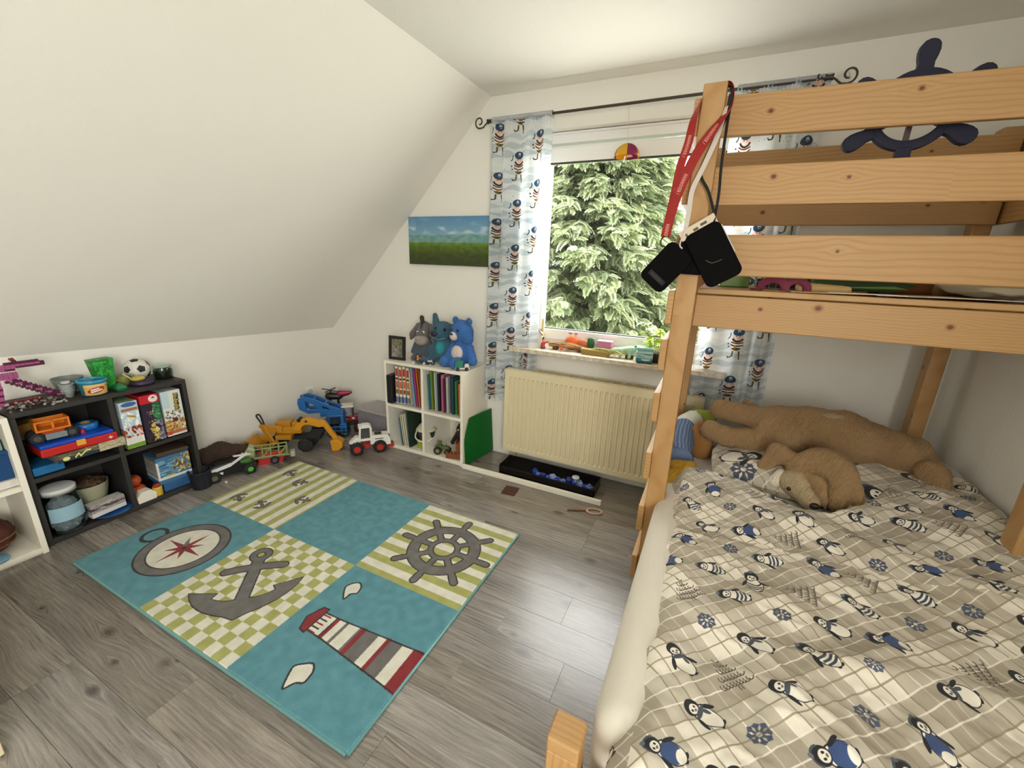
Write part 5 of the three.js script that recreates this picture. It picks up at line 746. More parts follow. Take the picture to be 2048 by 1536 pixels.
{ // upper right cube: three upright boxes
  const F = 0.3685, cover = (f) => { const c = canvas(160, 380), g = c.getContext('2d'); f(g); return tex(c); };
  const blot = (g, n, x0, y0, x1, y1, cols, s0, s1) => { for (let i = 0; i < n; i++) { g.fillStyle = cols[i % cols.length]; g.beginPath(); g.ellipse(rr(x0, x1), rr(y0, y1), rr(s0, s1), rr(s0, s1) * 0.6, rr(0, 3), 0, 7); g.fill(); } };
  seed(12);
  const A = cover((g) => { g.fillStyle = '#b5c6d2'; g.fillRect(0, 0, 160, 380); g.fillStyle = '#3f5f9a'; g.beginPath(); g.ellipse(85, 22, 65, 18, 0, 0, 7); g.fill(); g.fillStyle = '#a36a3c'; g.fillRect(12, 52, 140, 22); blot(g, 26, 10, 90, 150, 200, ['#dfe6e6', '#c9d6da', '#f0efe8'], 8, 26); g.fillStyle = '#a58a3a'; g.beginPath(); g.ellipse(90, 120, 42, 9, 0.3, 0, 7); g.fill(); blot(g, 40, 5, 210, 155, 290, ['#8a2c22', '#a4452f', '#6d2a1c', '#c97d5a'], 6, 22); g.strokeStyle = '#e8e4da'; g.lineWidth = 7; for (let i = 0; i < 4; i++) { g.beginPath(); g.moveTo(5 + i * 40, 200 + i * 10); g.lineTo(60 + i * 35, 290); g.stroke(); } g.fillStyle = '#e9e6dd'; g.fillRect(0, 290, 160, 52); g.fillStyle = '#9c9c94'; for (let i = 0; i < 4; i++) g.fillRect(14, 298 + i * 11, 125, 3); g.fillStyle = '#6f9436'; g.fillRect(0, 342, 160, 38); });
  const B = cover((g) => { g.fillStyle = '#2e2233'; g.fillRect(0, 0, 160, 380); g.fillStyle = '#c1202c'; g.fillRect(0, 0, 160, 66); g.fillStyle = '#e6d5d0'; g.beginPath(); g.ellipse(112, 34, 40, 28, 0, 0, 7); g.fill(); g.fillStyle = '#5a5257'; g.beginPath(); g.arc(115, 32, 14, PI, 0); g.fill(); g.fillStyle = '#2c5a3c'; g.fillRect(95, 66, 65, 170); blot(g, 20, 100, 80, 155, 220, ['#3f8450', '#2a6b45', '#5d9c62'], 8, 22); blot(g, 70, 40, 120, 110, 330, ['#8a8378', '#c9b887', '#4b3d52', '#b2a58b', '#2b2a24'], 3, 12); blot(g, 18, 50, 230, 110, 370, ['#c9b25a', '#d9c77c', '#b39a4c'], 10, 24); blot(g, 20, 105, 210, 158, 370, ['#7c6f8a', '#8f93a0', '#6b6376'], 8, 22); blot(g, 14, 0, 280, 50, 378, ['#3a2a24', '#241a1c'], 10, 26); });
  const C = cover((g) => { g.fillStyle = '#d5d8d2'; g.fillRect(0, 0, 160, 380); g.fillStyle = '#b9cfd4'; g.fillRect(0, 0, 60, 140); g.save(); g.translate(98, 24); g.rotate(0.06); for (let i = 0; i < 9; i++) { g.fillStyle = '#1f1d16'; g.fillRect(i % 2 * 4, i * 17, 40, 16); g.fillStyle = '#c7a922'; g.fillRect(4 + i % 2 * 4, i * 17 + 2, 30 - (i % 3) * 6, 11); } g.restore(); blot(g, 50, 10, 170, 150, 255, ['#8a8f90', '#5b5850', '#c9c7bd', '#6e6a60', '#e6e4dc'], 4, 16); blot(g, 50, 5, 250, 155, 330, ['#b58a3c', '#a36f2a', '#8a5a24', '#c7a35c'], 6, 20); blot(g, 6, 60, 225, 100, 260, ['#5c2218'], 10, 16); g.fillStyle = '#a9674a'; g.fillRect(0, 335, 160, 28); g.fillStyle = '#c4342c'; g.fillRect(4, 345, 34, 22); });
  const upright = (n, l, w, h, d, z, map, dx, turn) => { const g = rbox(w, h, d, 0, h / 2, 0, 0.002), p = g.attributes.position, uv = g.attributes.uv; for (let i = 0; i < p.count; i++) uv.setXY(i, p.getX(i) / w + 0.5, p.getY(i) / h); return single(n, l, 'game box', g, std('#ffffff', 0.35, { map }), at2(z, F, XD - d / 2 - dx), turn); };
  upright('game_box', 'pale blue upright game box with red and white picture and green foot', 0.082, 0.265, 0.16, -1.017, A, -0.002, LS);
  upright('game_box', 'dark purple upright game box with a red top band', 0.088, 0.277, 0.17, -1.115, B, 0.003, LS);
  upright('game_box', 'white upright game box with yellow title down its side', 0.1, 0.272, 0.16, -1.222, C, 0.01, LS);
}
{ // lower left cube: glass jar, bowl, striped box on a blue plate
  const F = 0.0345, jar = thing('storage_jar', 'big glass jar with white lid and pale blue label in the dark shelf', 'jar', at2(-0.69, F, -2.815));
  M('glass', lathe([[0, 0], [0.066, 0], [0.074, 0.01], [0.076, 0.03], [0.07, 0.17], [0.062, 0.2], [0.06, 0.215], [0.057, 0.215], [0.059, 0.2], [0.067, 0.17], [0.073, 0.03], [0.071, 0.012], [0, 0.004]], 36), phys('#dfe8ec', 0.08, { transmission: 1, thickness: 0, ior: 1.3 }), jar);
  M('filling', soft([cap([0, 0.058, 0], [0, 0.13, 0], 0.06, 0.055)], 0.008, 0.02, 0.01, 70), std('#b3aea8', 0.7), jar); M('lid', lathe([[0, 0.213], [0.066, 0.213], [0.067, 0.236], [0.06, 0.242], [0, 0.242]]), plastic('#c9cdc9', 0.4), jar);
  M('label', new THREE.CylinderGeometry(0.0735, 0.0758, 0.075, 28, 1, true, PI / 2 - 1.0, 2.0).translate(0, 0.115, 0), std('#8fb3c2', 0.6, { side: THREE.DoubleSide }), jar);
  const bw = thing('mixing_bowl', 'beige bowl heaped with brown pieces in the lower left cube', 'bowl', at2(-0.83, F, -2.92)); M('bowl', lathe([[0, 0], [0.045, 0], [0.05, 0.008], [0.078, 0.12], [0.085, 0.165], [0.08, 0.165], [0.072, 0.12], [0.045, 0.012], [0, 0.01]]), plastic('#9b9a80', 0.45), bw); M('filling', soft([ell([0, 0.165, 0], 0.07, [1, 0.35, 1])], 0.008, 0.02, 0.012, 60), std('#4a3622', 0.85), bw);
  const pl = single('plate', 'flat blue plate under the striped carton on the shelf floor', 'plate', lathe([[0, 0], [0.05, 0], [0.055, 0.003], [0.085, 0.014], [0.084, 0.017], [0.054, 0.007], [0, 0.006]]), plastic('#17508f', 0.3), at2(-0.865, F, -2.8));
  const c = canvas(256, 128), g = c.getContext('2d'); g.fillStyle = '#a09a94'; g.fillRect(0, 0, 256, 128); g.fillStyle = '#4a3038'; g.fillRect(0, 30, 256, 26); seed(2); for (let i = 0; i < 50; i++) { g.fillStyle = ['#c9c4be', '#77706e', '#5b4a4e'][i % 3]; g.fillRect(rnd() * 256, rnd() * 80, rr(20, 70), 4); } g.fillStyle = '#cfccc8'; g.fillRect(0, 84, 256, 44);
  single('carton', 'pale striped carton standing on the blue plate', 'carton', (() => { const q = rbox(0.15, 0.07, 0.06, 0, 0.035, 0, 0.002), p = q.attributes.position, uv = q.attributes.uv; for (let i = 0; i < p.count; i++) uv.setXY(i, p.getX(i) / 0.15 + 0.5, p.getY(i) / 0.07); return q; })(), std('#ffffff', 0.6, { map: tex(c) }), at2(-0.845, F + 0.017, -2.81), LS + 0.1);
}
{ // lower right cube and just before it
  const F = 0.0345, pk = thing('toy_pumpkin', 'orange round toy pumpkin in the lower right cube', 'toy pumpkin', at2(-1.0, F, -2.86)), om = std('#b0491a', 0.5); for (let i = 0; i < 8; i++) { const a = i / 8 * 2 * PI; M('segment', sph(0.027, 0.022 * Math.cos(a), 0.038, 0.022 * Math.sin(a), 1, 1.38, 1, 14), om, pk); } M('stalk', rod([0, 0.07, 0], [0.006, 0.088, 0.004], 0.005), plastic('#4d5a2c'), pk);
  copyOf(pk, 'second orange toy pumpkin stacked on top of the other in the dark shelf', at2(-0.998, F + 0.073, -2.87), 0.4).scale.setScalar(0.8);
  single('white_block', 'white six-sided toy block at the shelf\'s lower front', 'toy block', extr([[-0.042, 0], [0.04, 0], [0.044, 0.035], [0.02, 0.06], [-0.022, 0.06], [-0.044, 0.034]], 0.05, 0.002), plastic('#e3ddcf', 0.5), at2(-1.012, F, -2.82), LS);
  const cn = thing('yellow_tin', 'small yellow ribbed tin with a red top before the blue box', 'tin', at2(-1.072, F, -2.79)); M('tin', lathe([[0, 0], [0.022, 0], [0.024, 0.008], [0.022, 0.014], [0.024, 0.024], [0.022, 0.034], [0.024, 0.044], [0.022, 0.056], [0, 0.058]]), plastic('#c9a83a', 0.4), cn); M('lid', lathe([[0, 0.056], [0.019, 0.057], [0.017, 0.07], [0, 0.074]]), plastic('#9c2a22'), cn);
  const c = canvas(256, 200), g = c.getContext('2d'); g.fillStyle = '#3f6c93'; g.fillRect(0, 0, 256, 200); seed(19); for (let i = 0; i < 90; i++) { g.fillStyle = ['#5d8fae', '#7fb0b5', '#31557c', '#8aa9b0'][i % 4]; g.fillRect(rnd() * 160, rr(20, 150), rr(15, 70), rr(3, 9)); } for (let i = 0; i < 60; i++) { g.fillStyle = ['#b79c52', '#8a6a3a', '#d0bd77', '#5f4a2a'][i % 4]; g.beginPath(); g.ellipse(rr(130, 256), rr(10, 130), rr(6, 20), rr(4, 10), rr(0, 3), 0, 7); g.fill(); } g.fillStyle = '#cfd6d6'; g.fillRect(0, 150, 256, 18); g.fillStyle = '#b8b152'; g.fillRect(60, 140, 70, 14); g.fillStyle = '#d8d8d4'; g.fillRect(0, 30, 16, 130);
  const bx = (n, l, w, h, d, pos, tr, map) => { const q = rbox(w, h, d, 0, h / 2, 0, 0.003), p = q.attributes.position, uv = q.attributes.uv; for (let i = 0; i < p.count; i++) uv.setXY(i, p.getX(i) / w + 0.5, p.getY(i) / h); return single(n, l, 'box', q, map ? std('#ffffff', 0.45, { map }) : plastic('#2f5d8e', 0.45), pos, tr); };
  bx('blue_card_box', 'low blue carton under the big printed blue box', 0.15, 0.05, 0.15, at2(-1.185, F, -2.86), LS - 0.06);
  bx('puzzle_box', 'large blue puzzle box with brown and yellow picture in the lower right cube', 0.17, 0.165, 0.16, at2(-1.18, F + 0.0505, -2.865), LS - 0.08, tex(c));
  single('flat_game', 'thin brown game box lying on top of the puzzle box', 'game box', rbox(0.16, 0.022, 0.13, 0, 0.011, 0, 0.003), plastic('#4a3a2c', 0.6), at2(-1.2, F + 0.216, -2.87), LS - 0.15);
}
{ // cut-off white shelf: blue box, papers, brown basket ball
  single('blue_storage_box', 'blue plastic box in the cut-off white shelf', 'box', [rbox(0.22, 0.12, 0.2, 0, 0.06, 0, 0.008), rbox(0.23, 0.016, 0.21, 0, 0.128, 0, 0.005)], plastic('#15467a', 0.4), [-2.86, 0.418, -0.455], LS).position.y = 0.4;
  single('green_folder', 'grey-green folder lying on the blue storage box', 'folder', rbox(0.2, 0.05, 0.18, 0, 0.025, 0, 0.003), plastic('#7d9a93', 0.5), [-2.86, 0.537, -0.455], LS);
  single('drawing_pad', 'white drawing pad lying under the blue storage box', 'pad', rbox(0.24, 0.035, 0.22, 0, 0.0175, 0, 0.002), std('#d8d4cb', 0.7), [-2.855, 0.365, -0.452], LS + 0.02);
  const bk = thing('wicker_ball', 'dark brown rounded basket on the floor of the cut-off white shelf', 'basket', [-2.87, 0.035, -0.43]); M('basket', soft([ell([0, 0.085, 0], 0.1, [1.05, 0.85, 1])], 0.009, 0.02, 0.006, 50), std('#4b2115', 0.8), bk); M('cord', [new THREE.TorusGeometry(0.104, 0.004, 6, 40).rotateX(PI / 2).translate(0, 0.085, 0), new THREE.TorusGeometry(0.096, 0.004, 6, 40).rotateX(PI / 2).translate(0, 0.05, 0)], std('#7a5236', 0.8), bk); M('knob', sph(0.04, -0.02, 0.165, 0.0, 1.4, 0.5, 1), std('#7b6a20', 0.7), bk);
  single('blue_puck', 'light blue flat toy puck at the front of the cut-off shelf', 'toy', lathe([[0, 0], [0.04, 0], [0.045, 0.006], [0.04, 0.016], [0, 0.018]]), plastic('#6c95ac', 0.4), [-2.765, 0.0345, -0.43]);
  // pale door edge beside the camera
  const d = thing('toy_chest', 'low pale wooden chest corner at the lower left picture edge', 'chest', [-1.99, 0, 0.1]); M('chest', b2(-0.33, 0.33, 0, 0.3, -0.255, 0.25, 0.003), std('#d9cba8', 0.5), d); M('lid', b2(-0.335, 0.335, 0.301, 0.32, -0.258, 0.255, 0.003), std('#dccfae', 0.5), d);
}

// ---------------------------------------------------------------- toy vehicles on the floor in the corner
{ // wall socket
  const t = thing('wall_socket', 'white wall socket low on the left wall above the blue crane truck', 'socket', [XL + 0.001, 0.293, -2.351], PI / 2);
  M('plate', rbox(0.08, 0.08, 0.01, 0, 0, 0.005, 0.003), whitePvc, t); M('well', lathe([[0.026, 0], [0.024, 0.004], [0.0, 0.001]]).rotateX(PI / 2).translate(0, 0, 0.008), plastic('#cfccc0'), t); for (const s of [-1, 1]) M('hole', cyl(0.003, 0.003, 0.002, s * 0.0095, 0, 0.012, 10).rotateX(0), plastic('#2a2926'), t);
}
{ // white wheel loader
  const t = thing('toy_loader', 'white toy wheel loader with red rims in front of the white shelf', 'toy loader', [-2.232, 0, -2.178], 0.86), w = plastic('#e9e7e0', 0.35), r = plastic('#b3261c', 0.4), k = plastic('#191919', 0.5);
  M('rear_hood', [extr([[0.02, 0.07], [0.16, 0.066], [0.158, 0.1], [0.145, 0.125], [0.03, 0.132], [0.02, 0.125]], 0.08, 0.004).translate(0, 0, -0.04), rbox(0.05, 0.02, 0.098, 0.14, 0.062, 0, 0.005)], w, t);
  M('grille', [rbox(0.006, 0.036, 0.05, 0.158, 0.098, 0, 0.002), rbox(0.05, 0.004, 0.05, 0.075, 0.136, 0, 0.001), rbox(0.06, 0.006, 0.002, 0.08, 0.108, 0.0445, 0.001)], k, t);
  M('cab', [rbox(0.09, 0.012, 0.082, -0.018, 0.206, 0, 0.004), rbox(0.05, 0.008, 0.06, -0.012, 0.216, 0, 0.003), ...[[-0.058, 0.03, -0.05], [0.022, 0.03, 0.02]].flatMap(([x, z, x2]) => [-1, 1].map((s) => bar([x, 0.1, s * z], [x2, 0.202, s * z], 0.01, 0.01))), rbox(0.012, 0.1, 0.07, 0.026, 0.15, 0, 0.003), rbox(0.075, 0.02, 0.07, -0.02, 0.105, 0, 0.004)], w, t);
  M('windows', [box(0.066, 0.078, 0.056, -0.016, 0.156, 0)], std('#3d423c', 0.15), t);
  M('front_frame', [extr([[-0.13, 0.085], [-0.06, 0.07], [-0.05, 0.12], [-0.085, 0.125]], 0.05, 0.003).translate(0, 0, -0.025)], w, t);
  M('chassis', [rbox(0.19, 0.022, 0.05, 0.0, 0.058, 0, 0.004), rbox(0.07, 0.03, 0.074, 0.155, 0.036, 0, 0.008)], r, t); M('steps', rbox(0.03, 0.034, 0.076, -0.008, 0.05, 0, 0.003), r, t);
  for (const x of [-0.082, 0.082]) for (const z of [-0.05, 0.05]) wheelPart(t, x, 0.047, z, 0.047, 0.036, '#b3261c');
}
{ // yellow digger: shovel at the left, jointed arm at the right
  const t = thing('toy_excavator', 'yellow toy excavator with its digging arm reaching to the floor', 'toy excavator', [-2.735, 0, -1.933], 0.56), y = plastic('#b8801c', 0.42), yb = plastic('#d08f18', 0.4), k = plastic('#1b1a18', 0.6);
  M('body', [rbox(0.2, 0.05, 0.11, -0.03, 0.16, -0.02, 0.006), rbox(0.11, 0.045, 0.085, -0.065, 0.195, -0.03, 0.006), rbox(0.055, 0.06, 0.09, 0.03, 0.19, -0.02, 0.008), rbox(0.11, 0.035, 0.1, -0.05, 0.115, 0.02, 0.004)], y, t);
  M('deck', [rbox(0.34, 0.025, 0.09, 0.03, 0.1, -0.01, 0.004), rbox(0.1, 0.02, 0.1, 0.16, 0.12, -0.02, 0.003)], k, t);
  M('shovel_arm', [bar([-0.06, 0.175, 0.04], [-0.18, 0.2, 0.07], 0.02, 0.045), bar([-0.18, 0.21, 0.07], [-0.11, 0.09, 0.1], 0.018, 0.035), bar([-0.2, 0.215, 0.065], [-0.09, 0.165, 0.085], 0.014, 0.03)], y, t);
  M('shovel', [extr([[-0.27, 0.13], [-0.265, 0.115], [-0.2, 0.04], [-0.12, 0.03], [-0.085, 0.09], [-0.1, 0.1], [-0.125, 0.05], [-0.19, 0.058], [-0.25, 0.13]], 0.14, 0.002).translate(0, 0, 0.02), extr([[-0.265, 0.128], [-0.2, 0.04], [-0.12, 0.03], [-0.09, 0.09]], 0.006, 0.001).translate(0, 0, 0.02)], y, t);
  M('handle', tube([[-0.185, 0.215, 0.06], [-0.2, 0.25, 0.06], [-0.218, 0.29, 0.06], [-0.2, 0.298, 0.06], [-0.182, 0.262, 0.06], [-0.172, 0.22, 0.06]], 0.006, 30, 8), k, t);
  const prof = (pts, d) => extr(pts, d, 0.003).translate(0, 0, -d / 2 + 0.02);
  M('boom', prof([[0.02, 0.17], [0.055, 0.235], [0.12, 0.258], [0.2, 0.235], [0.225, 0.238], [0.245, 0.22], [0.235, 0.195], [0.2, 0.19], [0.12, 0.215], [0.085, 0.2], [0.055, 0.16]], 0.036), yb, t); M('boom_pin', cyl(0.014, 0.014, 0.05).rotateX(PI / 2).translate(0.065, 0.243, 0.02), k, t); M('emblem', rbox(0.018, 0.014, 0.002, 0.115, 0.235, 0.042, 0.001), k, t);
  M('stick', [prof([[0.205, 0.235], [0.245, 0.225], [0.33, 0.085], [0.31, 0.072]], 0.026), rod([0.236, 0.22, 0.036], [0.325, 0.1, 0.036], 0.006)], yb, t);
  M('bucket', [extr([[0.28, 0.078], [0.325, 0.095], [0.365, 0.066], [0.362, 0.03], [0.335, 0.004], [0.288, 0.0], [0.325, 0.02], [0.345, 0.045], [0.33, 0.066], [0.285, 0.062]], 0.068, 0.002).translate(0, 0, -0.014), extr([[0.28, 0.075], [0.325, 0.092], [0.362, 0.062], [0.358, 0.028], [0.335, 0.006], [0.288, 0.002]], 0.004, 0.001).translate(0, 0, -0.014), extr([[0.28, 0.075], [0.325, 0.092], [0.362, 0.062], [0.358, 0.028], [0.335, 0.006], [0.288, 0.002]], 0.004, 0.001).translate(0, 0, 0.05)], yb, t);
  for (const x of [-0.12, 0.1]) for (const z of [-0.06, 0.05]) wheelPart(t, x, 0.052, z, 0.052, 0.04, '#2a2927');
}
{ // blue crane truck
  const t = thing('toy_crane_truck', 'blue toy crane truck with a lattice boom between the excavator and the tractor', 'toy crane', [-2.745, 0, -2.235], 0.72), b = plastic('#1460a8', 0.4), k = plastic('#16181c', 0.6);
  M('chassis', [rbox(0.26, 0.04, 0.11, 0.03, 0.075, 0, 0.005), rbox(0.12, 0.03, 0.12, 0.1, 0.045, 0.02, 0.004)], k, t);
  M('cab', [rbox(0.13, 0.08, 0.11, 0.085, 0.15, 0.01, 0.008), rbox(0.17, 0.03, 0.12, 0.06, 0.195, 0.0, 0.006), rbox(0.05, 0.05, 0.1, 0.14, 0.09, 0.02, 0.006)], b, t); M('windscreen', rbox(0.08, 0.06, 0.004, 0.085, 0.145, 0.067, 0.002), std('#10202e', 0.15), t);
  const side = () => extr([[-0.18, 0.3], [-0.175, 0.335], [-0.12, 0.35], [-0.06, 0.33], [0.06, 0.265], [0.13, 0.235], [0.12, 0.205], [0.0, 0.215], [-0.11, 0.215], [-0.17, 0.25]], 0.014, 0.002, [[[-0.13, 0.32], [-0.12, 0.24], [-0.02, 0.235], [-0.07, 0.29]], [[0.0, 0.245], [0.06, 0.235], [0.03, 0.26], [-0.01, 0.275]]]);
  M('boom', [side().translate(0, 0, 0.045), side().translate(0, 0, -0.055), ...[[-0.15, 0.335], [-0.06, 0.325], [0.02, 0.285], [-0.16, 0.25], [-0.03, 0.225]].map(([x, y]) => rbox(0.014, 0.012, 0.1, x, y, 0, 0.002))], b, t);
  M('winch', [cyl(0.02, 0.02, 0.09, 0, 0, 0, 16).rotateX(PI / 2).translate(0.04, 0.235, 0), rod([-0.16, 0.34, 0], [0.1, 0.25, 0], 0.002)], k, t); M('rail', [rod([0.02, 0.06, 0.085], [0.17, 0.06, 0.085], 0.004), rod([0.02, 0.095, 0.085], [0.17, 0.095, 0.085], 0.004), ...[0.03, 0.08, 0.13, 0.165].map((x) => rod([x, 0.02, 0.085], [x, 0.11, 0.085], 0.004))], plastic('#2268ae', 0.4), t);
  for (const x of [-0.06, 0.05, 0.15]) for (const z of [-0.05, 0.055]) wheelPart(t, x, 0.032, z, 0.032, 0.026, '#8d9499');
}
{ // red tractor and the red-black ones behind
  const t = thing('toy_tractor', 'red toy tractor with a white cab roof behind the white loader', 'toy tractor', [-2.665, 0, -2.415], 0.8), r = plastic('#7d1420', 0.35), k = plastic('#1b1a1a', 0.6);
  M('hood', [rbox(0.1, 0.055, 0.07, 0.045, 0.115, 0.01, 0.01), rbox(0.06, 0.045, 0.1, -0.03, 0.1, 0, 0.008)], r, t); M('badge', rbox(0.02, 0.014, 0.003, 0.03, 0.118, 0.047, 0.001), plastic('#d8d4cc'), t);
  M('roof', rbox(0.1, 0.018, 0.1, -0.012, 0.22, 0, 0.008), plastic('#d6d0c3', 0.4), t); M('cab_frame', [[-0.055, 0.042], [0.03, 0.042], [-0.055, -0.042], [0.03, -0.042]].map(([x, z]) => bar([x, 0.11, z], [x * 0.95, 0.214, z], 0.008, 0.008)), k, t); M('windows', box(0.076, 0.08, 0.076, -0.012, 0.172, 0), std('#5b5f61', 0.1), t);
  M('axle', rbox(0.17, 0.03, 0.04, 0.0, 0.06, 0, 0.004), k, t); for (const z of [-0.06, 0.06]) { wheelPart(t, -0.055, 0.055, z, 0.055, 0.036, '#7d1420'); wheelPart(t, 0.07, 0.04, z, 0.04, 0.03, '#7d1420'); }
  const q = thing('toy_helicopter', 'dark toy helicopter with a crimson tail lying behind the crane', 'toy helicopter', [-2.9, 0, -2.5], 0.7);
  M('body', soft([cap([-0.06, 0.24, 0], [0.02, 0.235, 0], 0.034, 0.03), cap([0.02, 0.24, 0], [0.1, 0.25, 0.0], 0.018, 0.01)], 0.007, 0.015), plastic('#201d1f', 0.4), q); M('tail', soft([cap([0.03, 0.265, 0.01], [0.12, 0.27, 0.01], 0.026, 0.014)], 0.007, 0.015), plastic('#a3254a', 0.4), q); M('rotor', [bar([-0.12, 0.3, -0.03], [0.03, 0.292, 0.05], 0.014, 0.004), bar([-0.08, 0.292, 0.06], [-0.01, 0.3, -0.05], 0.014, 0.004), cyl(0.006, 0.008, 0.03, -0.045, 0.285, 0)], plastic('#17161a'), q); M('stand', [rod([-0.05, 0.21, 0.02], [-0.06, 0.0, 0.05], 0.005), rod([-0.05, 0.21, -0.02], [-0.06, 0.0, -0.05], 0.005), rod([0.01, 0.21, 0.02], [0.03, 0, 0.05], 0.005), rod([0.01, 0.21, -0.02], [0.03, 0, -0.05], 0.005)], plastic('#17161a'), q);
}
{ // grey translucent storage box
  const t = thing('storage_box', 'grey translucent storage box with a flat lid beside the white shelf', 'storage box', [-2.372, 0, -2.525], 0.0), m = phys('#a39da6', 0.35, { transmission: 0.35, thickness: 0 }), W = 0.37, D = 0.24, H = 0.2;
  M('tub', [b2(-W / 2, W / 2, 0, 0.005, -D / 2, D / 2), b2(-W / 2, W / 2, 0, H, D / 2 - 0.004, D / 2), b2(-W / 2, W / 2, 0, H, -D / 2, -D / 2 + 0.004), b2(-W / 2, -W / 2 + 0.004, 0, H, -D / 2 + 0.004, D / 2 - 0.004), b2(W / 2 - 0.004, W / 2, 0, H, -D / 2 + 0.004, D / 2 - 0.004), rbox(W + 0.016, 0.018, D + 0.016, 0, H - 0.012, 0, 0.003)].slice(0, 5), m, t);
  M('lid', [rbox(W + 0.02, 0.018, D + 0.02, 0, H + 0.009, 0, 0.005), rbox(W - 0.06, 0.006, D - 0.06, 0, H + 0.02, 0, 0.002)], phys('#b5b0b2', 0.35, { transmission: 0.25, thickness: 0 }), t);
  seed(33); for (let i = 0; i < 14; i++) M('toy_block', rbox(rr(0.05, 0.1), rr(0.04, 0.07), rr(0.05, 0.08), rr(-0.12, 0.12), 0.03 + (i % 3) * 0.05, rr(-0.07, 0.07), 0.006), plastic(['#8a6a72', '#5d5566', '#93868c', '#6f6470'][i % 4]), t);
}
{ // near heap by the dark shelf
  const d = thing('toy_dinosaur', 'large dark brown toy dinosaur lying beside the dark shelf', 'toy dinosaur', [-2.87, 0, -1.46], 1.1), br = std('#3d2a1d', 0.75, { bumpMap: furBump, bumpScale: 0.008 });
  M('body', soft([cap([-0.13, 0.11, 0.0], [0.02, 0.135, 0], 0.045, 0.062), cap([0.02, 0.13, 0], [0.16, 0.11, 0.0], 0.06, 0.034), cap([0.16, 0.11, 0], [0.24, 0.09, 0.02], 0.032, 0.012), cap([-0.13, 0.11, 0.02], [-0.19, 0.085, 0.06], 0.038, 0.026), cap([-0.06, 0.1, 0.03], [-0.07, 0.02, 0.05], 0.026, 0.02), cap([0.06, 0.1, 0.03], [0.05, 0.02, 0.05], 0.03, 0.022), cap([-0.06, 0.1, -0.03], [-0.07, 0.02, -0.05], 0.026, 0.02), cap([0.06, 0.1, -0.03], [0.05, 0.02, -0.05], 0.03, 0.022)], 0.008, 0.02, 0.006, 60), br, d);
  for (let i = 0; i < 9; i++) { const p = M('back_plate', extr([[-0.016, 0], [0.016, 0], [0.004, 0.034 - Math.abs(i - 4) * 0.003]], 0.006, 0.001), std('#6b4426', 0.7), d); p.position.set(-0.12 + i * 0.032, 0.165 - Math.abs(i - 4.2) * 0.006, 0.0); }
  M('eye', sph(0.005, -0.19, 0.1, 0.085), plastic('#c9a24a'), d);
  const bk = single('black_bucket', 'small dark navy bucket on the floor before the puzzle box', 'bucket', lathe([[0, 0], [0.045, 0], [0.05, 0.004], [0.06, 0.11], [0.064, 0.112], [0.064, 0.118], [0.057, 0.118], [0.046, 0.008], [0, 0.008]]), plastic('#14171f', 0.5), [-2.735, 0, -1.275]);
  const c = thing('toy_race_car', 'black toy race car with white side trim and bright green wheels', 'toy car', [-2.735, 0, -1.455], 1.22), k = plastic('#121314', 0.4), wh = plastic('#d9dad8', 0.35), gn = plastic('#3f9a35', 0.35);
  M('body', [extr([[-0.15, 0.03], [0.13, 0.03], [0.14, 0.05], [0.06, 0.075], [0.02, 0.105], [-0.08, 0.1], [-0.15, 0.07]], 0.08, 0.006).translate(0, 0, -0.04)], k, c); M('trim', [bar([-0.12, 0.075, 0.052], [0.0, 0.095, 0.05], 0.006, 0.022), bar([0.0, 0.095, 0.05], [0.1, 0.14, 0.03], 0.006, 0.016), bar([-0.13, 0.06, 0.052], [-0.05, 0.05, 0.052], 0.006, 0.014)], wh, c); M('wing', [bar([0.02, 0.14, 0.03], [0.12, 0.125, 0.02], 0.02, 0.006), bar([0.06, 0.1, 0], [0.08, 0.135, 0.0], 0.01, 0.01)], wh, c); M('cowl', rbox(0.07, 0.035, 0.06, 0.085, 0.08, 0.01, 0.012), plastic('#3c6a2c', 0.35), c);
  for (const x of [-0.1, 0.1]) for (const z of [-0.055, 0.055]) { const w = wheelPart(c, x, 0.036, z, 0.036, 0.032, x > 0 ? '#4fb03c' : '#5a6a4a'); }
  single('white_chip', 'tiny white toy piece on the floor before the black race car', 'toy', rbox(0.014, 0.012, 0.012, 0, 0.006, 0, 0.003), plastic('#d9d8d0'), [-2.66, 0, -1.375]);
  const r = thing('toy_dozer', 'red toy dozer blade piece with dark red ramp behind the green cage trailer', 'toy', [-2.8, 0, -1.66], 0.95), rd = plastic('#8e1c18', 0.4);
  M('ramp', [extr([[-0.15, 0.02], [0.15, 0.0], [0.15, 0.012], [0.0, 0.075], [-0.15, 0.06]], 0.1, 0.003).translate(0, 0, -0.07)], rd, r); M('blade', extr([[0.02, 0.0], [0.17, 0.0], [0.19, 0.05], [0.18, 0.085], [0.04, 0.075]], 0.012, 0.002).translate(0, 0, 0.085), plastic('#b01c1a', 0.4), r); M('arm', [bar([0.05, 0.05, 0.03], [0.08, 0.045, 0.09], 0.014, 0.014), bar([0.14, 0.05, 0.03], [0.15, 0.045, 0.09], 0.014, 0.014)], rd, r);
  const g = thing('toy_cage_trailer', 'olive green toy cage trailer tipped beside the excavator shovel', 'toy trailer', [-2.69, 0.06, -1.715], 0.9), ol = plastic('#86935a', 0.45);
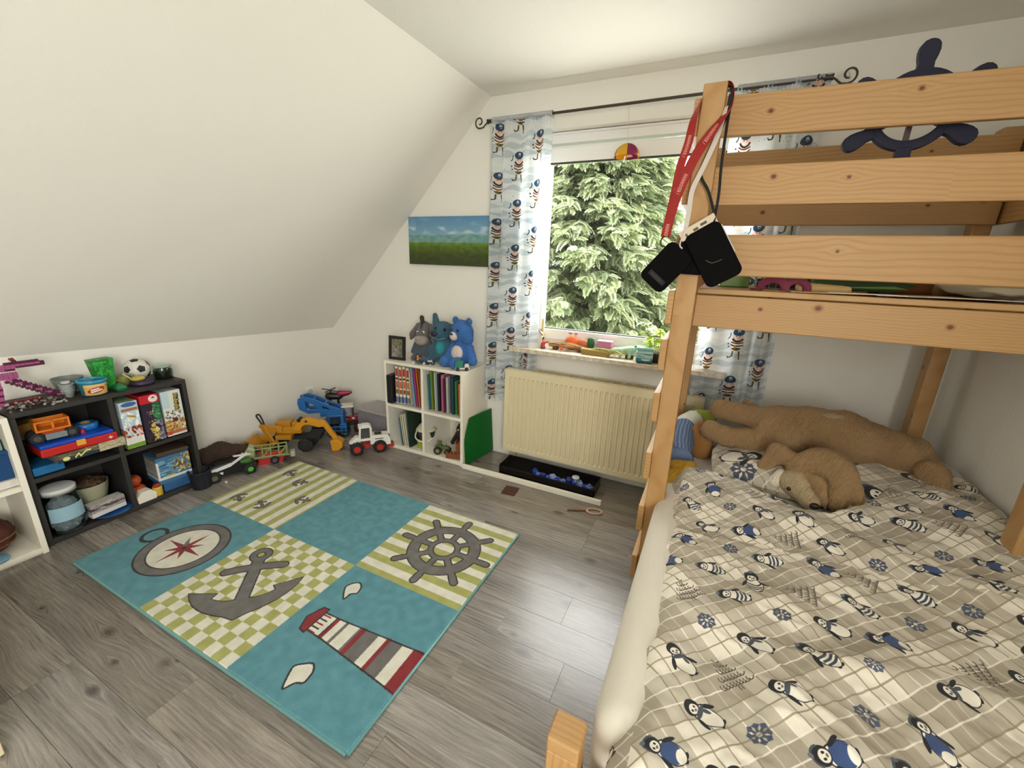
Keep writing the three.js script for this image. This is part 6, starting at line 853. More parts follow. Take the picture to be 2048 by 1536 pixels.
  const bars = []; for (let i = 0; i <= 4; i++) { bars.push(tube([[-0.1 + i * 0.05, 0, 0.045], [-0.1 + i * 0.05, 0.055, 0.03], [-0.1 + i * 0.05, 0.07, 0], [-0.1 + i * 0.05, 0.055, -0.03], [-0.1 + i * 0.05, 0, -0.045]], 0.0045, 18, 6)); } for (const [y, z] of [[0.0, 0.045], [0.055, 0.03], [0.07, 0], [0.055, -0.03], [0.0, -0.045]]) bars.push(rod([-0.1, y, z], [0.1, y, z], 0.0045)); bars.push(rod([-0.05, 0, 0.045], [0, 0.058, 0.03], 0.004), rod([0.05, 0, 0.045], [0.1, 0.058, 0.03], 0.004));
  M('cage', bars, ol, g); M('base', rbox(0.23, 0.014, 0.1, 0.005, -0.006, 0, 0.004), plastic('#6f7a4e', 0.5), g); M('snout', extr([[-0.17, 0.0], [-0.1, 0.0], [-0.1, 0.06], [-0.13, 0.075], [-0.165, 0.03]], 0.07, 0.004).translate(0, 0, -0.035), plastic('#a7ad88', 0.5), g); M('hitch', rbox(0.03, 0.04, 0.05, 0.135, -0.01, 0.02, 0.004), plastic('#a9a79c'), g); M('axle', rod([0.02, -0.045, -0.05], [0.02, -0.045, 0.05], 0.005), plastic('#333'), g);
  for (const z of [-0.05, 0.05]) wheelPart(g, 0.02, -0.032, z, 0.028, 0.018, '#4a4a45');
}
{ // under the radiator: white kick board and a dark crate of blue toys
  single('plinth_board', 'long low white board lying on the floor in front of the radiator', 'board', rbox(1.0, 0.035, 0.018, 0, 0.0175, 0, 0.003), whiteLac, [-0.955, 0, -2.297], 0.006);
  const t = thing('toy_crate', 'dark open plastic crate of blue toys under the radiator', 'crate', [-0.86, 0, -2.44]), k = phys('#171311', 0.25);
  M('crate', [b2(-0.34, 0.34, 0, 0.008, -0.09, 0.07), b2(-0.34, 0.34, 0, 0.05, 0.066, 0.07), b2(-0.34, -0.335, 0, 0.065, -0.09, 0.07), b2(0.335, 0.34, 0, 0.065, -0.09, 0.07), b2(-0.34, 0.34, 0, 0.07, -0.09, -0.086)], k, t);
  seed(51); const bl = ['#2b45b5', '#5f78b8', '#1b2f8c', '#3c5fd0', '#8fa6d8'];
  for (let i = 0; i < 12; i++) { const x = -0.1 + i * 0.036, s = rr(0.03, 0.05); const q = thing('toy_block', ['leftmost', 'second', 'third', 'fourth', 'fifth', 'sixth', 'seventh', 'eighth', 'ninth', 'tenth', 'eleventh', 'rightmost'][i] + ' of the blue blocks in the crate under the radiator, from the left', 'toy block', [-0.86 + x, 0.008, -2.43 + rr(-0.03, 0.025)], rr(0, 3), 'blue blocks in the crate'); M('block', rbox(s, s * rr(0.7, 1.2), s * 0.8, 0, s * 0.5, 0, 0.006), plastic(bl[i % 5], 0.3), q); M('stud', cyl(s * 0.22, s * 0.22, 0.006, 0, s * 1.02, 0, 12), plastic(bl[i % 5], 0.3), q); }
  const g = thing('glass_globe', 'small clear glass jar standing among the blue toys under the radiator', 'jar', [-0.66, 0.008, -2.42]); M('glass', lathe([[0, 0], [0.025, 0], [0.038, 0.03], [0.03, 0.062], [0.022, 0.068], [0.02, 0.066], [0.028, 0.058], [0.035, 0.03], [0.023, 0.003], [0, 0.003]]), phys('#eef2f6', 0.03, { transmission: 1, thickness: 0, ior: 1.45 }), g); M('lid', lathe([[0, 0.068], [0.024, 0.068], [0.024, 0.078], [0, 0.08]]), plastic('#c9d2dc', 0.25), g);
  const s = thing('toy_spoon', 'small pale loop-ended toy spoon on the floor in front of the kick board', 'toy spoon', [-0.5, 0, -2.2], 0.3); const lp = new THREE.TorusGeometry(0.034, 0.006, 8, 28).rotateX(PI / 2).scale(1.3, 1, 0.8).translate(0.03, 0.007, 0); M('loop', lp, plastic('#c9a58f', 0.4), s); M('handle', rod([-0.015, 0.006, 0], [-0.13, 0.006, 0.015], 0.005), plastic('#6b3f2c', 0.5), s);
  single('brown_mat', 'small reddish brown felt mat on the floor beside the rug corner', 'mat', rbox(0.09, 0.006, 0.1, 0, 0.003, 0, 0.002), std('#4a2a20', 0.9), [-1.02, 0, -2.18], 0.1);
}

// ---------------------------------------------------------------- window sill
const SY = 0.8725;
{
  const h = thing('toy_house', 'pale wooden toy house front at the left end of the window sill', 'toy house', [-1.075, SY, -2.66], 0.1), pw = plastic('#d8c98a', 0.6); M('wall', extr([[-0.035, 0], [0.035, 0], [0.035, 0.09], [0, 0.125], [-0.035, 0.09]], 0.04, 0.002, [[[-0.014, 0.02], [-0.014, 0.07], [0.014, 0.07], [0.014, 0.02]]]), plastic('#d7d2c4'), h); M('roof', [bar([0, 0.13, 0.02], [0.045, 0.085, 0.02], 0.05, 0.006), bar([0, 0.13, 0.02], [-0.045, 0.085, 0.02], 0.05, 0.006)], plastic('#6b5a3a'), h); M('post', rbox(0.018, 0.19, 0.02, 0.026, 0.095, -0.016, 0.002), pw, h);
  const f = thing('toy_figure', 'tiny red toy figure standing on the sill beside the curtain', 'toy figure', [-1.015, SY, -2.61], 0.3), rd = plastic('#b8222a', 0.4); M('body', [cyl(0.012, 0.019, 0.04, 0, 0.022, 0, 14), rod([0.01, 0.036, 0], [0.034, 0.046, 0.004], 0.006)], rd, f); M('head', sph(0.012, 0, 0.056, 0), plastic('#d98a5a'), f); M('hat', cyl(0.004, 0.012, 0.014, 0, 0.07, 0, 12), plastic('#3a2418'), f); M('shield', cyl(0.018, 0.018, 0.005, 0, 0, 0, 16).rotateX(1.2).translate(0.03, 0.022, 0.014), plastic('#d9dcd8'), f); M('shoe', sph(0.012, 0.0, 0.006, 0.016, 1.3, 0.5, 1), plastic('#3d3530'), f);
  const r = thing('twig_raft', 'little raft of brown twigs with orange trim lying along the sill', 'twig raft', [-0.845, SY, -2.63], 0.03), tw = std('#8d6a36', 0.85); seed(64);
  for (let i = 0; i < 12; i++) M('twig', tube([[-0.13, 0.014 + rr(0, 0.028), rr(-0.03, 0.03)], [0, 0.02 + rr(0, 0.03), rr(-0.03, 0.03)], [0.12 + rr(-0.02, 0.02), 0.012 + rr(0, 0.022), rr(-0.03, 0.03)]], rr(0.003, 0.0055), 14, 6), std(['#8d6a36', '#a3824a', '#6d4d28', '#b0773f'][i % 4], 0.85), r);
  M('foot', rbox(0.03, 0.024, 0.05, -0.085, 0.012, 0, 0.003), std('#4d3a24', 0.8), r); M('foot', rbox(0.03, 0.02, 0.05, 0.085, 0.01, 0, 0.003), std('#4d3a24', 0.8), r); M('pennant', extr([[-0.02, 0], [0.02, 0], [0, -0.02]], 0.003, 0.0005).translate(-0.03, 0.024, 0.045), plastic('#c4562c'), r);
  const p = thing('toy_crab', 'round orange toy crab with two dark eye stalks behind the twig raft', 'toy', [-0.82, SY, -2.695], 0.0), om = std('#d4642a', 0.5), pp = std('#b8603c', 0.5); M('shell', sph(0.05, -0.02, 0.045, 0, 1, 0.95, 0.6), om, p); M('shell', sph(0.046, 0.055, 0.038, 0, 1, 0.85, 0.55), pp, p); for (const x of [-0.035, 0.004]) { M('stalk', rod([x, 0.085, 0], [x, 0.105, 0], 0.002), om, p); M('eye', rbox(0.024, 0.005, 0.008, x, 0.107, 0, 0.001), plastic('#2c2622'), p); }
  const tro = thing('plant_trough', 'low ochre plant trough with trailing stems across the sill', 'plant trough', [-0.64, SY, -2.6], -0.02); M('trough', [extr([[-0.09, 0], [0.07, 0], [0.09, 0.028], [-0.1, 0.034]], 0.05, 0.003).translate(0, 0, -0.025)], std('#8a7434', 0.7), tro); seed(8); for (let i = 0; i < 9; i++) M('stem', tube([[rr(-0.08, 0.06), 0.03, rr(-0.02, 0.02)], [rr(0, 0.1), 0.045, rr(-0.02, 0.02)], [0.1 + rr(0, 0.1), 0.016 + rr(0, 0.02), rr(-0.01, 0.03)]], 0.003, 12, 6), plastic(['#a8a24a', '#7e8a3c', '#b9b06a'][i % 3], 0.6), tro);
  const cu = thing('cactus', 'small dark green cactus in a pot on the sill', 'cactus', [-0.70, SY, -2.655]); M('stem', (() => { const g = lathe([[0, 0.035], [0.018, 0.04], [0.022, 0.06], [0.02, 0.09], [0.01, 0.1], [0, 0.101]], 24), q = g.attributes.position; for (let i = 0; i < q.count; i++) { const a = Math.atan2(q.getZ(i), q.getX(i)), s = 1 + 0.14 * Math.cos(a * 8); q.setX(i, q.getX(i) * s); q.setZ(i, q.getZ(i) * s); } g.computeVertexNormals(); return g; })(), std('#1f5a30', 0.6), cu); M('pot', lathe([[0, 0], [0.015, 0], [0.021, 0.036], [0.023, 0.036], [0.023, 0.04], [0, 0.038]]), std('#5d5430', 0.7), cu);
  const pb = thing('pink_box', 'small open pink plastic box on the sill', 'box', [-0.607, SY + 0.035, -2.66], 0.05); const pm = phys('#d98bb5', 0.25, { transmission: 0.25, thickness: 0 }); M('box', [b2(-0.045, 0.045, 0, 0.003, -0.028, 0.028), b2(-0.045, 0.045, 0, 0.05, 0.025, 0.028), b2(-0.045, 0.045, 0, 0.05, -0.028, -0.025), b2(-0.045, -0.042, 0, 0.05, -0.025, 0.025), b2(0.042, 0.045, 0, 0.05, -0.025, 0.025)], pm, pb); M('lid', rbox(0.094, 0.004, 0.06, 0, 0.052, 0, 0.001), plastic('#e7b3cd', 0.3), pb); M('stand', b2(-0.035, 0.035, -0.035, 0, -0.02, 0.02), phys('#cfd6cf', 0.1, { transmission: 0.6, thickness: 0 }), pb);
  const dn = thing('toy_crocodile', 'pale green toy crocodile stretched on the sill beside the teal tub', 'toy crocodile', [-0.46, SY, -2.625], 0.1); M('body', soft([cap([-0.075, 0.04, 0], [0.02, 0.05, 0], 0.018, 0.026), cap([0.02, 0.05, 0], [0.06, 0.062, 0], 0.024, 0.016), cap([-0.03, 0.04, 0.015], [-0.035, 0.01, 0.03], 0.01, 0.01), cap([0.02, 0.04, 0.02], [0.02, 0.01, 0.03], 0.01, 0.01), cap([-0.075, 0.04, 0], [-0.12, 0.03, 0], 0.014, 0.004)], 0.006, 0.014), std('#9fc0a0', 0.5), dn); M('crest', sph(0.014, 0.058, 0.08, 0, 1, 0.7, 1), std('#2f8a4c', 0.5), dn); M('base', rbox(0.05, 0.02, 0.04, 0.02, 0.01, 0.01, 0.004), std('#4c3d24', 0.8), dn);
  const tt = thing('teal_tub', 'square teal plastic tub with pale wave print at the right end of the sill', 'tub', [-0.342, SY, -2.565], 0.12), c = canvas(256, 256), g = c.getContext('2d'); g.fillStyle = '#2f7f8e'; g.fillRect(0, 0, 256, 256); g.fillStyle = '#a9cfcf'; g.fillRect(0, 0, 256, 60); g.lineWidth = 16; for (let i = 0; i < 4; i++) { g.strokeStyle = ['#8fbfc2', '#d4e2e0', '#6aa6ac', '#bcd8d6'][i]; g.beginPath(); g.moveTo(0, 80 + i * 20); g.quadraticCurveTo(60, 60 + i * 26, 128, 86 + i * 18); g.quadraticCurveTo(200, 108 + i * 14, 256, 80 + i * 20); g.stroke(); } g.fillStyle = '#e0d8d6'; g.beginPath(); g.ellipse(150, 168, 68, 30, 0, 0, PI); g.fill(); g.fillStyle = '#1d5566'; g.fillRect(0, 214, 256, 42);
  const q = rbox(0.098, 0.078, 0.08, 0, 0.039, 0, 0.014, 4), qp = q.attributes.position, qu = q.attributes.uv; for (let i = 0; i < qp.count; i++) qu.setXY(i, qp.getX(i) / 0.098 + 0.5, qp.getY(i) / 0.078); M('tub', q, std('#ffffff', 0.3, { map: tex(c) }), tt); M('lid', rbox(0.104, 0.018, 0.086, 0, 0.086, 0, 0.008, 3), phys('#9ed0d0', 0.25, { transmission: 0.3, thickness: 0 }), tt);
  // seedling
  const pl = thing('potted_plant', 'bright yellow-green leafy plant in a dark pot on the sill behind the bed post', 'plant', [-0.275, SY, -2.615]); M('pot', lathe([[0, 0], [0.03, 0], [0.04, 0.05], [0.043, 0.05], [0.043, 0.056], [0.036, 0.056], [0, 0.05]]), std('#2e2622', 0.6), pl); seed(70);
  const leafG = (l, w) => { const g = new THREE.BufferGeometry(), pos = [], idx = []; for (let i = 0; i <= 6; i++) { const t = i / 6, ww = w * Math.sin(Math.PI * Math.pow(t, 0.8)) + 0.0005, y = -0.5 * l * t * t * 0.6; pos.push(t * l, y + ww * 0.25, -ww, t * l, y, 0, t * l, y + ww * 0.25, ww); } for (let i = 0; i < 6; i++) { const a = i * 3; idx.push(a, a + 1, a + 3, a + 1, a + 4, a + 3, a + 1, a + 2, a + 4, a + 2, a + 5, a + 4); } g.setAttribute('position', new THREE.Float32BufferAttribute(pos, 3)); g.setIndex(idx); g.computeVertexNormals(); return g; };
  const lm = phys('#bcd03c', 0.55, { transmission: 0.4, thickness: 0, side: THREE.DoubleSide }), sm = std('#7c8f34', 0.7), LG = [leafG(0.075, 0.02), leafG(0.065, 0.022), leafG(0.085, 0.018)];
  for (const [sx, sz, hh] of [[-0.085, 0.01, 0.24], [0.0, 0.0, 0.2], [-0.03, 0.015, 0.16], [0.03, -0.02, 0.18], [-0.06, -0.01, 0.12]]) { M('stem', tube([[sx * 0.2, 0.05, sz * 0.2], [sx * 0.7, hh * 0.6, sz * 0.7], [sx, hh, sz]], 0.0022, 12, 6), sm, pl); for (let i = 0; i < 7; i++) { const t = 0.35 + i * 0.105, m = M('leaf', LG[i % 3], lm, pl); m.position.set(mix(sx * 0.2, sx, t), mix(0.05, hh, t), mix(sz * 0.2, sz, t)); m.rotation.set(rr(-0.4, 0.4), i * 2.4 + sx * 50, rr(-0.1, 0.7), 'YXZ'); } }
  const bl = thing('plant_pot', 'little dark pot with dry stalks at the sill end by the ladder', 'plant pot', [-0.225, SY, -2.57]); M('pot', lathe([[0, 0], [0.022, 0], [0.03, 0.03], [0.026, 0.03], [0, 0.026]]), std('#241c1a', 0.6), bl); for (let i = 0; i < 5; i++) M('stalk', tube([[0, 0.025, 0], [rr(-0.02, 0.02), 0.06, rr(-0.02, 0.02)], [rr(-0.04, 0.04), 0.09, rr(-0.03, 0.03)]], 0.0015, 10, 5), std('#b8a878', 0.8), bl);
  // half dome ornament hanging in the window
  const hd = thing('dome_ornament', 'yellow and magenta cloth half dome hanging at the top of the window', 'ornament', [-0.588, 2.022, -2.655]); for (let i = 0; i < 6; i++) M('gore', new THREE.SphereGeometry(0.07, 8, 14, -PI / 2 + 0.2 + i * PI / 3, PI / 3, 0, PI / 2), std(i % 2 ? '#7c1a48' : '#d9a51e', 0.7, { side: THREE.DoubleSide }), hd); M('cord', rod([0, 0.07, 0], [0, 0.24, 0.06], 0.0012, 6), plastic('#cfcabb'), hd); M('tassel', rod([-0.005, 0.002, 0.02], [-0.012, -0.03, 0.02], 0.002, 6), plastic('#e2dfd4'), hd);
}
// ---------------------------------------------------------------- ship wheel behind the guard boards
{
  const t = thing('ship_wheel', 'dark blue wooden toy ship wheel fixed behind the top guard board', 'ship wheel', [0.437, 1.894, -1.785]), m = std('#0a0d2a', 0.7);
  M('rim', lathe([[0.082, -0.012], [0.106, -0.012], [0.108, -0.008], [0.108, 0.008], [0.106, 0.012], [0.082, 0.012], [0.08, 0.008], [0.08, -0.008], [0.082, -0.012]], 40).rotateX(PI / 2), m, t);
  for (let i = 0; i < 6; i++) { const a = i * PI / 3 + PI / 2, g = extr([[0.1, -0.016], [0.12, -0.015], [0.135, -0.019], [0.15, -0.021], [0.163, -0.019], [0.171, -0.013], [0.175, -0.004], [0.175, 0.004], [0.171, 0.013], [0.163, 0.019], [0.15, 0.021], [0.135, 0.019], [0.12, 0.015], [0.1, 0.016]], 0.02, 0.003).translate(0, 0, -0.01).rotateZ(a); M('handle', g, m, t); M('spoke', bar([0.02 * Math.cos(a), 0.02 * Math.sin(a), 0], [0.085 * Math.cos(a), 0.085 * Math.sin(a), 0], 0.013, 0.013), std('#3d2a1c', 0.5), t); }
  M('hub', cyl(0.028, 0.028, 0.03, 0, 0, 0, 24).rotateX(PI / 2), m, t); M('bolt', rod([0, 0, 0.015], [0, 0, 0.06], 0.008), std('#55524c', 0.4, { metalness: 0.7 }), t);
}
// ---------------------------------------------------------------- on the upper deck
const KY = 1.3565;
{
  const p = thing('fluffy_cuffs', 'pink fluffy toy cuffs lying on the upper deck edge', 'toy cuffs', [0.2, KY, -1.79]), pf = fur('#c24a72', 0.008); for (const [x, s] of [[-0.028, 0.2], [0.042, -0.15]]) { const q = []; for (let i = 0; i <= 14; i++) { const a = PI * (1.02 - 1.04 * i / 14); q.push([x + 0.036 * Math.cos(a), 0.006 + 0.034 * Math.sin(a), s * 0.1 * Math.cos(a)]); } M('cuff', tube(q, 0.0135, 40, 12), pf, p); } M('chain', tube([[-0.062, 0.004, 0.02], [-0.075, 0.004, 0.03], [-0.1, 0.004, 0.02]], 0.004, 14, 6), plastic('#6b2430'), p);
  single('green_box', 'lime green plastic box on the upper deck behind the hanging pouches', 'box', [rbox(0.11, 0.065, 0.09, 0, 0.0325, 0, 0.006), rbox(0.116, 0.012, 0.096, 0, 0.071, 0, 0.004)], plastic('#6f9440', 0.4), [0.045, KY, -2.02], 0.2);
  const wb = thing('wire_basket', 'dark wire basket of small things behind the pink cuffs', 'basket', [0.2, KY, -2.02]); const wr = []; for (let i = 0; i <= 6; i++) { wr.push(rod([-0.07 + i * 0.0233, 0, 0.04], [-0.07 + i * 0.0233, 0.05, 0.04], 0.0022, 6), rod([-0.07 + i * 0.0233, 0, -0.04], [-0.07 + i * 0.0233, 0.05, -0.04], 0.0022, 6)); } for (const y of [0.003, 0.026, 0.05]) { wr.push(rod([-0.07, y, 0.04], [0.07, y, 0.04], 0.0022, 6), rod([-0.07, y, -0.04], [0.07, y, -0.04], 0.0022, 6), rod([-0.07, y, -0.04], [-0.07, y, 0.04], 0.0022, 6), rod([0.07, y, -0.04], [0.07, y, 0.04], 0.0022, 6)); } M('wire', wr, std('#8c8f86', 0.4, { metalness: 0.4 }), wb); M('lining', rbox(0.13, 0.036, 0.07, 0, 0.02, 0, 0.006), std('#4b3f38', 0.8), wb);
  single('brown_blanket', 'folded olive brown blanket along the back of the upper deck', 'blanket', (() => { const g = new RoundedBoxGeometry(0.46, 0.075, 0.16, 5, 0.03), q = g.attributes.position; for (let i = 0; i < q.count; i++) q.setY(i, q.getY(i) + 0.008 * nz(q.getX(i) * 14, q.getZ(i) * 12, 3)); g.computeVertexNormals(); return g; })(), std('#5c5138', 0.9, { bumpMap: weave, bumpScale: 0.002 }), [0.5, KY + 0.04, -2.28], 0.03);
  single('cream_roll', 'cream cloth roll tapering to the right beside the pink cuffs', 'cloth', soft([cap([-0.07, 0.016, 0], [0.06, 0.014, 0.01], 0.018, 0.013), ell([-0.07, 0.018, 0.0], 0.019, [1, 1, 1])], 0.005, 0.01, 0.002, 80), std('#c9a870', 0.9), [0.335, KY, -1.83], 0.05);
  const gl = thing('toy_sword', 'dark green foam sword lying across the upper deck', 'toy sword', [0.43, KY, -1.88], 0.25), gm = plastic('#26401f', 0.6); M('blade', extr([[-0.14, -0.014], [0.1, -0.016], [0.17, 0.0], [0.1, 0.018], [-0.14, 0.016]], 0.018, 0.004).rotateX(-0.25).translate(0, 0.03, 0), gm, gl); M('edge', extr([[-0.1, -0.004], [0.14, -0.002], [0.1, 0.006]], 0.003, 0.001).rotateX(-0.25).translate(0, 0.024, 0.03), plastic('#5e8a3a', 0.5), gl);
  const rl = thing('bolster', 'brown roll cushion with a dark end cap on the upper deck', 'cushion', [0.615, KY, -2.06], 0.04); M('roll', cyl(0.034, 0.034, 0.22, 0, 0, 0, 22).rotateZ(PI / 2).translate(0, 0.034, 0), std('#7a4c22', 0.85), rl); M('cap', [soft([cap([0.1, 0.034, 0], [0.13, 0.034, 0], 0.036, 0.03)], 0.006, 0.01)], std('#2a1712', 0.8), rl); M('band', cyl(0.0348, 0.0348, 0.03, 0, 0, 0, 22).rotateZ(PI / 2).translate(-0.09, 0.034, 0), std('#571f18', 0.8), rl);
  single('beige_roll', 'beige rolled mat beside the brown roll cushion', 'mat', soft([cap([-0.09, 0.03, 0], [0.08, 0.03, 0.0], 0.03, 0.028)], 0.006, 0.01), std('#9a8258', 0.9), [0.8, KY, -2.05], 0.05);
  single('white_cloth', 'crumpled off-white cloth at the right end of the upper deck', 'cloth', (() => { const g = pillowGeo(0.2, 0.07, 0.26, 30, 0.022); g.translate(0, 0.03, 0); return g; })(), std('#b9ad94', 0.95), [0.78, KY + 0.012, -1.885], 0.1);
  const paperTex = (() => { const c = canvas(512, 256), g = c.getContext('2d'); g.fillStyle = '#d9cdb8'; g.fillRect(0, 0, 512, 256); seed(25); for (let i = 0; i < 40; i++) { g.fillStyle = ['#b25a4a', '#c98a78', '#e4dac8', '#a23c34'][i % 4]; g.beginPath(); g.ellipse(rnd() * 512, rnd() * 256, rr(15, 70), rr(4, 14), 0.1, 0, 7); g.fill(); } return tex(c); })();
  const sheet = (l, w, d, x, z, a, tilt, m) => { const g = new THREE.BoxGeometry(w, 0.002, d, 24, 1, 8), q = g.attributes.position; for (let i = 0; i < q.count; i++) q.setY(i, q.getY(i) + 0.004 + 0.002 * Math.sin(q.getX(i) * 9 + tilt * 9) + 0.15 * tilt * q.getZ(i)); g.computeVertexNormals(); return single('paper_sheet', l, 'paper', g, m, [x, KY, z], a); };
  sheet('painted paper sheet with red strokes on the upper deck edge', 0.34, 0.2, 0.62, -1.83, 0.04, 0.1, std('#ffffff', 0.8, { map: paperTex })); sheet('curled white paper sheet with a green underside beside the red painting', 0.2, 0.14, 0.44, -1.79, -0.2, 0.12, std('#d5d4c8', 0.8)); sheet('flat beige paper sheet in front of the cream roll', 0.22, 0.1, 0.33, -1.775, 0.03, 0.0, std('#c3a777', 0.8));
  single('grey_toy', 'grey toy figure lying at the far right of the upper deck', 'toy', soft([cap([-0.05, 0.03, 0], [0.06, 0.04, 0], 0.026, 0.03), cap([-0.05, 0.03, 0], [-0.075, 0.03, 0.02], 0.02, 0.016)], 0.006, 0.012), std('#77705f', 0.7), [0.82, KY, -1.78], 0.1).position.x = 0.9;
}
// ---------------------------------------------------------------- lanyards and pouches on the bed post
{
  const strip = (pts, w, axis, th = 0.0012) => { // a flat band swept along points; axis: direction of its width, one per point or one for all
    const cv = new THREE.CatmullRomCurve3(pts.map((p) => V(...p))), n = pts.length * 8, pos = [], uv = [], idx = []; let len = 0, prev = null;
    for (let i = 0; i <= n; i++) { const u = i / n, c = cv.getPoint(u), tg = cv.getTangent(u), k = Math.min(pts.length - 1.001, u * (pts.length - 1)), ax = Array.isArray(axis[0]) ? V(...axis[Math.floor(k)]).lerp(V(...axis[Math.ceil(k)]), k % 1) : V(...axis); ax.addScaledVector(tg, -ax.dot(tg)).normalize(); const nn = tg.clone().cross(ax).normalize(); if (prev) len += c.distanceTo(prev); prev = c; for (const [a, b] of [[-1, 1], [1, 1], [1, -1], [-1, -1]]) { const q = c.clone().addScaledVector(ax, a * w / 2).addScaledVector(nn, b * th / 2); pos.push(q.x, q.y, q.z); uv.push(len / 0.16, a > 0 ? 1 : 0); } }
    for (let i = 0; i < n; i++) for (let k = 0; k < 4; k++) { const a = i * 4 + k, b = i * 4 + (k + 1) % 4; idx.push(a, b, b + 4, a, b + 4, a + 4); }
    const g = new THREE.BufferGeometry(); g.setAttribute('position', new THREE.Float32BufferAttribute(pos, 3)); g.setAttribute('uv', new THREE.Float32BufferAttribute(uv, 2)); g.setIndex(idx); const h = g.toNonIndexed(); h.computeVertexNormals(); return h;
  };
  const lt = (() => { const c = canvas(512, 64), g = c.getContext('2d'); g.fillStyle = '#98150f'; g.fillRect(0, 0, 512, 64); g.fillStyle = '#d9a08c'; g.font = 'bold 34px sans-serif'; g.fillText('HANNOVER /', 40, 44); return tex(c); })(), red = std('#ffffff', 0.5, { map: lt, side: THREE.DoubleSide }), wht = std('#d3cbc0', 0.7, { side: THREE.DoubleSide }), blk = std('#141210', 0.7, { side: THREE.DoubleSide }), pouchM = phys('#060505', 0.62, { specularIntensity: 0.14, bumpMap: grain, bumpScale: 0.0004 });
  const Z = -1.625;
  const pouch = (t, w, h, th, m) => { const r = 0.02, q = []; for (const [sx, sy, a0] of [[1, 1, 0], [-1, 1, 1], [-1, -1, 2], [1, -1, 3]]) for (let i = 0; i <= 6; i++) { const A = (a0 + i / 6) * PI / 2; q.push([sx * (w / 2 - r - 0.003) + r * Math.cos(A), sy * (h / 2 - r - 0.003) + r * Math.sin(A)]); } return M('pouch', extr(q, th - 0.006, 0.003).translate(0, 0, -th / 2 + 0.003), m, t); };
  const W = (o, ...p) => p.map(([x, y, z = Z]) => [x - o[0], y - o[1], z - o[2]]);
  // left pouch on the red lanyard
  const ao = [-0.182, 1.424, Z], a = thing('lanyard_pouch', 'black rounded pouch on a red lanyard hanging left of the bed post', 'pouch', ao);
  const pa = pouch(a, 0.105, 0.16, 0.014, pouchM); pa.rotation.z = -0.68;
  const c = canvas(256, 64), g = c.getContext('2d'); g.fillStyle = '#060505'; g.fillRect(0, 0, 256, 64); g.fillStyle = '#3f392f'; g.font = 'bold 44px sans-serif'; g.fillText('GARMIN', 30, 46); g.fillRect(60, 54, 130, 4);
  const txt = M('lettering', box(0.07, 0.0175, 0.0004, 0, 0, 0), std('#ffffff', 0.7, { map: tex(c) }), a); txt.rotation.z = -0.68; txt.position.set(-0.026, -0.036, 0.0073);
  const fx = [1, 0.25, 0.15];
  M('strap', strip(W(ao, [-0.12, 1.972, -1.70], [-0.142, 1.95, -1.66], [-0.156, 1.89], [-0.163, 1.82], [-0.178, 1.75], [-0.186, 1.66], [-0.193, 1.59], [-0.198, 1.525]), 0.027, [[0, 0, 1], [0.3, 0.3, 1], [0.9, 0.3, 0.6], fx, fx, fx, fx, fx]), red, a);
  M('strap', strip(W(ao, [-0.095, 1.992, -1.69], [-0.062, 1.978, -1.66], [-0.06, 1.91, -1.635], [-0.092, 1.85, Z + 0.004], [-0.128, 1.79, Z + 0.006], [-0.155, 1.725, Z + 0.006], [-0.178, 1.65, Z + 0.006], [-0.19, 1.585, Z + 0.006], [-0.196, 1.528, Z + 0.006]), 0.033, [[0, 0, 1], [0, 0.2, 1], [0.7, 0.2, 0.7], [0.9, 0.5, 0.2], [0.9, 0.5, 0.1], fx, fx, fx, fx]), red, a);
  M('clip', tube(W(ao, [-0.2, 1.53], [-0.21, 1.515], [-0.207, 1.498], [-0.194, 1.494]), 0.0028, 16, 6), std('#2a2a2a', 0.3, { metalness: 0.8 }), a);
  // pouch on the white strap behind
  const bo = [-0.1, 1.478, Z - 0.004], b = thing('lanyard_pouch', 'black pouch on a white-backed lanyard hanging flat against the bed post', 'pouch', bo); pouch(b, 0.1, 0.15, 0.008, pouchM).rotation.z = -0.04; M('stud', new THREE.TorusGeometry(0.005, 0.0012, 8, 18).translate(-0.014, -0.03, 0.0055), std('#5a574f', 0.4, { metalness: 0.6 }), b);
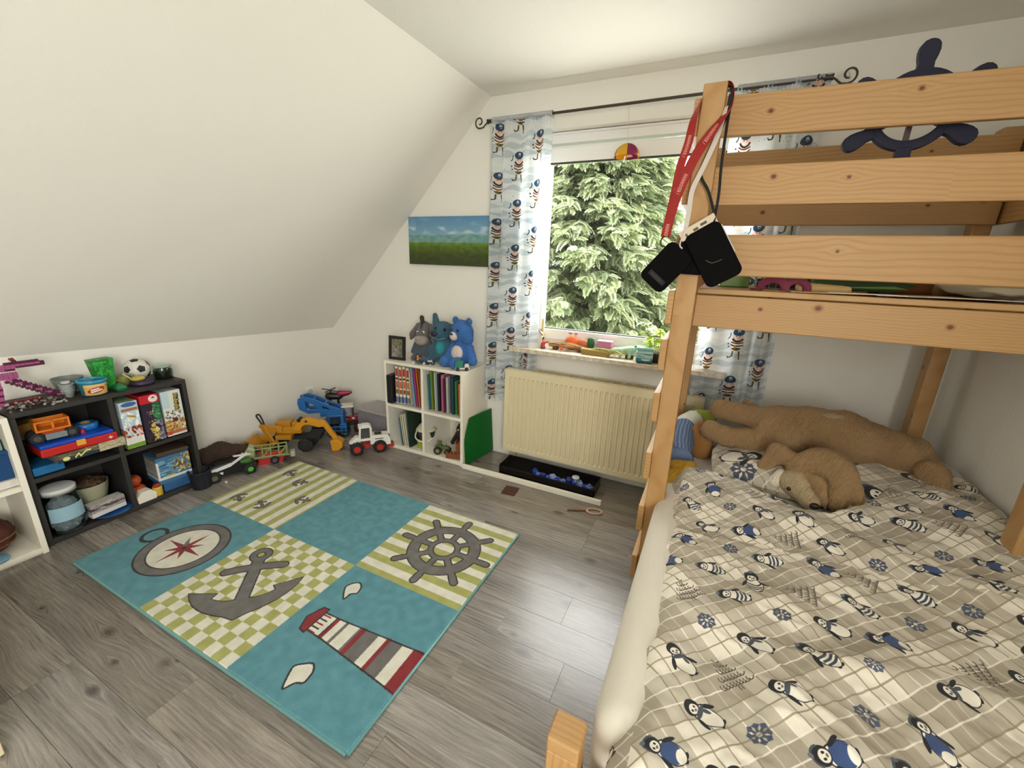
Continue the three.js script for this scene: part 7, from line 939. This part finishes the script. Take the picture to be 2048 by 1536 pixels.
  M('strap', strip(W(bo, [-0.066, 1.915, -1.635], [-0.078, 1.835], [-0.106, 1.745], [-0.13, 1.675], [-0.132, 1.61], [-0.135, 1.535, Z + 0.006]), 0.016, [[0.6, 0, 0.8], [1, 0.4, 0.2], [1, 0.3, 0.2], fx, fx, fx]), wht, b); M('hook', tube(W(bo, [-0.136, 1.545, Z + 0.008], [-0.142, 1.52, Z + 0.01], [-0.144, 1.497, Z + 0.01], [-0.135, 1.488, Z + 0.01]), 0.0028, 16, 6), wht, b);
  // right pouch with a card, on a black cord
  const dd = [-0.036, 1.47, Z + 0.008], d = thing('lanyard_pouch', 'black pouch holding a white card on a black cord hanging right of the bed post', 'pouch', dd); pouch(d, 0.118, 0.195, 0.012, pouchM).rotation.z = 0.56;
  const cd = canvas(256, 64), cg = cd.getContext('2d'); cg.fillStyle = '#d6c5ac'; cg.fillRect(0, 0, 256, 64); cg.fillStyle = '#4b4138'; cg.fillRect(96, 26, 34, 16); cg.fillRect(150, 18, 44, 16); cg.fillRect(36, 30, 14, 26); cg.fillRect(62, 44, 22, 14); const card = M('card', rbox(0.12, 0.034, 0.002, 0, 0, 0, 0.0008), std('#ffffff', 0.5, { map: tex(cd) }), d); card.rotation.z = 0.56; card.position.set(-0.06, 0.086, 0.0005);
  const c2 = M('card', rbox(0.012, 0.1, 0.002, 0, 0, 0, 0.0008), wht, d); c2.rotation.z = 0.56; c2.position.set(0.034, 0.052, -0.001);
  for (const q of [[[-0.075, 1.99, -1.68], [-0.058, 1.96, -1.64], [-0.056, 1.86], [-0.054, 1.745], [-0.048, 1.655], [-0.05, 1.56, Z + 0.012]], [[-0.06, 1.95, -1.638], [-0.066, 1.87, -1.63], [-0.097, 1.79, -1.63], [-0.112, 1.725, -1.628], [-0.08, 1.668], [-0.052, 1.6, Z + 0.006]]]) M('cord', strip(W(dd, ...q), 0.009, [1, 0.1, 0.4]), blk, d);
  M('seam', tube([[-0.02, -0.018, 0.0065], [0.0, -0.026, 0.0065], [0.03, -0.014, 0.0065]], 0.001, 14, 6), std('#6a6252', 0.5), d);
}

shadow(scene);
renderer.render(scene, camera);
